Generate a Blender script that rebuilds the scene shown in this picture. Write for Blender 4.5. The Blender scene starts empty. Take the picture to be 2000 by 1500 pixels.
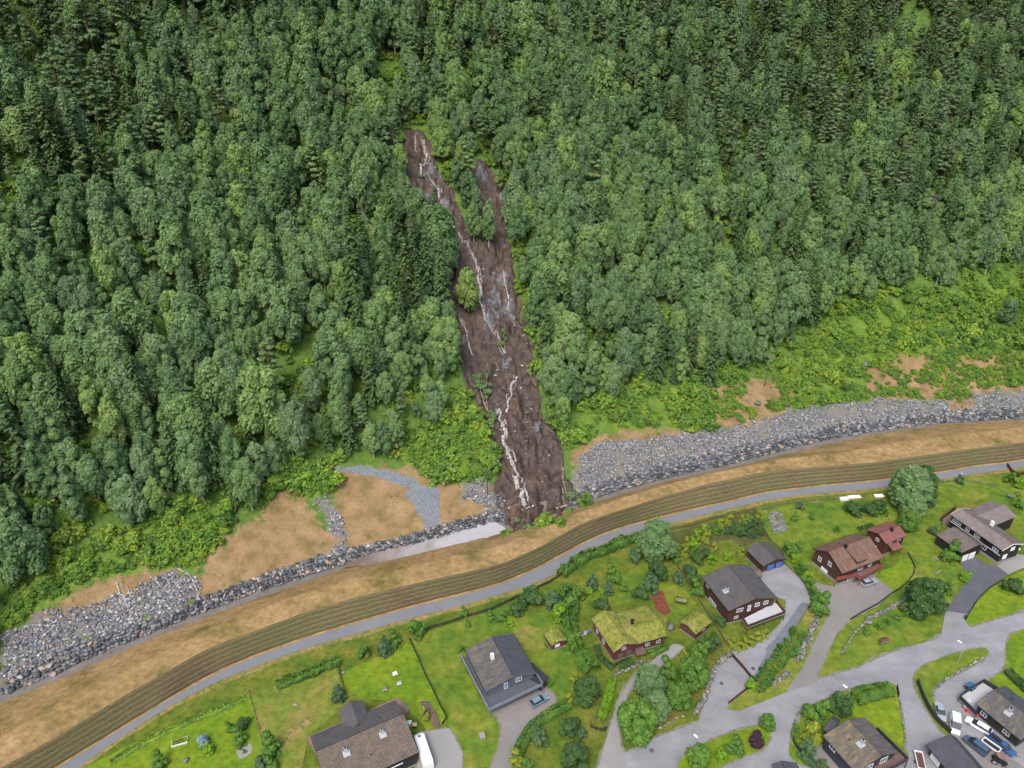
import bpy, bmesh, math, random
import numpy as np
from mathutils import Vector, Matrix
from mathutils.geometry import tessellate_polygon
R = math.radians
SC = bpy.context.scene
COL = SC.collection
# ------------------------------------------------------------------ camera, sky, sun
F = 1388.0; PITCH = R(28.0); CH = 140.0
cam = bpy.data.cameras.new('camera'); cam.sensor_width = 36; cam.lens = 36*F/2000
cam.clip_start = 1; cam.clip_end = 4000
co = bpy.data.objects.new('camera', cam); COL.objects.link(co)
co.location = (0, 0, CH); co.rotation_euler = (math.pi/2-PITCH, 0, 0); SC.camera = co
w = bpy.data.worlds.new('World'); SC.world = w; w.use_nodes = True
nt = w.node_tree; nt.nodes.clear()
sky = nt.nodes.new('ShaderNodeTexSky'); sky.sky_type = 'NISHITA'; sky.sun_disc = False
SUN_EL, SUN_AZ = R(58), R(200)
sky.sun_elevation = SUN_EL; sky.sun_rotation = SUN_AZ; sky.dust_density = 4; sky.air_density = 1.0; sky.ozone_density = 1.0
bg = nt.nodes.new('ShaderNodeBackground'); bg.inputs[1].default_value = 0.15
ow = nt.nodes.new('ShaderNodeOutputWorld')
nt.links.new(sky.outputs[0], bg.inputs[0]); nt.links.new(bg.outputs[0], ow.inputs[0])
sl = bpy.data.lights.new('sun', 'SUN'); sl.energy = 1.5; sl.angle = R(25); sl.color = (1, .96, .9)
so = bpy.data.objects.new('sun', sl); COL.objects.link(so)
sd_ = Vector((math.sin(SUN_AZ)*math.cos(SUN_EL), math.cos(SUN_AZ)*math.cos(SUN_EL), math.sin(SUN_EL)))
so.rotation_euler = sd_.to_track_quat('Z', 'Y').to_euler()
SC.view_settings.view_transform = 'Standard'; SC.view_settings.look = 'None'
SC.view_settings.exposure = 0.55; SC.view_settings.gamma = 1
SC.render.resolution_x = 1024; SC.render.resolution_y = 768
random.seed(7); RNG = np.random.default_rng(7)
# ------------------------------------------------------------------ pixel <-> world
cp, sp = math.cos(PITCH), math.sin(PITCH)
def rays(px, py):
    a = (np.asarray(px, float)-1000)/F; b = -(np.asarray(py, float)-750)/F
    return a, cp+b*sp, -sp+b*cp
def at(px, py, h=0.0):
    a, y, z = rays(px, py); t = (h-CH)/z
    return Vector((float(a*t), float(y*t), h))
def atn(pts, h=0.0):
    p = np.asarray(pts, float); a, y, z = rays(p[:, 0], p[:, 1]); t = (h-CH)/z
    return np.stack([a*t, y*t], 1)
def project(x, y, z):
    d = y*cp-(z-CH)*sp; u = y*sp+(z-CH)*cp
    return 1000+F*x/d, 750-F*u/d, d
# ------------------------------------------------------------------ numpy noise
_perm = np.random.default_rng(3).random((256, 256))
def vnoise(x, y):
    xi = np.floor(x).astype(int); yi = np.floor(y).astype(int); fx = x-xi; fy = y-yi
    fx = fx*fx*(3-2*fx); fy = fy*fy*(3-2*fy)
    g = lambda i, j: _perm[(xi+i) & 255, (yi+j) & 255]
    return (g(0, 0)*(1-fx)+g(1, 0)*fx)*(1-fy)+(g(0, 1)*(1-fx)+g(1, 1)*fx)*fy
def fbm(x, y, o=4):
    s = 0; a = .5; t = 0
    for k in range(o):
        s = s+a*vnoise(x*2**k+17*k, y*2**k-11*k); t += a; a *= .5
    return s/t-.5
# ------------------------------------------------------------------ the long lines: path, dam, channel, boulder wall
L_PS = [(112,1528),(160,1495),(225,1447),(310,1392),(345,1371),(432,1327),(510,1297),(600,1265),(750,1222),(830,1200),(900,1183),(1000,1154),(1040,1142),(1092,1117),(1120,1092),(1152,1074),(1200,1053),(1252,1037),(1300,1024),(1380,1004),(1480,980),(1560,966),(1640,960),(1700,955),(1820,938),(2000,912)]
L_PN = [(60,1530),(112,1500),(170,1464),(256,1412),(340,1360),(400,1326),(456,1299),(520,1274),(600,1246),(700,1216),(800,1187),(900,1162),(970,1144),(1040,1116),(1100,1083),(1150,1056),(1200,1036),(1250,1022),(1300,1008),(1400,986),(1500,962),(1600,950),(1700,941),(1817,927),(1897,912),(1963,905),(2000,899)]
L_FT = [(-60,1532),(6,1498),(80,1458),(160,1410),(250,1354),(320,1316),(400,1268),(500,1232),(600,1194),(700,1166),(800,1142),(900,1120),(980,1102),(1060,1066),(1140,1020),(1220,994),(1300,968),(1380,946),(1500,920),(1600,912),(1700,904),(1740,899),(1847,883),(2000,864)]
L_CN = [(0,1374),(100,1334),(200,1290),(300,1246),(400,1207),(500,1170),(600,1136),(680,1108),(740,1096),(800,1084),(900,1059),(980,1040),(1040,1020),(1100,998),(1150,986),(1220,964),(1300,940),(1400,920),(1500,896),(1600,872),(1700,850),(1740,843),(1847,829),(2000,820)]
L_CF = [(0,1356),(60,1332),(140,1300),(200,1270),(260,1248),(340,1216),(400,1192),(500,1156),(570,1132),(620,1116),(680,1098),(730,1080),(800,1066),(900,1038),(980,1016),(1050,1000),(1110,988),(1150,974),(1200,958),(1240,948),(1300,931),(1360,917),(1420,905),(1500,885),(1560,869),(1620,855),(1700,842),(1740,836),(1847,824),(2000,815)]
L_BT = [(0,1322),(80,1286),(160,1254),(220,1234),(300,1210),(340,1198),(400,1170),(500,1132),(590,1100),(640,1084),(700,1072),(800,1048),(900,1018),(980,998),(1050,982),(1110,965),(1200,938),(1300,908),(1400,886),(1480,868),(1560,848),(1640,832),(1700,823),(1850,806),(2000,796)]
HF, HC, HB = 6.0, 1.0, 3.2
def wline(L, h):
    p = atn(L, h)
    a = p[0]+(p[0]-p[2])/np.linalg.norm(p[0]-p[2])*250; b = p[-1]+(p[-1]-p[-4])/np.linalg.norm(p[-1]-p[-4])*350
    p = np.vstack([a, p, b]); return p[np.argsort(p[:, 0])]
W = {k: wline(L, h) for k, L, h in (('PS', L_PS, 0), ('PN', L_PN, 0), ('FT', L_FT, HF), ('CN', L_CN, HC), ('CF', L_CF, HC), ('BT', L_BT, HB))}
_fx = np.arange(-420, 620, 1.0); _kk = np.hanning(13)[1:-1]; _kk = _kk/_kk.sum()
WS = {k: np.convolve(np.pad(np.interp(_fx, v[:, 0], v[:, 1]), 5, mode='edge'), _kk, 'valid') for k, v in W.items()}
def Y(k, x): return np.interp(x, _fx, WS[k])
_xs = np.arange(-500, 700, 2.0); _yb = Y('BT', _xs); _k = np.ones(41)/41
_ys = np.convolve(np.pad(_yb, 20, mode='edge'), _k, 'valid')
def YS(x): return np.interp(x, _xs, _ys)
_d = np.arange(0, 900, 1.0)
_sl = np.interp(_d, [0, 14, 34, 60, 160, 300, 900], [.40, .44, .60, .70, .74, .7, .4]); _pr = np.concatenate([[0], np.cumsum(_sl)[:-1]])
def H0(x, y):
    x = np.asarray(x, float); y = np.asarray(y, float)
    d1 = (y-Y('BT', x))*.92; d2 = (y-YS(x))*.92; ww = np.clip(d1/35, 0, 1)
    d = np.maximum(d1*(1-ww)+d2*ww, 0)
    h = HB+np.interp(d, _d, _pr)
    am = np.clip((d-6)/50, 0, 1)
    h = h+am*(fbm(x/45, y/45, 3)*9+fbm(x/9, y/9, 2)*1.5)
    return h
SLIDE = [(790,253),(814,248),(842,283),(858,325),(880,356),(900,410),(928,455),(955,490),(990,520),(1010,560),(1024,610),(1036,650),(1046,700),(1054,745),(1068,790),(1086,840),(1106,885),(1114,925),(1120,975),(1116,996),(1090,1010),(1060,1022),(1015,1040),(990,1034),(976,1005),(964,940),(964,880),(948,830),(925,780),(905,740),(895,700),(888,650),(882,600),(876,560),(868,500),(850,445),(828,402),(806,390),(794,340),(782,290)]
SLIDE2 = [(912,318),(948,310),(975,350),(1006,372),(990,415),(995,470),(1008,560),(985,530),(945,500),(925,440),(930,390)]
def hits(pts, HFN):
    p = np.asarray(pts, float); a, yy, zz = rays(p[:, 0], p[:, 1])
    out = np.zeros((len(p), 3)); done = np.zeros(len(p), bool)
    prev = np.full(len(p), 100.0)
    for t in np.arange(100, 900, 1.5):
        below = (CH+zz*t) < HFN(a*t, yy*t)
        new = below & ~done
        if new.any():
            lo = prev[new].copy(); hi = np.full(new.sum(), t)
            for _ in range(10):
                m = (lo+hi)/2; b = (CH+zz[new]*m) < HFN(a[new]*m, yy[new]*m)
                hi = np.where(b, m, hi); lo = np.where(b, lo, m)
            out[new] = np.stack([a[new]*hi, yy[new]*hi, CH+zz[new]*hi], 1); done |= new
        prev[:] = t
        if done.all(): break
    return out
def HT0(x, y):   # the whole terrain without the landslide scar
    x = np.asarray(x, float); y = np.asarray(y, float)
    ys = [Y(k, x) for k in ('PS', 'PN', 'FT', 'CN', 'CF', 'BT')]
    h = H0(x, y)
    def seg(a, b, ha, hb): return ha+(hb-ha)*np.clip((y-a)/np.maximum(b-a, .01), 0, 1)
    ycb = ys[2]+.38*(ys[3]-ys[2])
    h = np.where(y < ys[5], seg(ys[4], ys[5], HC, HB), h)
    h = np.where(y < ys[4], HC, h)
    h = np.where(y < ys[3], seg(ycb, ys[3], HF+.3, HC), h)
    h = np.where(y < ycb, seg(ys[2], ycb, HF, HF+.3), h)
    h = np.where(y < ys[2], seg(ys[1]+.6, ys[2], 0, HF), h)
    h = np.where(y < ys[1]+.6, 0, h)
    return h
def sdist(x, y, poly):
    x = np.asarray(x, float); y = np.asarray(y, float); best = np.full(x.shape, 1e9); ins = np.zeros(x.shape, bool)
    n = len(poly)
    for i in range(n):
        ax, ay = poly[i]; bx, by = poly[(i+1) % n]; dx, dy = bx-ax, by-ay
        t = np.clip(((x-ax)*dx+(y-ay)*dy)/(dx*dx+dy*dy+1e-9), 0, 1)
        best = np.minimum(best, (x-ax-t*dx)**2+(y-ay-t*dy)**2)
        c = ((ay > y) != (by > y)) & (x < (bx-ax)*(y-ay)/((by-ay) if by != ay else 1e-9)+ax)
        ins ^= c
    best = np.sqrt(best); return np.where(ins, -best, best)
SW = hits(SLIDE, HT0)[:, :2]; SW2 = hits(SLIDE2, HT0)[:, :2]
def slide_sd(x, y): return np.minimum(sdist(x, y, SW), sdist(x, y, SW2))+fbm(np.asarray(x, float)/3.5, np.asarray(y, float)/3.5, 3)*4.5
def HT(x, y):
    x = np.asarray(x, float); y = np.asarray(y, float); h = HT0(x, y)
    s = slide_sd(x, y); dp = np.clip(-s/5, 0, 1)
    up = np.clip((y-Y('BT', x)-8)/25, 0, 1)
    fill = np.clip(-s/6, 0, 1)*2.4*np.clip(1-np.abs(y-Y('BT', x)+2)/13, 0, 1)
    return h-dp*1.6*up+fill
def hz(x, y): return float(HT(np.array([x]), np.array([y]))[0])
def hill(pts): return hits(pts, HT)
def hillp(px, py): return Vector(hill([(px, py)])[0])
# ------------------------------------------------------------------ materials
def newmat(name):
    m = bpy.data.materials.new(name); m.use_nodes = True; n = m.node_tree
    return m, n, n.nodes['Principled BSDF']
def rgb(c): return (c[0], c[1], c[2], 1)
def noise(n, vec, scale, detail=4, rough=.6, dist=0):
    t = n.nodes.new('ShaderNodeTexNoise'); t.inputs['Scale'].default_value = scale; t.inputs['Detail'].default_value = detail
    t.inputs['Roughness'].default_value = rough; t.inputs['Distortion'].default_value = dist
    if vec is not None: n.links.new(vec, t.inputs['Vector'])
    return t.outputs['Fac']
def ramp(n, fac, stops):
    r = n.nodes.new('ShaderNodeValToRGB'); e = r.color_ramp.elements
    while len(e) > 1: e.remove(e[0])
    e[0].position = stops[0][0]; e[0].color = rgb(stops[0][1])
    for p, c in stops[1:]:
        k = e.new(p); k.color = rgb(c)
    n.links.new(fac, r.inputs[0]); return r.outputs[0]
def mix(n, fac, a, b, mode='MIX'):
    m = n.nodes.new('ShaderNodeMix'); m.data_type = 'RGBA'; m.blend_type = mode
    for i, v in ((0, fac), (6, a), (7, b)):
        if isinstance(v, (int, float)): m.inputs[i].default_value = v
        elif isinstance(v, tuple): m.inputs[i].default_value = rgb(v)
        else: n.links.new(v, m.inputs[i])
    return m.outputs[2]
def math_(n, op, a, b=0.0, clamp=False):
    m = n.nodes.new('ShaderNodeMath'); m.operation = op; m.use_clamp = clamp
    for i, v in ((0, a), (1, b)):
        if isinstance(v, (int, float)): m.inputs[i].default_value = v
        else: n.links.new(v, m.inputs[i])
    return m.outputs[0]
def coord(n, kind='Object'):
    return n.nodes.new('ShaderNodeTexCoord').outputs[kind]
def attr(n, name, out='Fac'):
    a = n.nodes.new('ShaderNodeAttribute'); a.attribute_name = name; return a.outputs[out]
def bump(n, b, fac, s=.3, d=.1):
    k = n.nodes.new('ShaderNodeBump'); k.inputs['Strength'].default_value = s; k.inputs['Distance'].default_value = d
    n.links.new(fac, k.inputs['Height']); n.links.new(k.outputs[0], b.inputs['Normal'])
def mapping(n, v, sc=(1, 1, 1), rot=(0, 0, 0)):
    m = n.nodes.new('ShaderNodeMapping'); m.inputs['Scale'].default_value = sc; m.inputs['Rotation'].default_value = rot
    n.links.new(v, m.inputs['Vector']); return m.outputs[0]
def simple(name, c, rough=.7, var=.18, sc=3.0, metal=0, spec=.3):
    m, n, b = newmat(name); v = coord(n)
    f = noise(n, v, sc, 4)
    col = ramp(n, f, [(.3, tuple(x*(1-var) for x in c)), (.7, tuple(min(1, x*(1+var)) for x in c))])
    n.links.new(col, b.inputs['Base Color']); b.inputs['Roughness'].default_value = rough
    b.inputs['Metallic'].default_value = metal; b.inputs['Specular IOR Level'].default_value = spec
    return m
def ground_mat(name, stops, s1, s2=None, fine=None, rough=.9, bs=.4, finec=((.75,)*3, (1.25,)*3)):
    m, n, b = newmat(name); v = coord(n)
    f = noise(n, v, s1, 6, .65); col = ramp(n, f, stops)
    if s2:
        f2 = noise(n, v, s2, 3, .6); col = mix(n, 1.0, col, ramp(n, f2, [(.3, ((.72,)*3 if rough > .9 else (.92,)*3)), (.7, ((1.25,)*3 if rough > .9 else (1.07,)*3))]), 'MULTIPLY')
    ff = noise(n, v, fine or 3, 5, .7)
    col = mix(n, 1.0, col, ramp(n, ff, [(.25, finec[0]), (.75, finec[1])]), 'MULTIPLY')
    n.links.new(col, b.inputs['Base Color']); b.inputs['Roughness'].default_value = rough; b.inputs['Specular IOR Level'].default_value = .15
    bump(n, b, ff, bs, .2); return m
def leafmat(name, dark, light, yel=None, hue=.25, trans=.25):
    m, n, b = newmat(name)
    oi = n.nodes.new('ShaderNodeObjectInfo').outputs['Random']
    t = attr(n, 'tone')
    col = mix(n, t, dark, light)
    y = yel or tuple(x*.9 for x in light)
    r = ramp(n, oi, [(0, (.74, .80, .80)), (.2, (.86, .92, .86)), (.45, (1, 1, 1)), (.65, (1.12, 1.12, .92)), (.78, (.90, .95, .96)), (.88, (1.25, 1.22, .95)), (1, (1.35, 1.28, .8))])
    col = mix(n, hue*3 if hue*3 < 1 else 1.0, col, mix(n, 1.0, col, r, 'MULTIPLY'))
    if yel: col = mix(n, math_(n, 'GREATER_THAN', attr(n, 'tone2'), .82), col, yel)
    n.links.new(col, b.inputs['Base Color']); b.inputs['Roughness'].default_value = .6; b.inputs['Specular IOR Level'].default_value = .25
    tr = n.nodes.new('ShaderNodeBsdfTranslucent'); n.links.new(col, tr.inputs[0])
    ms = n.nodes.new('ShaderNodeMixShader'); ms.inputs[0].default_value = trans
    o = n.nodes['Material Output']; n.links.new(b.outputs[0], ms.inputs[1]); n.links.new(tr.outputs[0], ms.inputs[2]); n.links.new(ms.outputs[0], o.inputs[0])
    return m
M = {}
M['asphalt'] = ground_mat('asphalt_road', [(.3, (.22, .222, .235)), (.5, (.25, .252, .264)), (.75, (.29, .29, .30))], .09, .35, 5, .85, .1, ((.93,)*3, (1.07,)*3))
nA = M['asphalt'].node_tree; bA = nA.nodes['Principled BSDF']; old_ = bA.inputs['Base Color'].links[0].from_socket; vA = coord(nA)
vo = nA.nodes.new('ShaderNodeTexVoronoi'); vo.feature = 'DISTANCE_TO_EDGE'; vo.inputs['Scale'].default_value = .13
wp = nA.nodes.new('ShaderNodeVectorMath'); wp.operation = 'ADD'; nn_ = nA.nodes.new('ShaderNodeTexNoise'); nn_.inputs['Scale'].default_value = .5; nA.links.new(vA, nn_.inputs['Vector']); sc2 = nA.nodes.new('ShaderNodeVectorMath'); sc2.operation = 'SCALE'; sc2.inputs['Scale'].default_value = 3.5
nA.links.new(nn_.outputs['Color'], sc2.inputs[0]); nA.links.new(vA, wp.inputs[0]); nA.links.new(sc2.outputs[0], wp.inputs[1]); nA.links.new(wp.outputs[0], vo.inputs['Vector'])
ck = ramp(nA, vo.outputs['Distance'], [(0, (.22,)*3), (.012, (0,)*3)]); cA = mix(nA, ck, old_, (.10, .10, .10)); pt = ramp(nA, noise(nA, mapping(nA, vA, (.35, 1, 1), (0, 0, -.35)), .22, 3, .5), [(.35, (.88,)*3), (.6, (1.06,)*3)]); nA.links.new(mix(nA, 1.0, cA, pt, 'MULTIPLY'), bA.inputs['Base Color'])
M['pathasph'] = ground_mat('asphalt_path', [(.3, (.165, .175, .19)), (.7, (.20, .21, .225))], .1, None, 6, .85, .15, ((.93,)*3, (1.07,)*3))
M['asph_dark'] = ground_mat('asphalt_dark', [(.3, (.085, .09, .105)), (.7, (.12, .125, .14))], .2, None, 6, .8, .15, ((.9,)*3, (1.1,)*3))
M['asph_mid'] = ground_mat('asphalt_patch', [(.3, (.13, .15, .17)), (.7, (.17, .19, .21))], .4, None, 6, .8, .15, ((.9,)*3, (1.1,)*3))
M['gravel'] = ground_mat('gravel_drive', [(.3, (.23, .225, .215)), (.5, (.27, .265, .255)), (.7, (.31, .30, .29))], .12, None, 7, .95, .4, ((.85,)*3, (1.15,)*3))
M['gravelbrown'] = ground_mat('gravel_brownish', [(.3, (.19, .175, .165)), (.7, (.25, .235, .225))], .12, None, 7, .95, .4, ((.85,)*3, (1.15,)*3))
M['crushed'] = ground_mat('crushed_stone', [(.3, (.13, .15, .165)), (.7, (.19, .215, .235))], .6, None, 5, .95, .6, ((.6,)*3, (1.4,)*3))
M['shoulder'] = ground_mat('gravel_shoulder', [(.3, (.12, .12, .06)), (.5, (.20, .185, .14)), (.7, (.26, .245, .21))], .9, None, 6, .95, .4)
M['redgravel'] = ground_mat('red_gravel', [(.3, (.10, .04, .025)), (.5, (.19, .05, .035)), (.7, (.13, .10, .04))], .9, None, 6, .95, .5)
M['lawn'] = ground_mat('lawn_mown', [(.25, (.055, .115, .018)), (.42, (.095, .165, .02)), (.56, (.145, .195, .022)), (.7, (.21, .205, .04)), (.8, (.26, .21, .08))], .13, .5, 3.5, .95, .4, ((.78,)*3, (1.2,)*3))
M['lawn_bright'] = ground_mat('lawn_bright', [(.28, (.085, .16, .014)), (.5, (.135, .215, .014)), (.75, (.21, .245, .02))], .11, .6, 4, .95, .3, ((.85,)*3, (1.15,)*3))
M['lawn_dry'] = ground_mat('lawn_dry', [(.3, (.09, .15, .02)), (.5, (.16, .20, .03)), (.7, (.25, .19, .06))], .12, .6, 3, .95, .5)
M['grass'] = ground_mat('meadow_grass', [(.25, (.045, .095, .014)), (.45, (.095, .145, .018)), (.6, (.15, .17, .025)), (.75, (.24, .18, .06))], .14, .7, 2.5, .95, .6, ((.65,)*3, (1.3,)*3))
M['verge'] = ground_mat('dry_verge', [(.3, (.09, .14, .025)), (.5, (.22, .19, .06)), (.7, (.33, .21, .10))], .25, 1.0, 4, .95, .5)
M['dry'] = ground_mat('dry_grass_tan', [(.25, (.16, .125, .04)), (.38, (.27, .175, .06)), (.55, (.35, .22, .09)), (.75, (.42, .285, .15))], .16, .6, 4, .95, .6, ((.7,)*3, (1.3,)*3))
M['crest'] = ground_mat('dam_top_grass', [(.25, (.085, .10, .03)), (.36, (.18, .14, .05)), (.46, (.27, .185, .078)), (.6, (.335, .22, .10)), (.78, (.40, .285, .16))], .11, .7, 4, .95, .6, ((.68,)*3, (1.32,)*3))
M['bed'] = ground_mat('channel_bed', [(.3, (.13, .115, .095)), (.7, (.21, .19, .17))], .5, None, 5, .7, .4)
def face_mat():
    m, n, b = newmat('dam_face'); v = coord(n)
    z = n.nodes.new('ShaderNodeSeparateXYZ'); n.links.new(v, z.inputs[0])
    lg = noise(n, v, .05, 5, .7); f2 = noise(n, mapping(n, v, (.25, .25, 5)), 1.6, 5, .75)
    g = math_(n, 'ADD', lg, math_(n, 'MULTIPLY', math_(n, 'SUBTRACT', f2, .5), .9))
    col = ramp(n, g, [(.25, (.05, .035, .022)), (.40, (.11, .078, .042)), (.5, (.13, .10, .045)), (.58, (.08, .095, .028)), (.68, (.12, .105, .045)), (.8, (.19, .15, .08))])
    f3 = noise(n, mapping(n, v, (.12, .12, 9)), 1.0, 5, .8)
    col = mix(n, ramp(n, f3, [(.6, (0, 0, 0)), (.72, (.55,)*3)]), col, (.30, .24, .18))
    fn = noise(n, v, 4, 4, .7)
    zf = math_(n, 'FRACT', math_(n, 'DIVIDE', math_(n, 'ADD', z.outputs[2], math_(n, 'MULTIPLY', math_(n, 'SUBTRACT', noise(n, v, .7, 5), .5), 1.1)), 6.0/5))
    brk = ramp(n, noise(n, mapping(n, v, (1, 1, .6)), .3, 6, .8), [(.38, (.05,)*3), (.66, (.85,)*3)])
    col = mix(n, mix(n, 1.0, ramp(n, zf, [(0, (.5,)*3), (.2, (.38,)*3), (.4, (.03,)*3), (.8, (0,)*3)]), brk, 'MULTIPLY'), col, (.028, .02, .014))  # terrace shading put into the colour as dark stripes, together with dark textile gaps
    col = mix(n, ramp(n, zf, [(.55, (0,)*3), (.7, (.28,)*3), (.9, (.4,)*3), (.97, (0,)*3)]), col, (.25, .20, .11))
    col = mix(n, 1.0, col, ramp(n, fn, [(.25, (.6,)*3), (.75, (1.4,)*3)]), 'MULTIPLY')
    n.links.new(col, b.inputs['Base Color']); b.inputs['Roughness'].default_value = .95; bump(n, b, fn, .6, .2); return m
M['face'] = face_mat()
def hill_mat():
    m, n, b = newmat('hillside_ground'); v = coord(n)
    nz = noise(n, v, .35, 6, .7); nz = math_(n, 'MULTIPLY', math_(n, 'SUBTRACT', nz, .5), 15.0)
    nf = noise(n, v, 2.2, 5, .75); nl = noise(n, v, .08, 4)
    green = ramp(n, noise(n, v, .5, 6, .7), [(.3, (.05, .10, .022)), (.5, (.09, .16, .03)), (.7, (.14, .21, .04))])
    tan = ramp(n, noise(n, v, .22, 6, .65), [(.22, (.09, .11, .03)), (.36, (.17, .13, .05)), (.5, (.26, .175, .085)), (.64, (.32, .215, .11)), (.8, (.38, .275, .17))])
    bright = ramp(n, noise(n, v, .4, 6, .7), [(.3, (.06, .13, .02)), (.5, (.12, .20, .03)), (.7, (.19, .24, .04))])
    rock = ramp(n, noise(n, v, 1.2, 5, .7), [(.3, (.12, .12, .12)), (.55, (.19, .175, .15)), (.7, (.28, .27, .255))])
    grey = ramp(n, noise(n, v, 3.0, 5, .8), [(.3, (.12, .135, .15)), (.7, (.24, .27, .29))])
    def thr(a): return math_(n, 'MULTIPLY', math_(n, 'SUBTRACT', nz, a), 1.2, True)   # inside where the signed distance is negative
    def thrs(a): return math_(n, 'MULTIPLY', math_(n, 'SUBTRACT', math_(n, 'MULTIPLY', nz, .25), a), 2.5, True)
    col = mix(n, thr(attr(n, 'sd_bright')), green, bright)
    col = mix(n, thr(attr(n, 'sd_dry')), col, tan)
    col = mix(n, thr(attr(n, 'sd_rock')), col, rock)
    col = mix(n, thrs(attr(n, 'sd_grey')), col, grey)
    col = mix(n, 1.0, col, ramp(n, nf, [(.25, (.7,)*3), (.75, (1.3,)*3)]), 'MULTIPLY')
    n.links.new(col, b.inputs['Base Color']); b.inputs['Roughness'].default_value = .95; b.inputs['Specular IOR Level'].default_value = .15
    bump(n, b, nf, .6, .25); return m
M['hill'] = hill_mat()
def mud_mat():
    m, n, b = newmat('landslide_mud'); v = coord(n)
    f = noise(n, v, .5, 7, .72); col = ramp(n, f, [(.28, (.022, .014, .011)), (.46, (.060, .040, .031)), (.6, (.098, .068, .053)), (.7, (.125, .092, .075)), (.82, (.20, .16, .14))])
    br = noise(n, v, .09, 4, .6); col = mix(n, ramp(n, br, [(.55, (0,)*3), (.7, (.6,)*3)]), col, (.15, .085, .045))
    rk = noise(n, mapping(n, v, (1, 1, .4)), .8, 6, .75)
    rc = ramp(n, rk, [(.3, (.05, .048, .05)), (.45, (.10, .10, .105)), (.6, (.17, .17, .178)), (.7, (.08, .07, .068))])
    col = mix(n, ramp(n, math_(n, 'ADD', attr(n, 'rock'), math_(n, 'SUBTRACT', rk, .5)), [(.45, (0,)*3), (.6, (1,)*3)]), col, rc)
    n.links.new(col, b.inputs['Base Color']); b.inputs['Roughness'].default_value = .62; bump(n, b, noise(n, v, 2.5, 6, .75), .7, .4); return m
M['mud'] = mud_mat()
def water_mat(name, c1, c2, sc=1.5, lo=.4, hi=.6):
    m, n, b = newmat(name); v = coord(n)
    f = noise(n, v, sc, 6, .75, .6); col = ramp(n, f, [(lo, c1), (hi, c2)])
    n.links.new(col, b.inputs['Base Color']); b.inputs['Roughness'].default_value = .3; bump(n, b, f, .3, .1)
    br = ramp(n, noise(n, v, 2.2, 6, .8), [(.38, (0,)*3), (.52, (1,)*3)]); n.links.new(br, b.inputs['Alpha']); return m
M['foam'] = water_mat('white_water', (.20, .165, .145), (.58, .56, .54), 2.0)
M['foam_thin'] = water_mat('thin_white_water', (.20, .17, .14), (.62, .62, .60), 2.0)
def pool_mat():
    m, n, b = newmat('muddy_pool'); v = coord(n)
    wv = n.nodes.new('ShaderNodeTexWave'); wv.wave_type = 'RINGS'; wv.inputs['Scale'].default_value = .22; wv.inputs['Distortion'].default_value = 5; wv.inputs['Detail'].default_value = 2; wv.inputs['Detail Scale'].default_value = .5
    n.links.new(mapping(n, v, (1, 2.6, 1), (0, 0, -.35)), wv.inputs['Vector'])
    near = attr(n, 'foam')
    base = mix(n, near, (.17, .13, .10), (.44, .43, .44))
    col = mix(n, ramp(n, wv.outputs['Fac'], [(.02, (.55,)*3), (.14, (0,)*3)]), base, (.20, .13, .10))
    n.links.new(col, b.inputs['Base Color']); b.inputs['Roughness'].default_value = .12; b.inputs['Specular IOR Level'].default_value = .7; return m
M['pool'] = pool_mat()
def rock_mat(name, stops):
    m, n, b = newmat(name); v = coord(n); t = attr(n, 'tone')
    col = ramp(n, t, stops); f = noise(n, v, 2.5, 5, .7)
    col = mix(n, 1.0, col, ramp(n, f, [(.3, (.7,)*3), (.7, (1.25,)*3)]), 'MULTIPLY')
    n.links.new(col, b.inputs['Base Color']); b.inputs['Roughness'].default_value = .8; bump(n, b, f, .4, .1); return m
M['rock'] = rock_mat('riprap_stone', [(0, (.07, .075, .085)), (.35, (.16, .175, .195)), (.65, (.28, .30, .325)), (.88, (.42, .43, .44)), (.94, (.42, .31, .22)), (1, (.6, .6, .6))])
M['rockdark'] = rock_mat('boulder_stone', [(0, (.045, .05, .06)), (.5, (.11, .12, .135)), (.85, (.22, .23, .24)), (.93, (.36, .25, .17)), (1, (.38, .38, .37))])
M['rockpale'] = rock_mat('pale_stone', [(0, (.11, .11, .10)), (.6, (.20, .195, .175)), (1, (.34, .33, .31))])
M['moss'] = ground_mat('moss_rock', [(.3, (.12, .15, .04)), (.6, (.24, .20, .10)), (.8, (.32, .30, .26))], .8, None, 5)
# leaves
M['birch'] = leafmat('birch_leaves', (.095, .185, .068), (.262, .385, .162), hue=.33, trans=.38)
M['birch_grey'] = leafmat('greyish_leaves', (.11, .20, .09), (.27, .38, .18), hue=.33, trans=.38)
M['spruce'] = leafmat('spruce_needles', (.048, .098, .036), (.13, .205, .072), hue=.2, trans=.15)
M['pine'] = leafmat('pine_needles', (.065, .125, .055), (.175, .26, .11), hue=.2, trans=.15)
M['under'] = leafmat('undergrowth_leaves', (.09, .19, .035), (.25, .41, .08), (.33, .43, .08), hue=.34, trans=.35)
M['bushgreen'] = leafmat('bush_leaves', (.045, .12, .020), (.145, .28, .045), hue=.12)
M['bushdark'] = leafmat('dark_bush_leaves', (.030, .070, .022), (.085, .16, .045), hue=.12)
M['bushlime'] = leafmat('lime_leaves', (.09, .22, .010), (.24, .42, .03), hue=.1, trans=.3)
M['bushyellow'] = leafmat('yellow_leaves', (.11, .19, .025), (.27, .33, .045), (.42, .38, .03), hue=.1, trans=.3)
M['bushblue'] = leafmat('bluegreen_leaves', (.045, .10, .042), (.12, .20, .085), hue=.1)
M['bluegrey'] = leafmat('bluegrey_needles', (.14, .22, .26), (.30, .42, .48), hue=.05)
M['purple'] = leafmat('purple_leaves', (.025, .012, .022), (.08, .035, .06), hue=.05)
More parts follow.
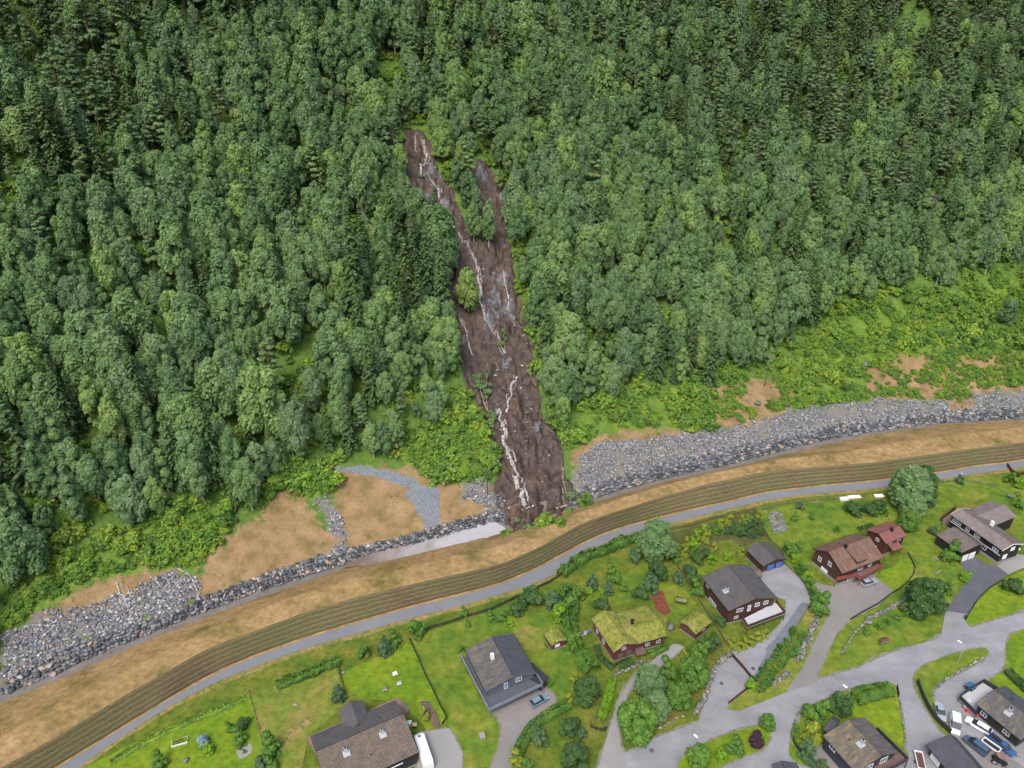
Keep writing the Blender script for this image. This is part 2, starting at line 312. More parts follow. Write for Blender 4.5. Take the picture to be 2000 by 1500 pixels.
M['deadtwig'] = leafmat('dead_twigs', (.07, .058, .055), (.17, .145, .14), hue=.15, trans=0)
M['rusty'] = leafmat('rusty_needles', (.13, .06, .03), (.30, .15, .09), hue=.1, trans=.05)
M['bark_white'] = simple('birch_bark', (.55, .52, .48), .8, .3, 4)
M['bark'] = simple('conifer_bark', (.14, .10, .08), .9, .3, 3)
M['bark_pine'] = simple('pine_bark', (.26, .14, .08), .9, .3, 3)
M['deadwood'] = simple('pale_dead_wood', (.34, .26, .19), .85, .3, 3)
M['rootwood'] = simple('muddy_roots', (.10, .065, .05), .9, .3, 3)
m_u = M['under'].node_tree; pb = m_u.nodes['Principled BSDF']; gp = m_u.nodes.new('ShaderNodeNewGeometry').outputs['Position']; old = pb.inputs['Base Color'].links[0].from_socket
nz_ = noise(m_u, gp, .16, 4, .65); col_ = mix(m_u, 1.0, old, ramp(m_u, nz_, [(.3, (.5, .62, .7)), (.45, (.8, .88, .85)), (.56, (1.1, 1.05, .9)), (.7, (1.45, 1.15, .8))]), 'MULTIPLY')
for l_ in list(old.links):
    if l_.to_node != col_.node: ts = l_.to_socket; m_u.links.new(col_, ts)
# buildings
def boards(name, c, pitch=.18, horiz=False):
    m, n, b = newmat(name); v = coord(n)
    z = n.nodes.new('ShaderNodeSeparateXYZ'); n.links.new(v, z.inputs[0])
    a = z.outputs[2] if horiz else math_(n, 'ADD', z.outputs[0], z.outputs[1])
    fr = math_(n, 'FRACT', math_(n, 'DIVIDE', a, pitch)); g = math_(n, 'LESS_THAN', fr, .14)
    f = noise(n, v, 1.5, 4); col = ramp(n, f, [(.3, tuple(x*.8 for x in c)), (.7, tuple(x*1.2 for x in c))])
    col = mix(n, g, col, tuple(x*.45 for x in c)); n.links.new(col, b.inputs['Base Color']); b.inputs['Roughness'].default_value = .75; return m
def tiles(name, c1, c2, w=.33, h=.36, mort=.035, moss=None):
    m, n, b = newmat(name); v = coord(n, 'UV')
    br = n.nodes.new('ShaderNodeTexBrick'); br.offset = .0; br.inputs['Scale'].default_value = 1
    br.inputs['Brick Width'].default_value = w; br.inputs['Row Height'].default_value = h; br.inputs['Mortar Size'].default_value = mort; br.inputs['Mortar Smooth'].default_value = .4
    br.inputs['Color1'].default_value = rgb(c1); br.inputs['Color2'].default_value = rgb(c2); br.inputs['Mortar'].default_value = rgb(tuple(x*.45 for x in c1)); n.links.new(v, br.inputs[0])
    col = br.outputs[0]; f = noise(n, v, .35, 6, .7)
    col = mix(n, 1.0, col, ramp(n, f, [(.25, (.65,)*3), (.75, (1.35,)*3)]), 'MULTIPLY')
    if moss:
        f2 = noise(n, mapping(n, v, (.9, .25, 1)), 1.2, 6, .75); col = mix(n, ramp(n, f2, [(.48, (0,)*3), (.66, (.85,)*3)]), col, moss)
    n.links.new(col, b.inputs['Base Color']); b.inputs['Roughness'].default_value = .7; bump(n, b, br.outputs['Fac'], -.4, .05); return m
M['r_black'] = tiles('roof_dark', (.060, .062, .075), (.072, .074, .09), .4, .4, .02)
M['r_grey'] = tiles('roof_grey_worn', (.085, .083, .085), (.13, .12, .11), .3, .36, .04, (.19, .16, .10))
M['r_brown'] = tiles('roof_brown_tiles', (.20, .145, .10), (.10, .09, .09), .4, .42, .07)
M['r_charcoal'] = tiles('roof_charcoal', (.085, .08, .08), (.11, .10, .10), .3, .36, .03)
M['r_mossy'] = tiles('roof_mossy', (.12, .105, .085), (.16, .135, .10), .3, .38, .045, (.27, .20, .08))
M['r_orange'] = tiles('roof_lichen', (.085, .083, .095), (.11, .105, .11), .4, .4, .03, (.22, .14, .07))
M['r_redbrown'] = tiles('roof_redbrown', (.19, .105, .075), (.145, .085, .065), .3, .38, .04, (.27, .155, .09))
M['r_red'] = tiles('roof_red', (.25, .095, .08), (.22, .08, .07), .3, .38, .03)
M['r_pinkish'] = tiles('roof_slate_pinkish', (.25, .205, .185), (.17, .15, .145), .42, .36, .05)
M['r_slate'] = tiles('roof_slate_brown', (.15, .12, .105), (.20, .16, .14), .42, .36, .05)
M['sod'] = ground_mat('sod_roof', [(.26, (.10, .15, .025)), (.42, (.19, .22, .04)), (.55, (.26, .26, .055)), (.68, (.26, .20, .11)), (.8, (.33, .25, .18))], .38, 1.5, 6, .95, .9, ((.6,)*3, (1.35,)*3))
M['w_brown'] = boards('wall_brown', (.075, .032, .024)); M['w_red'] = boards('wall_redbrown', (.085, .028, .022)); M['w_log'] = boards('wall_log', (.14, .05, .04), .3, True)
M['w_grey'] = boards('wall_bluegrey', (.11, .125, .15)); M['w_black'] = boards('wall_black', (.018, .015, .016), .2, True); M['w_dark'] = boards('wall_dark', (.03, .026, .026))
M['w_darkblue'] = boards('wall_slateblue', (.035, .045, .06)); M['w_pink'] = boards('wall_pinkbrown', (.22, .14, .12)); M['concrete'] = simple('concrete', (.27, .265, .26)); M['white'] = simple('white_paint', (.80, .80, .80), .5, .04)
M['glass'] = simple('window_glass', (.12, .15, .18), .12, .2, 1.0, 0, .6); M['glassdark'] = simple('dark_glass', (.03, .04, .05), .1, .2, 1, 0, .6)
M['blue'] = simple('blue_door', (.07, .17, .55), .5, .1); M['deck'] = simple('deck_pale', (.45, .46, .47), .7, .12, 2); M['deckdark'] = boards('deck_slate', (.09, .10, .12), .16); M['deckbrown'] = boards('deck_brown', (.16, .10, .09), .16)
M['railgrey'] = boards('rail_grey', (.22, .25, .29), .2); M['railbrown'] = boards('rail_brown', (.085, .035, .025), .2); M['railred'] = boards('rail_red', (.30, .07, .05), .2); M['raildark'] = boards('rail_dark', (.035, .035, .045), .2)
M['wood'] = boards('raw_wood', (.17, .12, .085), .15); M['wooddark'] = boards('dark_fence', (.035, .034, .036), .15); M['woodred'] = boards('reddish_fence', (.30, .13, .08), .2); M['woodgrey'] = boards('grey_wood', (.28, .26, .23), .15); M['pinewood'] = simple('fresh_pine', (.55, .36, .2))
M['metal'] = simple('galvanised', (.5, .52, .54), .4, .1, 3, .5); M['blackmetal'] = simple('black_metal', (.02, .02, .025), .4, .1); M['rubber'] = simple('rubber', (.02, .02, .02), .8); M['lampwhite'] = simple('lamp_head', (.8, .8, .8), .4, .02)
M['polewood'] = simple('pole_wood', (.10, .07, .055), .9); M['awning'] = simple('awning_cloth', (.82, .83, .85), .8, .02)
def paint(name, c, metal=.3): return simple(name, c, .25, .03, 1, metal, .6)
M['p_blue'] = paint('paint_lightblue', (.22, .32, .38)); M['p_silver'] = paint('paint_silver', (.42, .46, .50)); M['p_white'] = paint('paint_white', (.85, .86, .88), 0); M['p_navy'] = paint('paint_slateblue', (.09, .14, .21)); M['p_pick'] = paint('paint_blue', (.06, .14, .33)); M['redplastic'] = simple('red_plastic', (.55, .06, .06), .4); M['plasticblue'] = simple('blue_plastic', (.03, .12, .22), .4)
M['soil'] = ground_mat('planted_soil', [(.3, (.05, .07, .02)), (.7, (.12, .11, .04))], .5, None, 4)
# ------------------------------------------------------------------ mesh helpers
def tag(o, label=None, cat=None, group=None, kind=None):
    if label: o['label'] = label
    if cat: o['category'] = cat
    if group: o['group'] = group
    if kind: o['kind'] = kind
    return o
def empty(name, loc=(0, 0, 0), rz=0, label=None, cat=None, group=None):
    o = bpy.data.objects.new(name, None); o.empty_display_size = .5; COL.objects.link(o); o.location = loc; o.rotation_euler = (0, 0, rz)
    return tag(o, label, cat, group)
class MB:
    def __init__(s): s.v = []; s.f = []; s.uv = []; s.hasuv = False; s.mi = []
    def poly(s, pts, uv=None, mi=0):
        n = len(s.v); s.v += [tuple(p) for p in pts]; s.f.append(tuple(range(n, n+len(pts)))); s.mi.append(mi)
        if uv: s.hasuv = True
        s.uv.append(uv or [(p[0], p[1]) for p in pts])
    def box(s, x0, x1, y0, y1, z0, z1, rot=None, off=(0, 0, 0)):
        c = [(x0, y0, z0), (x1, y0, z0), (x1, y1, z0), (x0, y1, z0), (x0, y0, z1), (x1, y0, z1), (x1, y1, z1), (x0, y1, z1)]
        if rot is not None: c = [tuple(rot @ Vector(p)+Vector(off)) for p in c]
        for q in ((3, 2, 1, 0), (4, 5, 6, 7), (0, 1, 5, 4), (1, 2, 6, 5), (2, 3, 7, 6), (3, 0, 4, 7)): s.poly([c[i] for i in q])
    def tube(s, a, b, r0, r1, n=6, cap=True):
        a = Vector(a); b = Vector(b); d = b-a
        if d.length < 1e-6: return
        q = d.to_track_quat('Z', 'Y'); c0 = []; c1 = []
        for i in range(n):
            t = 2*math.pi*i/n; e = q @ Vector((math.cos(t), math.sin(t), 0)); c0.append(a+e*r0); c1.append(b+e*r1)
        for i in range(n): s.poly([c0[i], c0[(i+1) % n], c1[(i+1) % n], c1[i]])
        if cap: s.poly(c1); s.poly(c0[::-1])
    def prism(s, pts, z0, z1):   # plan polygon extruded up, any outline
        pts = [(p[0], p[1]) for p in pts]
        ar = sum(pts[i][0]*pts[(i+1) % len(pts)][1]-pts[(i+1) % len(pts)][0]*pts[i][1] for i in range(len(pts)))
        if ar < 0: pts = pts[::-1]
        for t in tessellate_polygon([[Vector((p[0], p[1], 0)) for p in pts]]):
            a, b, c = (pts[i] for i in t)
            if (b[0]-a[0])*(c[1]-a[1])-(b[1]-a[1])*(c[0]-a[0]) < 0: b, c = c, b
            s.poly([(a[0], a[1], z1), (b[0], b[1], z1), (c[0], c[1], z1)]); s.poly([(a[0], a[1], z0), (c[0], c[1], z0), (b[0], b[1], z0)])
        for i in range(len(pts)):
            a, b = pts[i], pts[(i+1) % len(pts)]; s.poly([(a[0], a[1], z0), (b[0], b[1], z0), (b[0], b[1], z1), (a[0], a[1], z1)])
    def build(s, name, mats, parent=None, bevel=0, smooth=False):
        me = bpy.data.meshes.new(name); me.from_pydata(s.v, [], s.f)
        if s.hasuv:
            u = me.uv_layers.new(name='UVMap'); u.data.foreach_set('uv', [c for q in s.uv for p in q for c in p])
        for m in (mats if isinstance(mats, list) else [mats]): me.materials.append(m)
        if isinstance(mats, list): me.polygons.foreach_set('material_index', s.mi)
        if smooth: me.polygons.foreach_set('use_smooth', [True]*len(me.polygons))
        o = bpy.data.objects.new(name, me); COL.objects.link(o)
        if parent: o.parent = parent
        if bevel:
            bm = bmesh.new(); bm.from_mesh(me); bmesh.ops.remove_doubles(bm, verts=bm.verts, dist=1e-4)
            bmesh.ops.bevel(bm, geom=bm.edges[:], offset=bevel, segments=2, affect='EDGES', profile=.6, clamp_overlap=True); bm.to_mesh(me); bm.free()
        return o
def npmesh(name, V, Fq, mat, attrs=None, parent=None, smooth=False, link=True):
    me = bpy.data.meshes.new(name); V = np.asarray(V, np.float32); Fq = np.asarray(Fq, np.int32); k = Fq.shape[1]
    me.vertices.add(len(V)); me.vertices.foreach_set('co', V.ravel()); me.loops.add(Fq.size); me.loops.foreach_set('vertex_index', Fq.ravel())
    me.polygons.add(len(Fq)); me.polygons.foreach_set('loop_start', np.arange(0, Fq.size, k, dtype=np.int32)); me.polygons.foreach_set('loop_total', np.full(len(Fq), k, np.int32))
    if smooth: me.polygons.foreach_set('use_smooth', np.ones(len(Fq), bool))
    for a, vals in (attrs or {}).items():
        t = me.attributes.new(a, 'FLOAT', 'POINT'); t.data.foreach_set('value', np.asarray(vals, np.float32))
    me.materials.append(mat); me.update(calc_edges=True)
    if not link: return me
    o = bpy.data.objects.new(name, me); COL.objects.link(o)
    if parent: o.parent = parent
    return o
def gridmesh(name, X, Yy, Z, mat, attrs=None, mask=None, smooth=True):
    nr, nc = X.shape; idx = np.arange(nr*nc).reshape(nr, nc)
    q = np.stack([idx[:-1, :-1], idx[:-1, 1:], idx[1:, 1:], idx[1:, :-1]], -1).reshape(-1, 4)
    if mask is not None: q = q[mask[:-1, :-1].ravel() & mask[1:, 1:].ravel() & mask[1:, :-1].ravel() & mask[:-1, 1:].ravel()]
    V = np.stack([X, Yy, Z], -1).reshape(-1, 3)
    used = np.unique(q); rm = np.full(nr*nc, -1); rm[used] = np.arange(len(used))
    return npmesh(name, V[used], rm[q], mat, {k: v.ravel()[used] for k, v in (attrs or {}).items()}, smooth=smooth)
# ------------------------------------------------------------------ terrain
xs = np.unique(np.concatenate([np.arange(-420, -190, 12), np.arange(-190, 300, 1.25), np.arange(300, 560, 12)]))
def strip(name, mat, ya, yb, n, zf):
    t = np.linspace(0, 1, n)[:, None]; A = ya[None]; B = yb[None]; Yg = A+(B-A)*t; Xg = np.repeat(xs[None], n, 0)
    o = gridmesh(name, Xg, Yg, zf(Xg, Yg, t)+Xg*0, mat); return tag(o, kind='structure')
yPS, yPN, yFT, yCN, yCF, yBT = (Y(k, xs) for k in ('PS', 'PN', 'FT', 'CN', 'CF', 'BT'))
yCB = yFT+.38*(yCN-yFT)
strip('ground', M['grass'], np.full_like(xs, -120), yPS-1.6+fbm(xs/3, xs*0, 2)*.8, 2, lambda X, Y_, t: X*0)
strip('verge', M['verge'], yPS-1.6+fbm(xs/3, xs*0, 2)*.8, yPS, 3, lambda X, Y_, t: X*0)
strip('path', M['pathasph'], yPS, yPN, 3, lambda X, Y_, t: X*0+.03)
strip('dry_verge', M['dry'], yPN, yPN+.7, 3, lambda X, Y_, t: X*0+.0+t*.05+fbm(X/1.5, Y_/1.5, 2)*.15)
# terraced face of the dam
NS = 5; tt = [0]; zz_ = [0]
for k in range(NS):
    tt += [(k+.45)/NS, (k+1)/NS]; zz_ += [(k+.88)/NS, (k+1)/NS]
tt = np.array(tt)[:, None]; zz_ = np.array(zz_)[:, None]
Xg = np.repeat(xs[None], len(tt), 0); A = (yPN+.7)[None]; Yg = A+(yFT[None]-A)*tt
wob = fbm(Xg/2.2, np.arange(len(tt))[:, None]*7.3+Xg*0, 3)
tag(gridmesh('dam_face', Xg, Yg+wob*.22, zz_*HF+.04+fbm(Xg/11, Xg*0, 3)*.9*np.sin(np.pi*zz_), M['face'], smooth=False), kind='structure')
def ztop(X, Y_, t):
    return HT0(X, Y_)+fbm(X/2.5, Y_/2.5, 4)*.7*np.clip(t*8, 0, 1)*np.clip((1-t)*8, 0, 1)
strip('dam_top', M['crest'], yFT+wob[-1]*.22, yCN, 26, ztop)
strip('channel_bed', M['bed'], yCN, yCF, 4, lambda X, Y_, t: X*0+HC+fbm(X/1.5, Y_/1.5, 2)*.2)
strip('wall_footing', M['bed'], yCF, yBT, 3, lambda X, Y_, t: HC+(HB-HC)*t-.3*np.sin(np.pi*t))
# hillside with its patches
DRY = [[(375,1130),(430,1060),(500,1010),(545,960),(560,945),(600,985),(640,1030),(660,930),(640,910),(800,910),(850,940),(985,945),(988,1000),(800,1055),(600,1105),(400,1178),(330,1205),(330,1160)],
       [(1380,765),(1500,735),(1545,770),(1560,835),(1500,860),(1440,850),(1400,830)],[(1680,720),(1760,690),(1850,700),(1980,690),(2010,770),(1800,785),(1700,790)],[(1110,880),(1180,845),(1300,835),(1500,850),(1700,790),(2010,780),(2010,800),(1600,850),(1300,900),(1120,930)],
       [(1850,775),(1905,775),(1905,815),(1855,815)],[(0,1240),(180,1130),(330,1110),(400,1130),(380,1190),(200,1240),(0,1320)]]
BRIGHT = [[(780,860),(850,830),(900,780),(960,830),(968,900),(950,940),(860,940),(790,900)],[(1090,860),(1150,790),(1380,760),(1400,830),(1250,860),(1130,880)],[(1500,760),(1560,680),(1640,600),(2010,540),(2010,790),(1700,790),(1550,800)],[(480,1030),(560,930),(640,900),(680,940),(600,990),(560,940),(520,1000),(420,1060),(370,1130),(200,1140),(0,1250),(0,1140),(200,1060),(400,980)],[(540,760),(620,720),(650,760),(560,830)],[(1280,610),(1330,610),(1340,640),(1290,640)]]
ROCKP = [[(1118,930),(1130,890),(1165,868),(1210,860),(1275,856),(1343,843),(1423,838),(1477,824),(1530,804),(1593,793),(1660,785),(1740,779),(1800,784),(1850,782),(1862,812),(1905,808),(1902,768),(2010,760),(2010,800),(1850,812),(1640,835),(1400,890),(1200,945),(1120,970)],
         [(0,1240),(60,1210),(120,1190),(210,1175),(250,1160),(330,1120),(385,1125),(392,1170),(300,1212),(160,1258),(0,1325)],[(615,975),(640,965),(660,1000),(680,1030),(682,1070),(690,1082),(640,1090),(650,1050),(630,1010)],[(905,945),(950,935),(960,960),(985,975),(985,1005),(950,1015),(940,985),(900,975)]]
GREY = [[(640,912),(700,908),(760,918),(810,932),(822,948),(858,950),(860,1030),(832,1037),(815,1000),(788,965),(800,955),(760,940),(700,925),(650,920)]]
PW = {k: [hill(p)[:, :2] for p in v] for k, v in (('dry', DRY), ('bright', BRIGHT), ('rock', ROCKP), ('grey', GREY))}
dd = np.concatenate([np.arange(0, 40, .9), np.arange(40, 290, 1.5), np.arange(290, 700, 14)])
Xg = np.repeat(xs[None], len(dd), 0); Yg = yBT[None]+dd[:, None]
Zg = HT(Xg, Yg)+fbm(Xg/1.8, Yg/1.8, 3)*.5*np.clip(dd[:, None]/3, 0, 1)
S_ = slide_sd(Xg, Yg); Zg = Zg-np.clip((-S_-.3)*1.5, 0, 3.2)
# rubble shows above its bed; the crushed stone track lies level
at_ = {'sd_'+k: np.min([sdist(Xg, Yg, p) for p in v], 0) for k, v in PW.items()}
for k in at_: at_[k] = np.clip(at_[k], -8, 8)
tag(gridmesh('hillside', Xg, Yg, Zg, M['hill'], at_), kind='structure')
# landslide scar: fine mesh
allp = np.vstack([SW, SW2]); x0, y0 = allp.min(0)-3; x1, y1 = allp.max(0)+3
Xg, Yg = np.meshgrid(np.arange(x0, x1, .45), np.arange(y0, y1, .45)); S_ = slide_sd(Xg, Yg); ed = np.clip(-S_/2.0, 0, 1)
PXs, PYs, _ = project(Xg, Yg, HT(Xg, Yg))
def blob(cx, cy, rx, ry): return np.clip(1.2-np.sqrt(((PXs-cx)/rx)**2+((PYs-cy)/ry)**2), 0, 1)
rock0 = np.max([blob(842, 340, 22, 16), blob(830, 380, 22, 18), blob(868, 400, 10, 18), blob(980, 545, 30, 22), blob(985, 600, 28, 30), blob(955, 630, 14, 26), blob(915, 490, 12, 14), blob(990, 710, 9, 16), blob(968, 590, 18, 30), blob(985, 385, 12, 14), blob(938, 345, 16, 16), blob(1050, 835, 10, 14), blob(905, 660, 8, 22)], 0)
blk = vnoise(np.round(Xg/1.7+fbm(Xg/3, Yg/3, 2)*2)*3.7, np.round(Yg/1.2+fbm(Xg/3+9, Yg/3, 2)*2)*5.1); rock = np.clip(rock0*.95+fbm(Xg/2.5, Yg/3.5, 4)*2.0*(rock0 > .05), 0, 1); rg = np.abs(fbm(Xg/4.5, Yg/9, 4)); cr = fbm(Xg/1.1, Yg/1.6, 3)
Zs = HT(Xg, Yg)+ed*(fbm(Xg/5, Yg/8, 4)*5.2-rg*8.0+1.0+cr*1.3-np.clip(.10-np.abs(fbm(Xg/2.4+7, Yg/7, 3)), 0, 1)*9+rock*(.4+blk*1.7))-np.clip(S_+.5, 0, 1)*.9-.15
tag(gridmesh('landslide_mud', Xg, Yg, Zs, M['mud'], {'rock': rock}, S_ < .9), kind='structure')
from mathutils.bvhtree import BVHTree
def top(x, y):
    i = int(round((x-x0)/.45)); j = int(round((y-y0)/.45))
    return max(float(Zs[j, i]) if 0 <= j < Zs.shape[0] and 0 <= i < Zs.shape[1] and S_[j, i] < .5 else -9, hz(x, y)-(1 if float(slide_sd(np.array([x]), np.array([y]))[0]) < -.8 else 0))
# running water: braided ribbons laid on the ground
def ribbon(name, lines, mat, wid, label=None, lift=.18):
    V = []; Fq = []
    for L, wm in lines:
        P = hill(L)
        seg = np.linalg.norm(np.diff(P[:, :2], axis=0), axis=1); s = np.concatenate([[0], np.cumsum(seg)]); n = max(int(s[-1]/.5), 4)
        q = np.linspace(0, s[-1], n); X = np.interp(q, s, P[:, 0]); Yv = np.interp(q, s, P[:, 1])
        ph = random.random()*50
        for br in range(3):
            off = fbm(q/2.6+ph+br*31, q*0+br*9, 3)*1.6*wm; ww = wid*wm*(.25+1.5*np.clip(fbm(q/1.6+br*13+ph, q*0+7, 3)+.42, 0, 1))*(1 if br == 0 else .5)
            ww = np.where(fbm(q/2.0+br*71+ph, q*0+3, 2) > (.34 if br == 0 else .0), .015, ww)
            dx = np.gradient(X); dy = np.gradient(Yv); l = np.hypot(dx, dy)+1e-6; nx, ny = -dy/l, dx/l
            if br: off = off+np.sign(br-1.5)*.5*wm
            cx, cy = X+nx*off, Yv+ny*off; base = len(V)
            for i in range(n):
                z = max(top(cx[i]+k*nx[i]*ww[i], cy[i]+k*ny[i]*ww[i]) for k in (-1, 0, 1))+lift
                V += [(cx[i]-nx[i]*ww[i], cy[i]-ny[i]*ww[i], z-.05), (cx[i], cy[i], z+.06), (cx[i]+nx[i]*ww[i], cy[i]+ny[i]*ww[i], z-.05)]
            for i in range(n-1):
                a = base+3*i; Fq += [(a, a+3, a+4, a+1), (a+1, a+4, a+5, a+2)]
    o = npmesh(name, V, Fq, mat, smooth=True); return tag(o, kind='structure')
ST1 = [(828,278),(836,305),(824,330),(826,345),(845,360),(858,375),(860,400),(868,415),(882,430),(888,455),(905,475),(917,495),(930,520),(936,550),(939,590),(945,615),(950,635),(968,657),(985,690)]
ST2 = [(1008,732),(997,759),(992,792),(988,812)]; ST3 = [(972,800),(980,828),(986,864),(992,888),(1004,918),(1014,945),(1022,972),(1028,1000)]
ribbon('stream', [(ST1, 1.0), (ST2, 1.3), (ST3, 1.6), ([(985,528),(986,560),(993,585),(991,605)], .7), ([(980,378),(983,392),(988,404)], .7), ([(900,620),(912,655),(922,690)], .7), ([(812,262),(812,290),(814,300)], .4)], M['foam'], .36)
ribbon('hillside_seep', [([(230,1140),(238,1165),(245,1180),(250,1188)], .9), ([(246,1148),(255,1170)], .5), ([(294,1118),(303,1140),(315,1150)], .8), ([(315,1123),(325,1130),(334,1145)], .5), ([(342,1104),(360,1118),(376,1135),(382,1152),(390,1170)], .9), ([(226,1160),(232,1184)], .5)], M['foam_thin'], .16, lift=.4)
# standing water in the channel
pxs = np.linspace(675, 992, 60)
PXA = at(675, 1104, HC).x; PXB = at(992, 1033, HC).x; xw = np.linspace(PXA, PXB, 90)
ya = Y('CN', xw)-1.4*np.clip((xw-PXA)/8, 0, 1); yb = Y('CF', xw)+.5; yb = ya+(yb-ya)*np.clip((PXB-xw)/5, .08, 1)**.6*1.0; t = np.linspace(0, 1, 6)[:, None]
fo = np.repeat(np.clip((xw-PXA-4)/26, 0, 1)[None], 6, 0)+fbm(np.repeat(xw[None]/3, 6, 0), t*2+xw[None]*0, 3)*.9
tag(gridmesh('water', np.repeat(xw[None], 6, 0), ya+(yb-ya)*t, np.full((6, 90), HC+.45)+fbm(np.repeat(xw[None]/1.5, 6, 0), t*4+xw[None]*0, 2)*.1, M['pool'], {'foam': np.clip(fo, 0, 1)}), kind='structure')
# ------------------------------------------------------------------ rocks
def rock_templates(n=12):
    out = []
    for k in range(n):
        r = random.Random(k); bm = bmesh.new()
        for _ in range(13):
            p = Vector([r.uniform(-1, 1) for _ in range(3)]); m_ = max(abs(c) for c in p); p = p/m_*r.uniform(.75, 1.0); bm.verts.new((p.x, p.y, p.z*.8))
        bmesh.ops.convex_hull(bm, input=bm.verts); bmesh.ops.delete(bm, geom=[v for v in bm.verts if not v.link_faces], context='VERTS'); bmesh.ops.triangulate(bm, faces=bm.faces)
        bm.verts.index_update(); bm.verts.ensure_lookup_table(); out.append((np.array([v.co[:] for v in bm.verts]), np.array([[v.index for v in f.verts] for f in bm.faces]))); bm.free()
    return out
RT = rock_templates()
def rocks_mesh(name, P, S, mat, tones=None, flat=.75):
    V = []; Fc = []; T = []; n = 0
    for i, (p, s) in enumerate(zip(P, S)):
        tv, tf = RT[i % len(RT)]; a, b, c = RNG.random(3)*6.28
        Rm = np.array(Matrix.Rotation(a, 3, 'Z') @ Matrix.Rotation((b-3.14)*.2, 3, 'X'))
        v = (tv*np.array([s*(.8+.5*RNG.random()), s*(.7+.4*RNG.random()), s*flat])) @ Rm.T+np.array(p)
        V.append(v); Fc.append(tf+n); n += len(v); T.append(np.full(len(v), tones[i] if tones is not None else RNG.random()))
    return npmesh(name, np.vstack(V), np.vstack(Fc), mat, {'tone': np.concatenate(T)})
def scatter_poly(poly, n, keep=None):
    lo = poly.min(0); hi = poly.max(0); P = lo+RNG.random((n, 2))*(hi-lo); P = P[sdist(P[:, 0], P[:, 1], poly)+fbm(P[:, 0]/3, P[:, 1]/3, 3)*5 < 0]
    if keep: P = P[keep(P)]
    return P
def area(p): x, y = p[:, 0], p[:, 1]; return abs(np.dot(x, np.roll(y, 1))-np.dot(y, np.roll(x, 1)))/2
RL = ['grey riprap rubble slope right of the landslide above the channel', 'grey riprap rubble slope with orange soil at the left edge of the photo', 'narrow tongue of grey rubble running down the tan bank', 'grey rubble patch beside the braced utility pole']
for k, (poly, lab) in enumerate(zip(PW['rock'], RL)):
    lo = poly.min(0); hi = poly.max(0); dens = (7.5, 7.0, 7.0, 5.0)[k]
    P = scatter_poly(poly, int((hi[0]-lo[0])*(hi[1]-lo[1])*dens), lambda P: fbm(P[:, 0]/5+9, P[:, 1]/5, 3) < .17)
    z = HT(P[:, 0], P[:, 1]); s = (.12+.27*RNG.random(len(P))**2.4) if k == 0 else (.14+.36*RNG.random(len(P))**2.3)
    o = rocks_mesh('rock_rubble', np.column_stack([P, z+.12]), s, M['rock'], RNG.random(len(P))**1.1); tag(o, lab, 'rubble', kind='stuff')
tp = np.vstack([scatter_poly(p_, 900) for p_ in PW['dry']]); tag(rocks_mesh('bank_stones', np.column_stack([tp, HT(tp[:, 0], tp[:, 1])+.03]), .06+.22*RNG.random(len(tp))**4, M['rock'], RNG.random(len(tp))), 'small stones lying on the bare tan banks', 'stones', kind='stuff')
# stones of the crushed track
poly = PW['grey'][0]; lo = poly.min(0); hi = poly.max(0); P = scatter_poly(poly, int((hi-lo).prod()*1.6)); P = P[sdist(P[:, 0], P[:, 1], poly) < 0]
tag(rocks_mesh('crushed_stone', np.column_stack([P, HT(P[:, 0], P[:, 1])+.08]), .10+.12*RNG.random(len(P)), M['rock'], .2+.55*RNG.random(len(P))), 'blue-grey crushed stone track crossing the tan bank', 'gravel', kind='stuff')
# boulder walls
def boulder_wall(pxa, pxb, label, s0=.78):
    X = []; a = at(pxa, 1000, 0).x
    xa = float(np.interp(pxa, [p[0] for p in L_CF], atn(L_CF, HC)[:, 0])); xb = float(np.interp(pxb, [p[0] for p in L_CF], atn(L_CF, HC)[:, 0]))
    P = []; S = []
    for c, (f, hh) in enumerate(((-.1, .2), (.2, .6), (.45, 1.05), (.75, 1.6), (1.0, 2.05), (1.25, 2.3))):
        x = xa+random.random()
        while x < xb:
            s = s0*random.uniform(.62, 1.2); yy0, yy1 = float(Y('CF', x)), float(Y('BT', x))
            P.append((x, yy0+(yy1-yy0)*f+random.uniform(-.25, .25), HC+hh+random.uniform(-.15, .15))); S.append(s); x += s*1.2
    o = rocks_mesh('boulder_wall', P, S, M['rockdark'], RNG.random(len(P)), .8); return tag(o, label, 'stone wall')
boulder_wall(-60, 992, 'long wall of dark stacked boulders along the channel left of the landslide', .66)
boulder_wall(1112, 2060, 'wall of dark stacked boulders along the channel right of the landslide', .74)
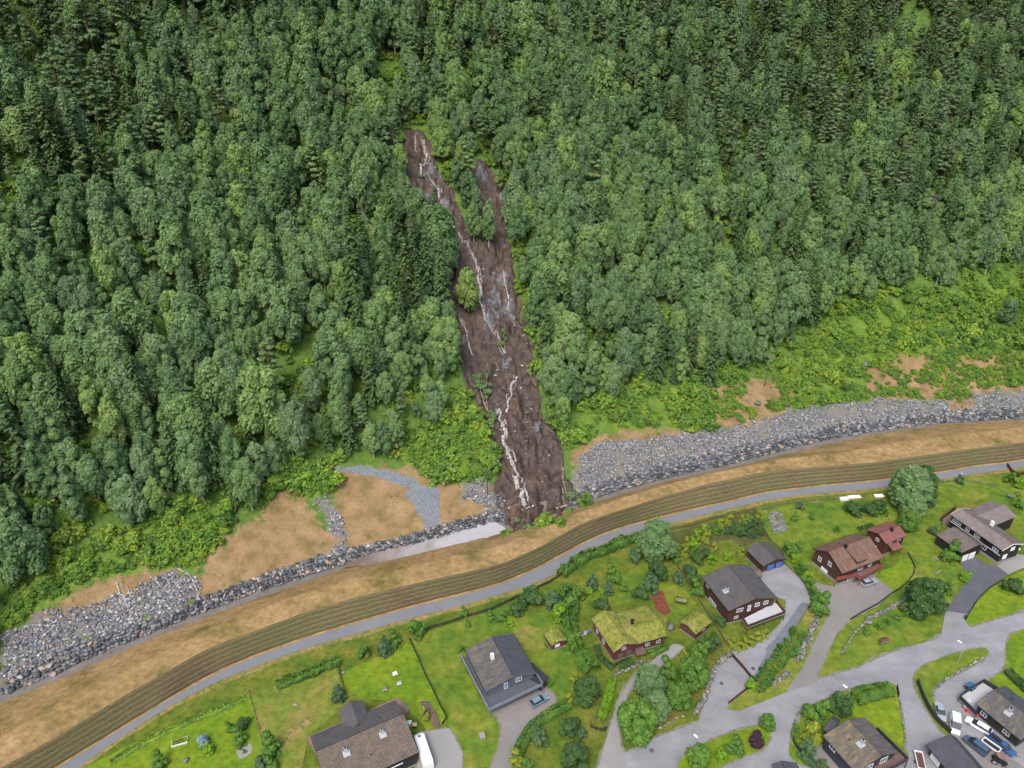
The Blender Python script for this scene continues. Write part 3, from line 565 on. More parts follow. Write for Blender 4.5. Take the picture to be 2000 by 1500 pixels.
# ------------------------------------------------------------------ plants: leaf cards
def cards(C, N, size, tone, tone2=None, asp=1.0, hang=0.0):
    n = len(C); N = N/np.linalg.norm(N, axis=1, keepdims=True); r = RNG.normal(size=(n, 3))*(1-hang)+np.array([0, 0, 1])*hang; U = np.cross(N, r); U /= np.linalg.norm(U, axis=1, keepdims=True); Vv = np.cross(N, U)
    s = size[:, None]; U = U*s; Vv = Vv*s*asp
    V = np.stack([C-U-Vv*.6, C+U*.7-Vv, C+U+Vv*.6, C-U*.6+Vv], 1).reshape(-1, 3); Fq = np.arange(4*n).reshape(n, 4)
    return V, Fq, {'tone': np.repeat(tone, 4), 'tone2': np.repeat(tone2 if tone2 is not None else RNG.random(n), 4)}
def lobes(centers, radii, per, size, squash=(1, 1, 1), droop=0.0, up=.35, jit=.55, hang=0.0):
    C = []; N = []; T = []; S = []
    for c, r in zip(centers, radii):
        n = int(per*(r/np.mean(radii))**2); d = RNG.normal(size=(n, 3)); d /= np.linalg.norm(d, axis=1, keepdims=True); d[:, 2] = np.where(d[:, 2] < -.35, -d[:, 2], d[:, 2])
        rr = r*(.72+.38*RNG.random(n))[:, None]; p = d*rr*np.array(squash); p[:, 2] -= droop*r*(d[:, 0]**2+d[:, 1]**2)*RNG.random(n)
        C.append(p+c); nn = d+RNG.normal(size=(n, 3))*jit; nn[:, 2] += up; N.append(nn); lt = RNG.random()
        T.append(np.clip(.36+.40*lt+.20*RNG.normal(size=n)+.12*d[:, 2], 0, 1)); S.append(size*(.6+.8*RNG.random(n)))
    return cards(np.vstack(C), np.vstack(N), np.concatenate(S)*(1-.25*hang), np.concatenate(T), asp=1.0+.9*hang, hang=hang)
def crown_centers(n, h0, h1, R, prof):
    P = []; Rr = []
    for i in range(n):
        t = (i+.5)/n; z = h0+(h1-h0)*t; a = i*2.39996+RNG.random()*.8; rr = R*prof(t); q = rr*(.40+.55*RNG.random()); P.append((math.cos(a)*q, math.sin(a)*q, z+RNG.normal()*.55)); Rr.append(max(.5, R*.31*(.5+.9*RNG.random())*(.55+.6*prof(t))))
    return np.array(P), np.array(Rr)
def trunk_mb(h, r, lean=0, limbs=5, h0=.4, R=2, top=.85):
    mb = MB(); n = 5; prev = Vector((0, 0, -.6)); rng = random.Random(int(h*100)+limbs)
    for i in range(1, n+1):
        t = i/n; p = Vector((rng.uniform(-.12, .12)*h*.1+lean*t, rng.uniform(-.12, .12)*h*.1, h*top*t)); mb.tube(prev, p, r*(1-(i-1)/n*.85), r*(1-t*.85), 6, i == n); prev = p
    for k in range(limbs):
        t = h0+(top-h0)*rng.random(); a = rng.random()*6.28; L = R*rng.uniform(.5, .85); b = Vector((lean*t, 0, h*t)); mb.tube(b, b+Vector((math.cos(a)*L, math.sin(a)*L, L*.7)), r*.35, r*.08, 4, False)
    return mb
def mesh_only(mb, name, mats, smooth=True):
    o = mb.build(name, mats, smooth=smooth); me = o.data; bpy.data.objects.remove(o); return me
def clean(me_v, size=1): return me_v
KINDS = {}
def mk_broad(key, h, R, h0, mat, nl=34, per=120, size=.25, bark='bark_white', prof=None, droop=.9, limbs=6, r=.16):
    prof = prof or (lambda t: math.sin(math.pi*min(1, (t*.82+.17)))**.65)
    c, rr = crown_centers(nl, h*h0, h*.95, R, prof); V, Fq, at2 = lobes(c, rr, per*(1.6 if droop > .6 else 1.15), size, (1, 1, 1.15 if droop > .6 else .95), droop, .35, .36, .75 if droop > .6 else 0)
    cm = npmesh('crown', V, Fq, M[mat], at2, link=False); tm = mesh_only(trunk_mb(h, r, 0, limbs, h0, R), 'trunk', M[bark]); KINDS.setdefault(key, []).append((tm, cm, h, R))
def mk_spruce(key, h, R, mat='spruce', bark='bark', gap=.0, dens=1.0):
    C = []; N = []; S = []; T = []; nw = int(h*1.7*dens)
    for i in range(nw):
        t = i/nw; z = h*(.07+.91*t); L = R*(1-t)**.85*(.85+.3*RNG.random())+.18
        for k in range(int(7+5*(1-t))):
            if RNG.random() < gap: continue
            a = RNG.random()*6.28; Lb = L*(.7+.45*RNG.random()); m = max(3, int(Lb*4.2)); lt = RNG.random()
            for j in range(m):
                s = (j+.6)/m; x = Lb*s; dz = -Lb*.38*s*s+.1*s
                for sd in (-1, 1):
                    o = sd*RNG.random()*.28*(1.1-s)*Lb**.5
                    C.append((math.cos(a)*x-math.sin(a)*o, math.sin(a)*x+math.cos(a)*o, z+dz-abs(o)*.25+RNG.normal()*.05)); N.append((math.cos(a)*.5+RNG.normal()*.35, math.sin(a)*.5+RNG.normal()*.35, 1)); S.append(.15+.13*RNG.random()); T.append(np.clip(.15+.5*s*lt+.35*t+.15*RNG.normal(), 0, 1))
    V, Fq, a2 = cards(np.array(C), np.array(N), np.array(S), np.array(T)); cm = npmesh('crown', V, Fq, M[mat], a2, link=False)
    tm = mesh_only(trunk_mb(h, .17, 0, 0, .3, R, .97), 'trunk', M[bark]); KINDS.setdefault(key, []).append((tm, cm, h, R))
def mk_pine(key, h, R):
    n = 22; c = []; rr = []
    for i in range(n):
        t = (i/n); z = h*(.38+.6*t); a = RNG.random()*6.28; q = R*(1-.62*t)*(.35+.6*RNG.random()); c.append((math.cos(a)*q, math.sin(a)*q, z)); rr.append(R*.38*(1.1-.5*t))
    V, Fq, a2 = lobes(np.array(c), np.array(rr), 100, .22, (1.1, 1.1, .42), .1, .7, .5); cm = npmesh('crown', V, Fq, M['pine'], a2, link=False)
    tm = mesh_only(trunk_mb(h, .17, 0, 7, .35, R, .95), 'trunk', M['bark_pine']); KINDS.setdefault(key, []).append((tm, cm, h, R))
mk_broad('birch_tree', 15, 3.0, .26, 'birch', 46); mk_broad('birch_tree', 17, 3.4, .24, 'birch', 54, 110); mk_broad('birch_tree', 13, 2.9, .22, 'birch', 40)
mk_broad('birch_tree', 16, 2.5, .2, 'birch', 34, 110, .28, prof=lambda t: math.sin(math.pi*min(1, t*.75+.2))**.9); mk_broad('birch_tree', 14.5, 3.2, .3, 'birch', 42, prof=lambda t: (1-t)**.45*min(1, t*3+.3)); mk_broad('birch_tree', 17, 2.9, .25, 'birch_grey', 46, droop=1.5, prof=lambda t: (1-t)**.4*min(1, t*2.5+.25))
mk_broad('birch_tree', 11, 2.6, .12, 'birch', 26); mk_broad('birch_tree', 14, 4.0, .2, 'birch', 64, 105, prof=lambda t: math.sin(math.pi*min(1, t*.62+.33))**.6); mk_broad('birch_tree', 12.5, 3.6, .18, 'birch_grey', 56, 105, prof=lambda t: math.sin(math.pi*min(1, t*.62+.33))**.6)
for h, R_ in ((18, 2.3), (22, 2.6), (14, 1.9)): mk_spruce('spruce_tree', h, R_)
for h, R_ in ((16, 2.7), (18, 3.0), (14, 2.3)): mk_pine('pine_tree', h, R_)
mk_broad('dead_tree', 12, 2.4, .3, 'deadtwig', 22, 60, .13, 'deadwood', droop=.2)
mk_broad('willow_tree', 15, 3.4, .3, 'birch_grey', 30, 120, .26, droop=1.8)
mk_broad('weeping_tree', 14, 3.5, .15, 'birch', 56, 120, .25, droop=1.4)
mk_spruce('rusty_spruce', 14, 1.9, 'rusty', dens=.8)
for m_ in ('bushgreen', 'bushdark', 'bushlime', 'bushyellow', 'bushblue', 'purple', 'bluegrey'):
    mk_broad('bush_'+m_, 2.0, 1.15, .15, m_, 14, 85, .13, 'bark', lambda t: math.sqrt(max(.05, 1-(t*.95)**2)), .2, 3, .05)
for m_ in ('bushgreen', 'bushdark', 'bushblue'):
    mk_broad('tree_'+m_, 8, 3.4, .16, m_, 40, 130, .24, 'bark', lambda t: math.sin(math.pi*min(1, t*.75+.24))**.6, .5, 6, .14)
mk_spruce('cone_bush', 4.0, 1.35, 'bushblue', dens=1.6); mk_spruce('cone_dark', 4.5, 1.5, 'bushdark', dens=1.5)
for k in range(3):
    c, rr = crown_centers(12, .2, 1.5, 1.5, lambda t: math.sqrt(max(.1, 1-t*t*.9))); V, Fq, a2 = lobes(c, rr*1.15, 60, .17, (1.15, 1.15, .8), .2, .5, .6)
    KINDS.setdefault('under', []).append((mesh_only(trunk_mb(1.2, .04, 0, 3, .2, .8), 'stem', M['bark']), npmesh('foliage', V, Fq, M['under'], a2, link=False), 1.8, 1.6))
def plant(key, x, y, z, s, label=None, cat='tree', group=None, name=None, var=None, rz=None, sz=None, tilt=None):
    tm, cm, h, R_ = KINDS[key][random.randrange(len(KINDS[key])) if var is None else var]
    e = empty(name or key, (x, y, z), random.random()*6.28 if rz is None else rz, label, cat, group)
    e.scale = (s, s, sz or s)
    if tilt: e.rotation_euler = (tilt[0], tilt[1], e.rotation_euler[2])
    for nm, me in (('trunk' if cat == 'tree' else 'stem', tm), ('crown' if cat == 'tree' else 'foliage', cm)):
        o = bpy.data.objects.new(nm, me); COL.objects.link(o); o.parent = e
    return e
# geometry-node scatter of meshes that already stand in the scene
def scatter_nodes(name, P, rot, scl, sources, label, cat):
    me = bpy.data.meshes.new(name); me.from_pydata([tuple(p) for p in P], [], [])
    for k, v in (('rotz', rot), ('scl', scl)):
        t = me.attributes.new(k, 'FLOAT', 'POINT'); t.data.foreach_set('value', np.asarray(v, np.float32))
    o = bpy.data.objects.new(name, me); COL.objects.link(o); tag(o, label, cat, kind='stuff')
    ng = bpy.data.node_groups.new(name, 'GeometryNodeTree'); ng.interface.new_socket('Geometry', in_out='INPUT', socket_type='NodeSocketGeometry'); ng.interface.new_socket('Geometry', in_out='OUTPUT', socket_type='NodeSocketGeometry')
    N_ = ng.nodes; Lk = ng.links; gi = N_.new('NodeGroupInput'); go = N_.new('NodeGroupOutput')
    def named(nm):
        a = N_.new('GeometryNodeInputNamedAttribute'); a.data_type = 'FLOAT'; a.inputs['Name'].default_value = nm; return a.outputs[0]
    cx = N_.new('ShaderNodeCombineXYZ'); Lk.new(named('rotz'), cx.inputs[2]); cs = N_.new('ShaderNodeCombineXYZ')
    for i in range(3): Lk.new(named('scl'), cs.inputs[i])
    out = N_.new('GeometryNodeJoinGeometry'); K = len(sources); idx = N_.new('GeometryNodeInputIndex')
    for k, (a, b) in enumerate(sources):
        md = N_.new('ShaderNodeMath'); md.operation = 'MODULO'; Lk.new(idx.outputs[0], md.inputs[0]); md.inputs[1].default_value = K
        cmp_ = N_.new('FunctionNodeCompare'); cmp_.data_type = 'FLOAT'; cmp_.operation = 'EQUAL'; Lk.new(md.outputs[0], cmp_.inputs[0]); cmp_.inputs[1].default_value = k; cmp_.inputs['Epsilon'].default_value = .1
        j = N_.new('GeometryNodeJoinGeometry')
        for ob in (a, b):
            oi = N_.new('GeometryNodeObjectInfo'); oi.transform_space = 'ORIGINAL'; oi.inputs['Object'].default_value = ob; Lk.new(oi.outputs['Geometry'], j.inputs[0])
        g2 = N_.new('GeometryNodeGeometryToInstance'); Lk.new(j.outputs[0], g2.inputs[0])
        ip = N_.new('GeometryNodeInstanceOnPoints'); Lk.new(gi.outputs[0], ip.inputs['Points']); Lk.new(cmp_.outputs[0], ip.inputs['Selection']); Lk.new(j.outputs[0], ip.inputs['Instance'])
        Lk.new(cx.outputs[0], ip.inputs['Rotation']); Lk.new(cs.outputs[0], ip.inputs['Scale']); Lk.new(ip.outputs[0], out.inputs[0])
    Lk.new(out.outputs[0], go.inputs[0]); md_ = o.modifiers.new('scatter', 'NODES'); md_.node_group = ng; return o
# ------------------------------------------------------------------ forest
def bp(x, y, cx, cy, rx, ry): return np.clip(1.3-np.hypot((x-cx)/rx, (y-cy)/ry), 0, 1)
gx, gy = np.meshgrid(np.arange(-230, 330, 5.3), np.arange(90, 520, 5.3)); gx = gx+(np.arange(gx.shape[0]) % 2)[:, None]*2.65
P = np.column_stack([gx.ravel(), gy.ravel()])+RNG.uniform(-2.2, 2.2, (gx.size, 2))
rim = []
for poly in (SW, SW2):
    for i in range(len(poly)):
        p0, p1 = poly[i], poly[(i+1) % len(poly)]; L_ = np.linalg.norm(p1-p0)
        for k in range(int(L_/4.2)+1): rim.append(p0+(p1-p0)*min(1, (k+.5)/(L_/4.2+1e-6))+RNG.normal(size=2)*.5)
rim = np.array(rim); nb = np.column_stack([slide_sd(rim[:, 0]+dx_, rim[:, 1]+dy_) for dx_, dy_ in ((3.2, 0), (-3.2, 0), (0, 3), (0, -3))]); bi = nb.argmax(1); off = np.array([(3.2, 0), (-3.2, 0), (0, 3), (0, -3)])[bi]; rim = rim[nb.max(1) > 2]+off[nb.max(1) > 2]
keep = []
for q in rim:
    if all((q[0]-r_[0])**2+(q[1]-r_[1])**2 > 12 for r_ in keep) and slide_sd(q[:1], q[1:])[0] > 1.5: keep.append(q)
rim = np.array(keep); P = P[np.min(np.hypot(P[:, :1]-rim[None, :, 0], P[:, 1:]-rim[None, :, 1]), 1) > 3.6]; P = np.vstack([P, rim])
P = P[P[:, 1] > Y('BT', P[:, 0])+6]
z = HT0(P[:, 0], P[:, 1]); px, py, dp = project(P[:, 0], P[:, 1], z)
ok = (px > -150) & (px < 2150) & (py > -150) & (dp > 20) & (slide_sd(P[:, 0], P[:, 1]) > 1.5)
for k, v in PW.items():
    for poly in v: ok &= sdist(P[:, 0], P[:, 1], poly) > 1.2
ok &= RNG.random(len(P)) < .93
for cx, cy, rr in ((585, 740, 42), (130, 650, 26), (1790, 60, 34), (210, 560, 26), (900, 770, 20), (1420, 500, 20), (700, 60, 40), (760, 150, 40), (620, 180, 30), (1560, 60, 20), (500, 640, 20), (280, 250, 18)): ok &= np.hypot(px-cx, py-cy) > rr*(.8+.4*RNG.random(len(P)))
P = P[ok]; z = z[ok]; px = px[ok]; py = py[ok]; dp = dp[ok]
pc = .15+.6*np.clip((150-py)/130, 0, 1)+.75*bp(px, py, 110, 190, 280, 200)+.65*bp(px, py, 780, 600, 100, 150)+.6*bp(px, py, 1750, 200, 380, 260)+.35*bp(px, py, 1380, 260, 230, 130)+.4*bp(px, py, 830, 110, 90, 110)-.5*bp(px, py, 640, 120, 170, 170)+fbm(px/90, py/60, 2)*.55
isc = RNG.random(len(P)) < pc
pine = isc & (RNG.random(len(P)) < np.where(py < 420, .55, .12))
kind = np.where(isc, np.where(pine, 'pine_tree', 'spruce_tree'), 'birch_tree')
sc_ = np.clip(1.06+.24*RNG.normal(size=len(P)), .5, 1.7)*np.where(Y('BT', P[:, 0])+45 > P[:, 1], .88, 1.0)
sc_ = np.where(kind == 'spruce_tree', sc_*1.12, sc_); inside = (px > -15) & (px < 2015) & (py > -10)
size = np.where(inside, sc_/dp, 0)
# hand placed trees: pixel of the foot, kind, scale, label
HAND = [(502,345,'spruce_tree',1.25,'tall yellowish spruce with bare lower branches in the upper left forest'),(815,205,'spruce_tree',1.2,'tall dark spruce with a sharp tip just above the head of the landslide'),(845,165,'spruce_tree',1.2,'dark spruce left of centre near the top edge, behind the first one above the slide'),(900,185,'spruce_tree',1.05,'yellow-green spruce standing above the landslide, right of the two dark ones'),
(820,625,'spruce_tree',1.15,'large spruce close to the left edge of the landslide halfway down'),(770,600,'spruce_tree',1.0,'dark spruce in the cluster left of the landslide, second from its edge'),(735,560,'spruce_tree',1.0,'dark spruce in the cluster left of the landslide, third from its edge'),(715,650,'spruce_tree',.95,'yellow-green spruce below the spruce cluster left of the landslide'),(685,880,'spruce_tree',.95,'lone spruce at the forest edge just above the crushed stone track'),
(893,375,'birch_tree',.8,'leafy birch on the strip of ground between the two scars, uppermost'),(915,410,'birch_tree',.85,'leafy birch on the strip between the two scars, below the uppermost one'),(955,480,'birch_tree',1.0,'broad round birch at the lower end of the strip between the two scars'),(975,368,'birch_tree',.65,'slender pale green birch in front of the upper right scar'),(915,612,'birch_tree',.95,'single birch standing on the left rim of the landslide, hanging over the stream'),(932,432,'birch_tree',.8,'tall birch in the middle of the strip between the two scars'),(902,352,'birch_tree',.95,'birch at the top of the strip, nearest the upper stream'),(922,392,'birch_tree',.7,'birch on the strip beside the slender pale one'),(925,470,'birch_tree',.9,'small birch on the strip between the scars beside the broad round one'),
(1100,810,'birch_tree',1.0,'pale green birch at the lowest right rim of the landslide'),(1195,790,'birch_tree',.95,'greyish slender birch at the forest edge right of the landslide'),(1675,420,'willow_tree',.85,'pale grey round willow in the right forest with a bare forked trunk'),(1815,460,'dead_tree',1.1,'bare purplish dead tree in the right forest'),(215,370,'dead_tree',.7,'small bare purplish tree in the upper left forest'),(275,650,'dead_tree',1.0,'bare brownish tree in a gap of the left forest'),(130,900,'dead_tree',.9,'bare grey tree in the scrub at the far left'),
(1298,155,'rusty_spruce',.9,'rust-brown dying conifer in the upper right forest'),(960,90,'rusty_spruce',.7,'rust-brown dying conifer near the top edge right of the centre'),(1437,225,'rusty_spruce',.7,'thin rust-brown conifer right of the other dying one'),
(400,985,'birch_tree',1.0,'broad birch at the lower forest edge above the dry bank, left'),(460,945,'birch_tree',1.0,'broad birch beside the dry bank, right of its neighbour with the pale stem'),(315,1010,'birch_tree',.8,'rounded bright birch low at the left forest edge'),(730,895,'birch_tree',.85,'birch with bare white stems above the crushed stone track, left of the group'),(750,890,'birch_tree',.8,'birch with bare white stems above the crushed stone track, middle of the group'),(775,880,'birch_tree',.85,'birch with bare white stems above the crushed stone track, right of the group'),(850,825,'birch_tree',.85,'slim birch with a white stem at the edge of the bright undergrowth'),(1430,700,'birch_tree',.9,'birch with white stems at the right forest edge beside the shrubs'),(1405,695,'birch_tree',.85,'birch with white stems left of the similar one at the right forest edge'),(1690,600,'birch_tree',.95,'birch leaning at the upper corner of the green shrub slope'),(1960,640,'birch_tree',.95,'lone birch with two pale stems at the far right shrub slope'),(60,1120,'birch_tree',1.1,'wide low birch at the far left above the scrub')]
hp = hill([(a[0], a[1]) for a in HAND])
for q, (a, b, k, s, lab) in zip(hp, HAND): plant(k, q[0], q[1], q[2]-.3, s*1.1, lab, 'tree', name={'willow_tree': 'willow_tree', 'rusty_spruce': 'spruce_tree'}.get(k, k))
near = np.min(np.hypot(P[:, :1]-hp[None, :, 0], P[:, 1:]-hp[None, :, 1]), 1) < 2.6
P = P[~near]; z = z[~near]; px = px[~near]; py = py[~near]; kind = kind[~near]; sc_ = sc_[~near]; size = size[~near]
inside_k = size > 0; order = np.argsort(-size); cnt = {'birch_tree': 255, 'spruce_tree': 170, 'pine_tree': 150}; used = np.zeros(len(P), bool); SRC = {}
LB = {'birch_tree': 'drooping green birch', 'spruce_tree': 'narrow dark green spruce', 'pine_tree': 'dark blue-green pine'}
for i in order:
    k = str(kind[i])
    if cnt[k] <= 0 or size[i] <= 0: continue
    cnt[k] -= 1; used[i] = True
    side = 'left' if px[i] < 800+.25*py[i] else 'right'; ed = Y('BT', P[i, 0])
    band = 'near the lower edge' if P[i, 1]-ed < 45 else ('halfway up the slope' if py[i] > 330 else 'high on the slope')
    lab = '%s in the forest %s of the landslide, %s' % (LB[k], side, band)
    e = plant(k, P[i, 0], P[i, 1], z[i]-.3, float(sc_[i]), lab, 'tree', '%s %s of the slide %s' % ({'birch_tree': 'birches', 'spruce_tree': 'spruces', 'pine_tree': 'pines'}[k], side, band))
    SRC.setdefault(e.children[1].data.name if e.children[1].name.startswith('crown') else e.children[0].data.name, (k, [c for c in e.children if c.name.startswith('trunk')][0], [c for c in e.children if c.name.startswith('crown')][0]))
for k in ('birch_tree', 'spruce_tree', 'pine_tree'):
    m_ = ~used & (kind == k); src = [(a, b) for kk, a, b in SRC.values() if kk == k]
    scatter_nodes({'birch_tree': 'birch_wood', 'spruce_tree': 'spruce_wood', 'pine_tree': 'pine_wood'}[k], np.column_stack([P[m_], z[m_]-.3]), RNG.random(m_.sum())*6.28, sc_[m_], src,
                  {'birch_tree': 'mass of birch crowns covering the upper mountainside', 'spruce_tree': 'dark spruces mixed through the upper mountainside forest', 'pine_tree': 'dark pines mixed through the upper mountainside forest'}[k], 'forest')
random.seed(3)
for i in np.random.default_rng(5).choice(np.where(inside_k & ~used)[0] if (inside_k & ~used).sum() > 16 else np.arange(len(P)), 14, replace=False):
    q = P[i]+np.array([2.6, 1.0]); e = plant('dead_tree', q[0], q[1], hz(q[0], q[1])-.2, random.uniform(.9, 1.3), 'bare grey dead tree poking through the upper forest canopy', 'tree', 'bare dead trees in the upper forest')
# undergrowth: a few single shrubs and the uncountable rest
UPX = [(870,870,'bright green shrub in the undergrowth left of the braced pole'),(1200,820,'bright green shrub in the strip below the right forest edge'),(1640,720,'bright green shrub among the bushes right of the two white stones'),(640,955,'bright green shrub at the left end of the crushed stone track'),(300,1100,'green shrub above the white trickles on the rubble'),(1950,620,'green shrub high on the right shrub slope')]
us = []
for q, (a, b, lab) in zip(hill([(a[0], a[1]) for a in UPX]), UPX):
    e = plant('under', q[0], q[1], q[2], 1.2, lab, 'shrub', name='shrub', var=len(us) % 3); us.append(([c for c in e.children if c.name.startswith('stem')][0], [c for c in e.children if c.name.startswith('foliage')][0]))
Pu = [q_+RNG.normal(size=q_.shape)*1.2 for q_ in (rim, rim, rim, rim)]
for poly in PW['bright']:
    lo = poly.min(0); hi = poly.max(0); q = lo+RNG.random((int((hi-lo).prod()*.5), 2))*(hi-lo); q = q[sdist(q[:, 0], q[:, 1], poly) < .8]; Pu.append(q)
for poly in (PW['dry'][1], PW['dry'][2]):
    lo = poly.min(0); hi = poly.max(0); q = lo+RNG.random((int((hi-lo).prod()*.75), 2))*(hi-lo); Pd = q[(sdist(q[:, 0], q[:, 1], poly) < 1) & (fbm(q[:, 0]/7, q[:, 1]/5, 3) > -.05)]; EXTRA = Pd if poly is PW['dry'][1] else np.vstack([EXTRA, Pd])
for poly in PW['rock']: EXTRA = EXTRA[sdist(EXTRA[:, 0], EXTRA[:, 1], poly) > 1.0]
EXTRA = EXTRA[RNG.random(len(EXTRA)) < .8]
Pu = np.vstack(Pu); cl = fbm(Pu[:, 0]/6, Pu[:, 1]/6, 3)
keep = (cl > -.16) & (slide_sd(Pu[:, 0], Pu[:, 1]) > .3)
for poly in PW['dry']+PW['rock']+PW['grey']: keep &= (sdist(Pu[:, 0], Pu[:, 1], poly) > .6) | (RNG.random(len(Pu)) < .02)
Pu = Pu[keep]; s1 = (.4+.6*RNG.random(len(Pu))+.9*(RNG.random(len(Pu)) > .93))*(.9+1.1*np.clip(cl[keep]+.1, 0, .5))
gq = np.column_stack([RNG.uniform(-190, 290, 9000), RNG.uniform(95, 420, 9000)]); gq = gq[(gq[:, 1] > Y('BT', gq[:, 0])+9) & (slide_sd(gq[:, 0], gq[:, 1]) > 1.0)]
m_ = np.ones(len(gq), bool)
for k, v in PW.items():
    for poly in v: m_ &= sdist(gq[:, 0], gq[:, 1], poly) > .5
gq = gq[m_][:6000]; Pa = np.vstack([Pu, gq, EXTRA]); sa = np.concatenate([s1, .8+.9*RNG.random(len(gq)), .35+.45*RNG.random(len(EXTRA))])
scatter_nodes('undergrowth', np.column_stack([Pa, HT(Pa[:, 0], Pa[:, 1])-.1]), RNG.random(len(Pa))*6.28, sa, us, 'bright green undergrowth and shrubs along the forest edge and under the trees', 'undergrowth')
# ------------------------------------------------------------------ debris on the slide
def log_(pa, pb, r, label, name='fallen_tree', mat='deadwood', leafy=0, group=None):
    a, b = hill([pa, pb]); a[2] = top(a[0], a[1])+r+.15; b[2] = top(b[0], b[1])+r*.5+.25
    e = empty(name, tuple(a), 0, label, 'fallen tree', group); mb = MB(); d = Vector(b-a); n = 4; prev = Vector((0, 0, 0)); side = Vector((-d.y, d.x, 0)).normalized()
    for i in range(1, n+1):
        t = i/n; p = d*t+side*math.sin(t*3.1)*d.length*.04; mb.tube(prev, p, r*(1-.7*(i-1)/n), r*(1-.7*t), 6, i == n)
        if i > 1:
            for s in (-1, 1): mb.tube(prev, prev+d*.10+side*s*d.length*.09+Vector((0, 0, .5)), r*.3, r*.1, 4)
        prev = p
    mb.build('stem', M[mat], e)
    if leafy:
        C = np.array([tuple(d*(.55+.5*random.random())+side*random.uniform(-1, 1)*1.1*leafy+Vector((0, 0, .3+random.random()*.5))) for _ in range(9)])
        V, Fq, at3 = lobes(C, np.full(9, .75*leafy), 55, .2, (1.2, 1.2, .7), .3); npmesh('crown', V, Fq, M['birch'], at3, parent=e)
    return e
G = 'fallen trunks lying in the landslide mud'
for k, (a, b, r, lab, lf) in enumerate([((938,790),(928,735),.16,'pale fallen birch trunk at the left rim, outermost',1.1),((955,812),(934,742),.18,'pale fallen birch trunk at the left rim, longest of the three',1.2),((962,840),(950,740),.15,'pale fallen trunk at the left rim, nearest the mud',1.0),((965,880),(960,815),.13,'thin pale trunk lying down the left edge above the bright shrubs',1.0),((1100,960),(1104,905),.15,'pale trunk lying along the right edge of the mud',0),((1107,965),(1098,880),.12,'thin curved trunk at the lower right edge of the mud',0),((1035,710),(1020,712),.11,'short pale stick pointing into the mud from the right',0),((1040,730),(1022,708),.13,'pale snapped trunk crossing the right rim above the dark mud',0),((1047,755),(1030,722),.12,'snapped trunk on the right rim below the crossing one',.8),((1080,850),(1060,825),.11,'thin pale trunk at the right rim low down',0),((975,720),(960,680),.10,'thin bare stem across the mud near the middle',0),((950,715),(960,690),.09,'short bare stem beside the middle boulders',0),((988,690),(985,650),.12,'broken leafy stem standing up in the middle of the mud',.8),((1030,810),(1018,780),.13,'dark half buried trunk in the brown mud',0),((1012,640),(1035,650),.1,'bare stem under the grey rock step on the right',0)]):
    log_(a, b, r, lab, leafy=lf, mat='rootwood' if 'dark' in lab and 'buried' in lab else 'deadwood')
def rootstock(px_, py_, label, s=1.6):
    q = hillp(px_, py_); z0 = top(q.x, q.y); e = empty('root_plate', (q.x, q.y, z0), 0, label, 'uprooted stump'); mb = MB()
    mb.tube((0, 0, .2), (s*1.6, .6, 1.2), .35, .25, 8); mb.build('stem', M['deadwood'], e); mb = MB()
    for i in range(34):
        a = random.uniform(1.5, 4.8); L = s*random.uniform(.7, 1.5); u = random.uniform(-.4, 1); p = Vector((.1, .1, .5)); q1 = p+Vector((math.cos(a)*L*.6, math.sin(a)*L*.6, u*L*.5)); q2 = q1+Vector((math.cos(a+.4)*L*.5, math.sin(a+.4)*L*.5, -u*L*.4)); mb.tube(p, q1, .09, .05, 4); mb.tube(q1, q2, .05, .015, 4)
    mb.build('roots', M['rootwood'], e)
rootstock(1085, 992, 'uprooted stump with a fan of muddy roots at the right foot of the slide', 2.3); rootstock(1018, 1003, 'tangle of dark roots at the lower left foot of the slide', 1.5)
def debris_bush(px_, py_, label, s, mat='birch'):
    q = hillp(px_, py_); zz = max(top(q.x, q.y), hz(q.x, q.y)); e = empty('fallen_branch', (q.x, q.y, zz), 0, label, 'fallen branch'); mb = MB(); mb.tube((0, 0, .2), (-.5*s, -2.2*s, .5), .09, .04, 5)
    for i in range(7): a = random.random()*6.28; mb.tube((0, 0, .2), (math.cos(a)*s*1.5, math.sin(a)*s*1.5, .5), .05, .02, 4)
    mb.build('stem', M['deadwood'], e); C = np.array([(random.uniform(-1, 1)*s, random.uniform(-1, 1)*s, .3+random.random()*.5*s) for _ in range(8)]); V, Fq, a3 = lobes(C, np.full(8, .6*s), 40, .15, (1.2, 1.2, .7), .2); npmesh('foliage', V, Fq, M[mat], a3, parent=e)
debris_bush(1115, 968, 'green fallen treetop against the boulder wall at the right foot of the slide', 1.7); debris_bush(1030, 1032, 'broken branch with sparse leaves hanging over the tan dam crest', .9); debris_bush(1008, 1030, 'small leafy branch lying at the end of the pale pool', .7)
debris_bush(975, 672, 'leafy broken treetop stuck in the mud below the rock steps', 1.3); debris_bush(825, 348, 'low leafy branch beside the upper stream', 1.0)
# scattered stones in the mud
P_ = scatter_poly(SW, 2600); P_ = P_[(sdist(P_[:, 0], P_[:, 1], SW) < -.6)][:650]
tag(rocks_mesh('mud_stones', np.column_stack([P_, [top(a, b)+.02 for a, b in P_]]), .12+.42*RNG.random(len(P_))**3, M['rock'], RNG.random(len(P_))**1.3), 'stones scattered through the landslide mud', 'stones', kind='stuff')
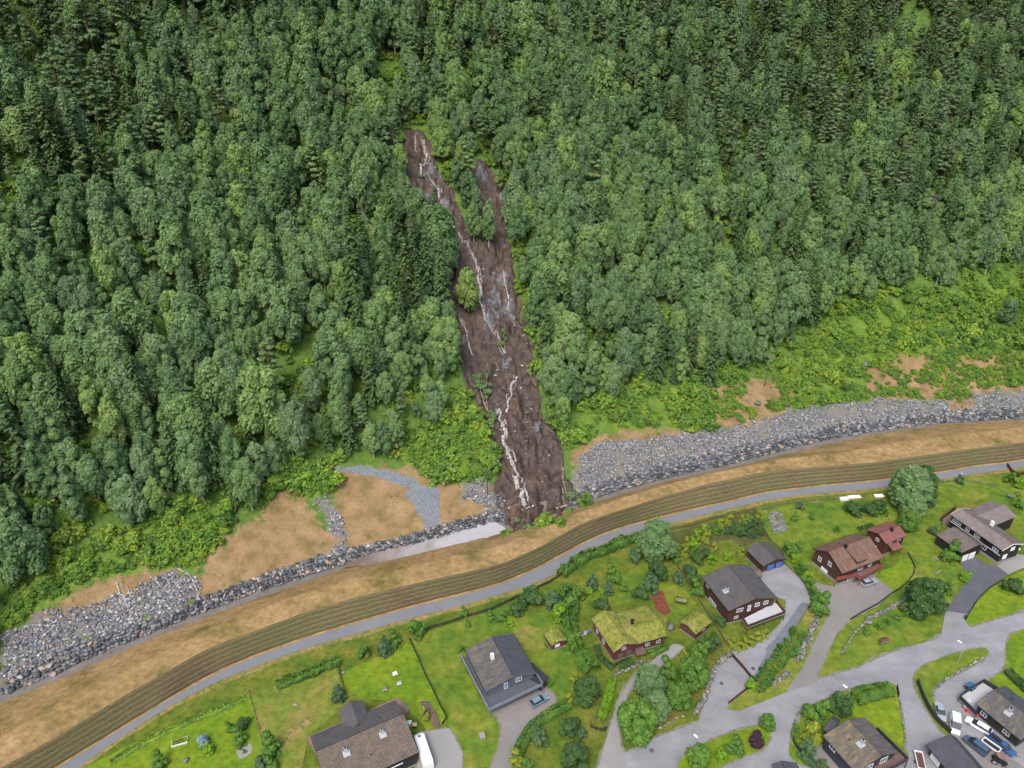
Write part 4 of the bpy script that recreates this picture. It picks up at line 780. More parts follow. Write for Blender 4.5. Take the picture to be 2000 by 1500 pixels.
# sparse tufts of grass and litter on dry bank and dam
def single_rock(px_, py_, s, mat, label, h=None, tone=.6, flat=.7, name='boulder'):
    q = at(px_, py_, 0) if h is not None else hillp(px_, py_); o = rocks_mesh(name, [(0, 0, 0)], [s], M[mat], [tone], flat); o.location = (q.x, q.y, q.z+s*.3)
    return tag(o, label, 'boulder')
for k, (a, b, s, lab) in enumerate([(1577,710,.9,'tall white stone standing in the right shrubs'),(1566,718,.6,'small white stone beside the tall white one'),(1932,700,.6,'white stone on the dry slope right of the shrubs'),(1918,678,.8,'pale stone high on the far right slope'),(1945,713,.5,'small pale stone lowest of three on the far right slope')]): single_rock(a, b, s, 'rockpale', lab)
for a, b, s, lab in [(1690,715,1.6,'grey outcrop at the upper end of the brown patch'),(1480,790,1.5,'flat grey outcrop on the brown bank under the pole'),(1318,860,1.3,'long flat slab at the top of the right rubble'),(575,770,1.6,'lichened boulder in the left forest gap, lower'),(600,755,1.7,'lichened boulder in the left forest gap, middle'),(612,735,1.3,'lichened boulder in the left forest gap, upper'),(590,745,1.3,'lichened boulder in the left forest gap behind the middle one')]: single_rock(a, b, s, 'rockpale' if b != 860 else 'rock', lab, tone=.3, flat=.5)
def utility_pole(px_, py_, h, label, brace=None):
    q = hillp(px_, py_); e = empty('utility_pole', tuple(q), 0, label, 'utility pole'); mb = MB(); mb.tube((0, 0, -.5), (0, 0, h), .17, .12, 8); mb.build('post', M['polewood'], e)
    mb = MB(); mb.box(-1.0, 1.0, -.06, .06, h-.6, h-.45); mb.build('crossarm', M['wood'], e); mb = MB()
    for x in (-.85, 0, .85): mb.tube((x, 0, h-.45), (x, 0, h-.2), .06, .04, 6)
    mb.build('insulator', M['metal'], e)
    if brace: b = hillp(*brace)-q; mb = MB(); mb.tube((b.x, b.y, b.z-.3), (0, 0, h*.8), .14, .11, 7); mb.build('brace', M['polewood'], e)
utility_pole(952, 970, 10.5, 'dark utility pole with a slanting brace beside the left edge of the slide', (940, 948)); utility_pole(1493, 755, 9, 'utility pole on the brown bank below the right forest'); utility_pole(1742, 668, 8, 'utility pole standing in the green shrubs on the right slope')
# ------------------------------------------------------------------ village ground sheets
def sheet(name, pts, mat, z, jit=.0, step=2.0):
    p = atn(pts, 0); out = []
    for i in range(len(p)):
        a, b = p[i], p[(i+1) % len(p)]; n = max(1, int(np.linalg.norm(b-a)/step))
        for k in range(n):
            q = a+(b-a)*k/n
            if jit: q = q+(fbm(np.array([q[0]/2.3]), np.array([q[1]/2.3]), 2)[0]*jit*2, fbm(np.array([q[0]/2.3+50]), np.array([q[1]/2.3]), 2)[0]*jit*2)
            out.append(q)
    mb = MB()
    for t in tessellate_polygon([[Vector((q[0], q[1], 0)) for q in out]]):
        a, b, c = (out[i] for i in t)
        if (b[0]-a[0])*(c[1]-a[1])-(b[1]-a[1])*(c[0]-a[0]) < 0: b, c = c, b
        mb.poly([(a[0], a[1], z), (b[0], b[1], z), (c[0], c[1], z)])
    return tag(mb.build(name, M[mat]), kind='structure')
def fringe(name, pts, mat, z, off):
    p = atn(pts, 0); out = []; ar = sum(p[i][0]*p[(i+1) % len(p)][1]-p[(i+1) % len(p)][0]*p[i][1] for i in range(len(p))); sg = 1 if ar > 0 else -1; den = []
    for i in range(len(p)):
        a, b = p[i], p[(i+1) % len(p)]; L_ = np.linalg.norm(b-a); n = max(1, int(L_/1.2))
        for k in range(n): t = (b-a)/(L_+1e-6); q = a+(b-a)*(k+.5)/n; den.append(q+sg*np.array([t[1], -t[0]])*off*(1+2.2*fbm(q[:1]/1.7, q[1:]/1.7, 3)[0]))
    mb = MB()
    for t in tessellate_polygon([[Vector((q[0], q[1], 0)) for q in den]]):
        a, b, c = (den[i] for i in t)
        if (b[0]-a[0])*(c[1]-a[1])-(b[1]-a[1])*(c[0]-a[0]) < 0: b, c = c, b
        mb.poly([(a[0], a[1], z), (b[0], b[1], z), (c[0], c[1], z)])
    return tag(mb.build(name, M[mat]), kind='structure')
def ll(s): return [tuple(float(v) for v in q.split(',')) for q in s.split()]
# lawns
sheet('lawn', ll('665,1315 700,1300 790,1262 800,1250 830,1318 860,1380 873,1404 862,1416 835,1425 810,1400 780,1372 690,1360 676,1358'), 'lawn_bright', .02, .3)
sheet('lawn', ll('165,1500 240,1462 330,1420 430,1382 485,1355 498,1400 512,1455 520,1500 500,1560 100,1560'), 'lawn_bright', .02, .2)
sheet('lawn', ll('833,1236 920,1207 1014,1172 1050,1190 1080,1200 1095,1215 1125,1255 1140,1300 1125,1340 1113,1372 1085,1372 1075,1345 1030,1330 960,1395 980,1420 976,1455 957,1510 905,1510 903,1470 893,1448 875,1420 866,1410 874,1404 862,1378 832,1318 803,1250'), 'lawn', .02, .25)
sheet('lawn', ll('490,1360 530,1340 600,1322 655,1302 676,1358 660,1390 600,1440 590,1500 540,1560 520,1500 512,1452'), 'lawn_dry', .02, .25)
sheet('lawn', ll('1480,1000 1560,984 1640,978 1700,975 1745,975 1760,1010 1740,1020 1700,1028 1665,1042 1600,1062 1580,1075 1595,1130 1640,1160 1600,1150 1560,1100 1530,1075 1505,1057'), 'lawn', .02, .4)
sheet('lawn', ll('1825,945 1900,932 1960,935 2020,960 2020,1090 1990,1060 1985,1030 1960,1000 1930,975 1880,980 1840,1000 1830,1050 1870,1100 1880,1120 1870,1150 1845,1200 1836,1240 1735,1272 1740,1276 1675,1303 1600,1325 1597,1312 1623,1264 1650,1218 1700,1195 1760,1150 1786,1110 1775,1080 1760,1060 1800,1000'), 'lawn', .02, .4)
sheet('lawn', ll('1703,1120 1742,1108 1772,1082 1786,1108 1774,1134 1744,1157'), 'lawn_bright', .035, .15)
sheet('lawn', ll('1898,1225 1885,1212 1910,1172 1935,1148 1965,1130 2020,1105 2020,1188 1960,1205'), 'lawn_bright', .035, .15)
sheet('lawn', ll('1225,1150 1280,1130 1330,1140 1360,1180 1340,1200 1310,1230 1280,1160'), 'lawn', .03, .4)
sheet('lawn', ll('1130,1180 1200,1130 1260,1100 1290,1130 1240,1170 1180,1190 1150,1200'), 'lawn', .028, .5)
sheet('dry_grass', ll('1003,1232 1030,1220 1052,1228 1060,1250 1068,1270 1040,1272 1015,1262 1006,1245'), 'lawn_dry', .03, .5)
sheet('dry_grass', ll('545,1445 565,1420 600,1395 625,1390 600,1420 560,1460 545,1470'), 'verge', .03, .6)
sheet('garden_bed', ll('1310,1040 1408,1016 1424,1052 1390,1062 1360,1085 1335,1095 1315,1078'), 'soil', .03, .2); sheet('garden_bed', ll('1411,1014 1474,998 1503,1054 1480,1056 1452,1072 1425,1050'), 'soil', .03, .2)
sheet('garden_bed', ll('1345,1120 1380,1105 1420,1085 1440,1100 1400,1110 1372,1125'), 'lawn_bright', .034, .2); sheet('garden_bed', ll('1490,1070 1512,1068 1530,1090 1545,1120 1560,1110'), 'lawn', .02, .2)
sheet('red_gravel', ll('1273,1162 1283,1155 1294,1154 1301,1172 1311,1197 1299,1203 1281,1190 1274,1176'), 'redgravel', .05, .3)
# roads
fringe('road_shoulder', ll('2100,1165 2000,1195 1897,1226 1840,1240 1825,1250 1735,1277 1675,1305 1597,1328 1534,1352 1500,1365 1453,1379 1353,1414 1281,1441 1241,1464 1222,1471 1150,1600 2200,1600'), 'shoulder', 0.044, 0.55)
sheet('road', ll('2100,1165 2000,1195 1897,1226 1840,1240 1825,1250 1735,1277 1675,1305 1597,1328 1534,1352 1500,1365 1453,1379 1353,1414 1281,1441 1241,1464 1222,1471 1150,1600 2200,1600'), 'asphalt', .05, .12)
fringe('road_shoulder', ll('1165,1510 1185,1441 1199,1395 1213,1355 1236,1322 1271,1294 1318,1257 1337,1264 1290,1302 1250,1325 1227,1352 1208,1410 1212,1460 1222,1472 1225,1510'), 'shoulder', 0.046, 0.4)
sheet('gravel_lane', ll('1165,1510 1185,1441 1199,1395 1213,1355 1236,1322 1271,1294 1318,1257 1337,1264 1290,1302 1250,1325 1227,1352 1208,1410 1212,1460 1222,1472 1225,1510'), 'gravel', .06, .12)
fringe('road_shoulder', ll('1367,1400 1380,1360 1385,1332 1397,1308 1413,1290 1441,1271 1472,1262 1500,1243 1521,1224 1535,1197 1535,1171 1520,1168 1480,1130 1493,1118 1532,1102 1570,1139 1590,1169 1570,1197 1535,1252 1500,1294 1474,1332 1462,1344 1423,1374 1418,1386 1460,1385 1365,1420'), 'shoulder', 0.045, 0.3)
sheet('driveway', ll('1367,1400 1380,1360 1385,1332 1397,1308 1413,1290 1441,1271 1472,1262 1500,1243 1521,1224 1535,1197 1535,1171 1520,1168 1480,1130 1493,1118 1532,1102 1570,1139 1590,1169 1570,1197 1535,1252 1500,1294 1474,1332 1462,1344 1423,1374 1418,1386 1460,1385 1365,1420'), 'asphalt', .06)
sheet('asphalt_patch', ll('1566,1176 1581,1179 1532,1253 1497,1295 1474,1330 1465,1334 1497,1276 1494,1267 1514,1248'), 'asph_mid', .075)
fringe('road_shoulder', ll('1590,1140 1625,1146 1660,1138 1702,1120 1744,1156 1713,1181 1680,1198 1660,1211 1650,1218 1635,1235 1620,1262 1607,1292 1595,1316 1598,1332 1530,1355 1552,1325 1570,1300 1587,1260 1607,1222 1622,1195 1616,1186 1604,1160'), 'shoulder', 0.043, 0.4)
sheet('driveway', ll('1590,1140 1625,1146 1660,1138 1702,1120 1744,1156 1713,1181 1680,1198 1660,1211 1650,1218 1635,1235 1620,1262 1607,1292 1595,1316 1598,1332 1530,1355 1552,1325 1570,1300 1587,1260 1607,1222 1622,1195 1616,1186 1604,1160'), 'gravelbrown', .06, .1)
sheet('driveway', ll('1876,1098 1903,1087 1927,1102 1947,1105 1969,1122 1957,1133 1930,1150 1910,1170 1890,1200 1847,1193 1862,1172 1878,1150 1891,1130 1881,1110'), 'asph_dark', .065)
sheet('driveway', ll('1890,1200 1884,1212 1899,1229 1838,1243 1841,1220 1847,1193'), 'asphalt', .062); sheet('paving', ll('1947,1105 1969,1122 2020,1100 2020,1085 1987,1083'), 'gravel', .06)
fringe('road_shoulder', ll('970,1397 950,1385 980,1350 1040,1335 1063,1340 1075,1350 1086,1369 1068,1393 1033,1421 1014,1449 1003,1477 991,1510 957,1510 977,1453 980,1418'), 'shoulder', 0.042, 0.45)
sheet('driveway', ll('970,1397 950,1385 980,1350 1040,1335 1063,1340 1075,1350 1086,1369 1068,1393 1033,1421 1014,1449 1003,1477 991,1510 957,1510 977,1453 980,1418'), 'gravelbrown', .06, .12)
fringe('road_shoulder', ll('815,1432 877,1422 893,1451 903,1472 901,1520 815,1520'), 'shoulder', 0.041, 0.5)
sheet('driveway', ll('815,1432 877,1422 893,1451 903,1472 901,1520 815,1520'), 'gravel', .06, .15)
# lawn islands set into the road area
fringe('island_edge', ll('1925,1265 1897,1268 1850,1280 1800,1302 1785,1320 1787,1340 1800,1370 1822,1407 1847,1438 1856,1436 1846,1405 1828,1385 1822,1362 1822,1345 1842,1330 1880,1310 1920,1290 1930,1275'), 'shoulder', 0.07, 0.4)
sheet('traffic_island', ll('1925,1265 1897,1268 1850,1280 1800,1302 1785,1320 1787,1340 1800,1370 1822,1407 1847,1438 1856,1436 1846,1405 1828,1385 1822,1362 1822,1345 1842,1330 1880,1310 1920,1290 1930,1275'), 'lawn', .08, .15)
fringe('island_edge', ll('2050,1222 1998,1231 1973,1240 1965,1262 1965,1300 1960,1310 1930,1330 1950,1345 2010,1375 2100,1390 2100,1222'), 'shoulder', 0.071, 0.4)
sheet('lawn', ll('2050,1222 1998,1231 1973,1240 1965,1262 1965,1300 1960,1310 1930,1330 1950,1345 2010,1375 2100,1390 2100,1222'), 'lawn_bright', .08, .12)
fringe('island_edge', ll('1740,1333 1685,1341 1640,1355 1600,1372 1572,1388 1560,1412 1548,1437 1541,1475 1560,1492 1620,1510 1700,1510 1775,1483 1766,1465 1767,1440 1762,1410 1755,1370 1750,1342'), 'shoulder', 0.072, 0.4)
sheet('lawn', ll('1740,1333 1685,1341 1640,1355 1600,1372 1572,1388 1560,1412 1548,1437 1541,1475 1560,1492 1620,1510 1700,1510 1775,1483 1766,1465 1767,1440 1762,1410 1755,1370 1750,1342'), 'lawn_bright', .08, .12)
fringe('island_edge', ll('1500,1412 1488,1416 1430,1430 1379,1451 1348,1467 1328,1484 1318,1520 1400,1520 1402,1500 1441,1481 1481,1467 1500,1453 1504,1425'), 'shoulder', 0.074, 0.4)
sheet('lawn', ll('1500,1412 1488,1416 1430,1430 1379,1451 1348,1467 1328,1484 1318,1520 1400,1520 1402,1500 1441,1481 1481,1467 1500,1453 1504,1425'), 'lawn_bright', .08, .12)
sheet('yard', ll('1590,1455 1605,1442 1650,1495 1665,1520 1600,1520 1588,1480'), 'gravelbrown', .10); sheet('yard', ll('1885,1440 1935,1462 1990,1490 2040,1540 1920,1540 1870,1438'), 'gravelbrown', .09, .2)
sheet('verge_strip', ll('1420,1386 1440,1390 1500,1367 1534,1353 1552,1325 1570,1300 1587,1260 1607,1222 1618,1194 1595,1168 1572,1200 1537,1254 1502,1296 1476,1334 1425,1376'), 'lawn_dry', .07, .1)
# ------------------------------------------------------------------ buildings
def frame_from(A, B):
    A = Vector((A[0], A[1])); B = Vector((B[0], B[1])); c = (A+B)/2; d = B-A; return c, math.atan2(d.y, d.x), d.length
def loc2(c, ang, p): dx, dy = p[0]-c.x, p[1]-c.y; return dx*math.cos(ang)+dy*math.sin(ang), -dx*math.sin(ang)+dy*math.cos(ang)
def window(parent, side, g, u, z, w_, h_, frame='white', glass='glass', name='window', mull=1):
    # side: 'A','B' gables, 'L','R' long walls; u along the wall from its middle
    L2, wl, wr = g; o = empty(name); o.parent = parent
    if side in 'AB': s = -1 if side == 'A' else 1; o.location = (s*L2, u, z); o.rotation_euler = (0, 0, math.pi/2*s)
    else: s = 1 if side == 'L' else -1; o.location = (u, wl if s > 0 else -wr, z); o.rotation_euler = (0, 0, 0 if s < 0 else math.pi)
    COL.objects.unlink(o); bpy.data.objects.remove(o)
    mb = MB(); t = .11; rot = Matrix.Rotation(math.pi/2*s if side in 'AB' else (0 if s < 0 else math.pi), 3, 'Z'); off = (s*L2, u, z) if side in 'AB' else (u, wl if s > 0 else -wr, z)
    def bx(x0, x1, z0, z1, d): mb.box(x0, x1, -d, .05, z0, z1, rot, off)
    bx(-w_/2, w_/2, h_/2-t, h_/2, .07); bx(-w_/2, w_/2, -h_/2, -h_/2+t, .07); bx(-w_/2, -w_/2+t, -h_/2+t, h_/2-t, .07); bx(w_/2-t, w_/2, -h_/2+t, h_/2-t, .07)
    for k in range(mull): x = -w_/2+(k+1)*w_/(mull+1); bx(x-.04, x+.04, -h_/2+t, h_/2-t, .065)
    f = mb.build(name, M[frame], parent); mb = MB(); mb.box(-w_/2+t, w_/2-t, -.03, .04, -h_/2+t, h_/2-t, rot, off); mb.build('pane' if name != 'door' else 'panel', M[glass], f); return f
def slab(mb, P4, th, uv):   # roof slab: four top corners (counter-clockwise from above)
    n = (Vector(P4[1])-Vector(P4[0])).cross(Vector(P4[3])-Vector(P4[0])).normalized()
    if n.z < 0: P4 = P4[::-1]; uv = uv[::-1]; n = -n
    lo = [tuple(Vector(p)-n*th) for p in P4]; mb.poly(P4, uv); mb.poly(lo[::-1])
    for i in range(4): mb.poly([lo[i], lo[(i+1) % 4], P4[(i+1) % 4], P4[i]])
def gable(name, label, cat, A, B, hr, he, eL, eR, wall, rL, rR, ov=(.5, .6), wins=[], chim=[], trim='white', base=.35, th=.16, heR=None, wallz=0, sod=False):
    """A, B: pixels of the ridge ends (A nearer the camera); eL/eR: pixels on the left/right eave."""
    a = at(*A, hr); b = at(*B, hr); c, ang, L = frame_from(a, b); e = empty(name, (c.x, c.y, 0), ang, label, cat); heR = heR or he
    lx, ly = loc2(c, ang, at(*eL, he)); rx, ry = loc2(c, ang, at(*eR, heR)); wl = abs(ly); wr = abs(ry)
    L2 = L/2; li = L2-ov[0]; wli = wl-ov[1]; wri = wr-ov[1]; sL = (hr-he)/wl; sR = (hr-heR)/wr; zt = hr-th-.03
    zl = zt-sL*wli; zr = zt-sR*wri
    mb = MB()
    for s in (-1, 1):
        p = [(s*li, -wri, base), (s*li, wli, base), (s*li, wli, zl), (s*li, 0, zt), (s*li, -wri, zr)]; mb.poly(p if s < 0 else p[::-1])
    mb.poly([(-li, wli, base), (li, wli, base), (li, wli, zl), (-li, wli, zl)]); mb.poly([(li, -wri, base), (-li, -wri, base), (-li, -wri, zr), (li, -wri, zr)])
    mb.build('wall', M[wall], e)
    mb = MB(); mb.box(-li-.04, li+.04, -wri-.04, wli+.04, -.3, base); mb.build('foundation', M['concrete'], e)
    roofs = []
    for nm, s, wd, hh, mt in (('roof', 1, wl, he, rL), ('roof', -1, wr, heR, rR)):
        mb = MB(); sl_ = math.hypot(wd, hr-hh); slab(mb, [(-L2, 0, hr), (L2, 0, hr), (L2, s*wd, hh), (-L2, s*wd, hh)], th, [(0, 0), (L, 0), (L, sl_), (0, sl_)])
        if sod:
            o = sodslab([(-L2, 0, hr), (L2, 0, hr), (L2, s*wd, hh), (-L2, s*wd, hh)], .28, e)
        o = mb.build(nm, M['wood'] if sod else M[mt], e); roofs.append(o)
    mb = MB(); q = .035
    for s in (-1, 1):
        x = s*(L2+.02)
        for t_, wd, hh in ((1, wl, he), (-1, wr, heR)):
            n_ = len(mb.v); p = [(x-.03, 0, hr+.03), (x+.03, 0, hr+.03), (x+.03, t_*wd, hh+.03), (x-.03, t_*wd, hh+.03)]; p2 = [(k[0], k[1], k[2]-.26) for k in p]
            mb.poly(p if t_ > 0 else p[::-1]); mb.poly([p2[0], p2[3], p[3], p[0]]); mb.poly([p2[1], p[1], p[2], p2[2]]); mb.poly([p2[0], p[0], p[1], p2[1]]); mb.poly([p2[3], p2[2], p[2], p[3]])
    mb.build('bargeboard', M[trim], e)
    mb = MB(); mb.tube((-L2, 0, hr+.02), (L2, 0, hr+.02), .09, .09, 6); mb.build('ridge_cap', M[rL if not sod else 'wood'], e)
    mb = MB(); mb.tube((-L2, wl+.07, he-.06), (L2, wl+.07, he-.06), .07, .07, 6); mb.build('gutter', M['blackmetal'], e)
    mb = MB(); mb.tube((-L2, -wr-.07, heR-.06), (L2, -wr-.07, heR-.06), .07, .07, 6); mb.build('gutter', M['blackmetal'], e)
    for ch in chim:
        u, v, kd = ch[0]*L2, ch[1], ch[2]; vv = v*(wl if v > 0 else wr); z0 = hr-abs(vv)*(sL if v > 0 else sR); mb = MB()
        if kd == 'black': mb.box(u-.35, u+.35, vv-.35, vv+.35, z0-.3, z0+.9); mb.box(u-.42, u+.42, vv-.42, vv+.42, z0+.9, z0+1.0); m_ = 'blackmetal'
        elif kd == 'white': mb.box(u-.38, u+.38, vv-.38, vv+.38, z0-.5, z0+1.5); m_ = 'white'
        elif kd == 'pipe': mb.tube((u, vv, z0-.2), (u, vv, z0+.45), .11, .11, 8); m_ = 'blackmetal'
        elif kd == 'stove': mb.tube((u, vv, z0-.3), (u, vv, z0+1.7), .36, .36, 10); mb.tube((u, vv, z0+1.8), (u, vv, z0+2.0), .45, .3, 10); m_ = 'blackmetal'
        else: mb.box(u-.33, u+.33, vv-.33, vv+.33, z0-.3, z0+.95); m_ = 'metal'
        o = mb.build('chimney' if kd != 'pipe' else 'vent_pipe', M[m_], roofs[0] if v > 0 else roofs[1], bevel=.0)
        if kd == 'metal':
            mb = MB(); mb.tube((u, vv, z0+.95), (u, vv, z0+1.35), .16, .16, 8); mb.build('flue', M['blackmetal'], e)
            mb = MB(); sg = 1 if v > 0 else -1; zf = lambda vv2: hr-abs(vv2)*(sL if v > 0 else sR)+.03; slab(mb, [(u-.7, vv-.2*sg, zf(vv-.2*sg)+.03), (u+.7, vv-.2*sg, zf(vv-.2*sg)+.03), (u+.7, vv+sg*1.1, zf(vv+sg*1.1)+.03), (u-.7, vv+sg*1.1, zf(vv+sg*1.1)+.03)], .04, [(0, 0)]*4); mb.build('flashing', M['metal'], e)
    for wi in wins: window(e, wi[0], (li, wli, wri), *wi[1:5], wi[5] if len(wi) > 5 else 1.0, **(wi[6] if len(wi) > 6 else {})) if False else window(e, wi[0], (li, wli, wri), wi[1], wi[2], wi[3], wi[4], **(wi[5] if len(wi) > 5 else {}))
    return e, (li, wli, wri), (c, ang, L)
def sodslab(P4, th, parent):
    A, B, C_, D = (Vector(p) for p in P4); nu = int((B-A).length/.3); nv = int((D-A).length/.3); uu, vv = np.meshgrid(np.linspace(0, 1, nu), np.linspace(0, 1, nv)); A_, B_, D_ = (np.array(p) for p in (A, B, D))
    X = A_[0]+(B_-A_)[0]*uu+(D_-A_)[0]*vv; Yv = A_[1]+(B_-A_)[1]*uu+(D_-A_)[1]*vv; Z = A_[2]+(D_-A_)[2]*vv
    ed = np.minimum(np.minimum(uu*(B-A).length, (1-uu)*(B-A).length)/.5, (1-vv)*(D-A).length/.5).clip(0, 1); Z = Z+.02+th*np.sqrt(ed)*(.8+.6*vnoise(X*2+9, Yv*2))+.15*vnoise(X*4, Yv*4)*ed
    X = X+(vnoise(X*3, Yv*3+5)-.5)*.25*(1-ed); Yv = Yv+(vnoise(X*3+8, Yv*3)-.5)*.25*(1-ed)
    o = gridmesh('turf', X, Yv, Z, M['sod']); o.parent = parent; return o
def deck(parent, fr, pts, zf, mat, rail=None, hr_=1.0, rails=None, posts=True, th=.18):
    c, ang, L = fr; p = [loc2(c, ang, at(*q, zf+(hr_ if rail else 0))) for q in pts]; mb = MB(); mb.prism(p, zf-th, zf); d = mb.build('deck', M[mat], parent)
    if rail:
        mb = MB(); n = len(p)
        for i in (rails if rails is not None else range(n)):
            a = Vector((*p[i], zf)); b = Vector((*p[(i+1) % n], zf)); q = (b-a).normalized(); k = Vector((-q.y, q.x, 0))*.04
            for s0, s1, z0, z1 in ((0, 1, .08, hr_-.1), (0, 1, hr_-.06, hr_)):
                w2 = 1 if z0 < .5 else 2; aa = [a-k*w2, b-k*w2, b+k*w2, a+k*w2]; lo = [tuple(v+Vector((0, 0, z0))) for v in aa]; hi = [tuple(v+Vector((0, 0, z1))) for v in aa]
                mb.poly(hi); mb.poly(lo[::-1])
                for j in range(4): mb.poly([lo[j], lo[(j+1) % 4], hi[(j+1) % 4], hi[j]])
        mb.build('railing', M[rail], parent)
    if posts:
        for q in p:
            mb = MB(); mb.box(q[0]-.07, q[0]+.07, q[1]-.07, q[1]+.07, -.2, zf-th); mb.build('post', M[rail or mat], parent)
    return p
# 1 big house at the bottom left
h1, g1, f1 = gable('house', 'big house with a patchy brown tiled roof and two metal chimneys beside the white caravan', 'house', (617,1468), (788,1394), 6.3, 4.4, (690,1403.5), (812,1472), 'w_dark', 'r_charcoal', 'r_brown', chim=[(-.42, -.28, 'metal'), (.42, -.22, 'metal'), (.05, -.6, 'pipe'), (.5, .35, 'pipe')], wins=[('A', 1, 2.2, 1.4, 1.2), ('B', -1.5, 2.2, 1.4, 1.2), ('B', 1.5, 2.2, 1.2, 1.2)], trim='wooddark')
# cross gable wing as a part of the house
def subgable(parent, fr, A, B, hr, he, eL, eR, wall, rf, ov=.35, name='wing', base=-.2):
    c, ang, L = fr; a = loc2(c, ang, at(*A, hr)); b = loc2(c, ang, at(*B, hr)); pl = loc2(c, ang, at(*eL, he)); pr = loc2(c, ang, at(*eR, he)); a = Vector(a); b = Vector(b); d = (b-a).normalized(); nn = Vector((-d.y, d.x)); wl = abs((Vector(pl)-a).dot(nn)); wr = abs((Vector(pr)-a).dot(nn)); L_ = (b-a).length
    P3 = lambda u, v, z: (a.x+d.x*u+nn.x*v, a.y+d.y*u+nn.y*v, z); mb = MB()
    for s, wd in ((1, wl), (-1, wr)): sl_ = math.hypot(wd, hr-he); slab(mb, [P3(0, 0, hr), P3(L_, 0, hr), P3(L_, s*wd, he), P3(0, s*wd, he)], .15, [(0, 0), (L_, 0), (L_, sl_), (0, sl_)])
    w_ = mb.build(name+'_roof', M[rf], parent); mb = MB(); zt = hr-.2; u0, u1 = ov, L_-.02; k = wl-ov; k2 = wr-ov; zl = zt-(hr-he)/wl*k; zr = zt-(hr-he)/wr*k2
    mb.poly([P3(u0, k, base), P3(u0, -k2, base), P3(u0, -k2, zr), P3(u0, 0, zt), P3(u0, k, zl)][::-1]); mb.poly([P3(u1, k, base), P3(u1, -k2, base), P3(u1, -k2, zr), P3(u1, 0, zt), P3(u1, k, zl)])
    mb.poly([P3(u0, k, base), P3(u1, k, base), P3(u1, k, zl), P3(u0, k, zl)]); mb.poly([P3(u1, -k2, base), P3(u0, -k2, base), P3(u0, -k2, zr), P3(u1, -k2, zr)])
    mb.build(name+'_wall', M[wall], parent); return w_
subgable(h1, f1, (684,1369), (699,1414), 5.9, 4.6, (709,1368), (661,1388), 'w_dark', 'r_charcoal')
deck(h1, f1, [(598,1440), (776,1362), (790,1374), (800,1385), (788,1400), (620,1480)], .35, 'w_pink', posts=False, th=.3)
tag(deck_ := None or empty('terrace_awning', tuple(at(766, 1496, 2.6)), f1[1], 'white awning stretched over the terrace of the brown tiled house', 'awning'))
mb = MB(); slab(mb, [(-2.4, -.5, .0), (2.2, -.5, .0), (2.2, .9, .4), (-2.4, .9, .4)], .05, [(0, 0)]*4); mb.build('cloth', M['awning'], deck_)
for x in (-2.3, 2.1): mb = MB(); mb.tube((x, -.2, -2.6), (x, -.2, 0), .05, .05, 6); mb.build('post', M['metal'], deck_)
# 2 grey house with a wrap-round balcony
h2, g2, f2 = gable('house', 'blue-grey house with a worn dark roof and balcony, dark estate car parked in front', 'house', (1001.8,1321), (959.8,1243), 6.4, 4.7, (914.3,1281.8), (1049.6,1319), 'w_grey', 'r_grey', 'r_black', ov=(.4, .45), chim=[(.1, .32, 'white'), (.25, -.4, 'pipe')], wins=[('A', -1.6, 4.2, 1.5, 1.3), ('A', 1.6, 3.7, .9, 1.9), ('L', -2.5, 3.9, 1.4, 1.1), ('L', 1.5, 3.9, 1.4, 1.1), ('A', 3.0, 1.2, 1.2, 1.0)], trim='w_grey', base=.6)
deck(h2, f2, [(899,1276), (955,1384), (1060,1334), (1033,1291)], 2.4, 'deckdark', 'railgrey', .95, [0, 1, 2])
c_, a_, L_ = f2; mb = MB(); mb.prism([loc2(c_, a_, at(*q, 2.9)) for q in ((1038,1293), (1072,1323), (1059,1338), (1028,1322))], 2.75, 2.95); mb.build('carport_roof', M['r_black'], h2); mb = MB(); mb.prism([loc2(c_, a_, at(*q, 2.7)) for q in ((1040,1296), (1068,1324), (1057,1335), (1030,1318))], 0, 2.75); mb.build('carport_wall', M['w_darkblue'], h2)
# 3 turf roofed log house
h3, g3, f3 = gable('house', 'red log house with two turf roofs meeting at a black stove pipe', 'house', (1223.5,1257), (1178,1192), 5.6, 4.0, (1154.7,1209.5), (1241.5,1252), 'w_log', 'sod', 'sod', sod=True, wins=[('A', -1.2, 1.4, 1.3, 1.1, dict(frame='w_pink')), ('A', 1.0, 1.4, 1.3, 1.1, dict(frame='w_pink')), ('A', .3, 3.6, 1.2, .8), ('L', 0, 1.8, .9, 1.6), ('L', 3.2, 1.8, .9, 1.0)], trim='wood')
c_, a_, L_ = f3
h3b = gable('_w', None, None, (1220,1229), (1290,1210), 5.2, 3.4, (1266.6,1181), (1311,1239.8), 'w_log', 'sod', 'sod', sod=True, wins=[('R', 0, 1.6, 1.2, 1.0), ('R', 3, 1.6, 1.2, 1.0)], trim='wood')[0]
for ch in list(h3b.children):
    mw = Matrix.Translation(h3b.location) @ Matrix.Rotation(h3b.rotation_euler[2], 4, 'Z'); mp = Matrix.Translation(h3.location) @ Matrix.Rotation(h3.rotation_euler[2], 4, 'Z'); L4 = mp.inverted() @ mw
    ch.data.transform(L4)
    for g_ in ch.children: g_.data.transform(L4)
    ch.parent = h3
bpy.data.objects.remove(h3b)
q = loc2(c_, a_, at(1234, 1221, 4.9)); mb = MB(); mb.tube((q[0], q[1], 4.4), (q[0], q[1], 6.5), .42, .40, 12); mb.tube((q[0], q[1], 6.6), (q[0], q[1], 6.85), .5, .35, 12); mb.build('chimney', M['blackmetal'], h3)
deck(h3, f3, [(1238,1262), (1244,1281), (1262,1276), (1256,1262)], 1.2, 'deckbrown', None, 1, posts=True)
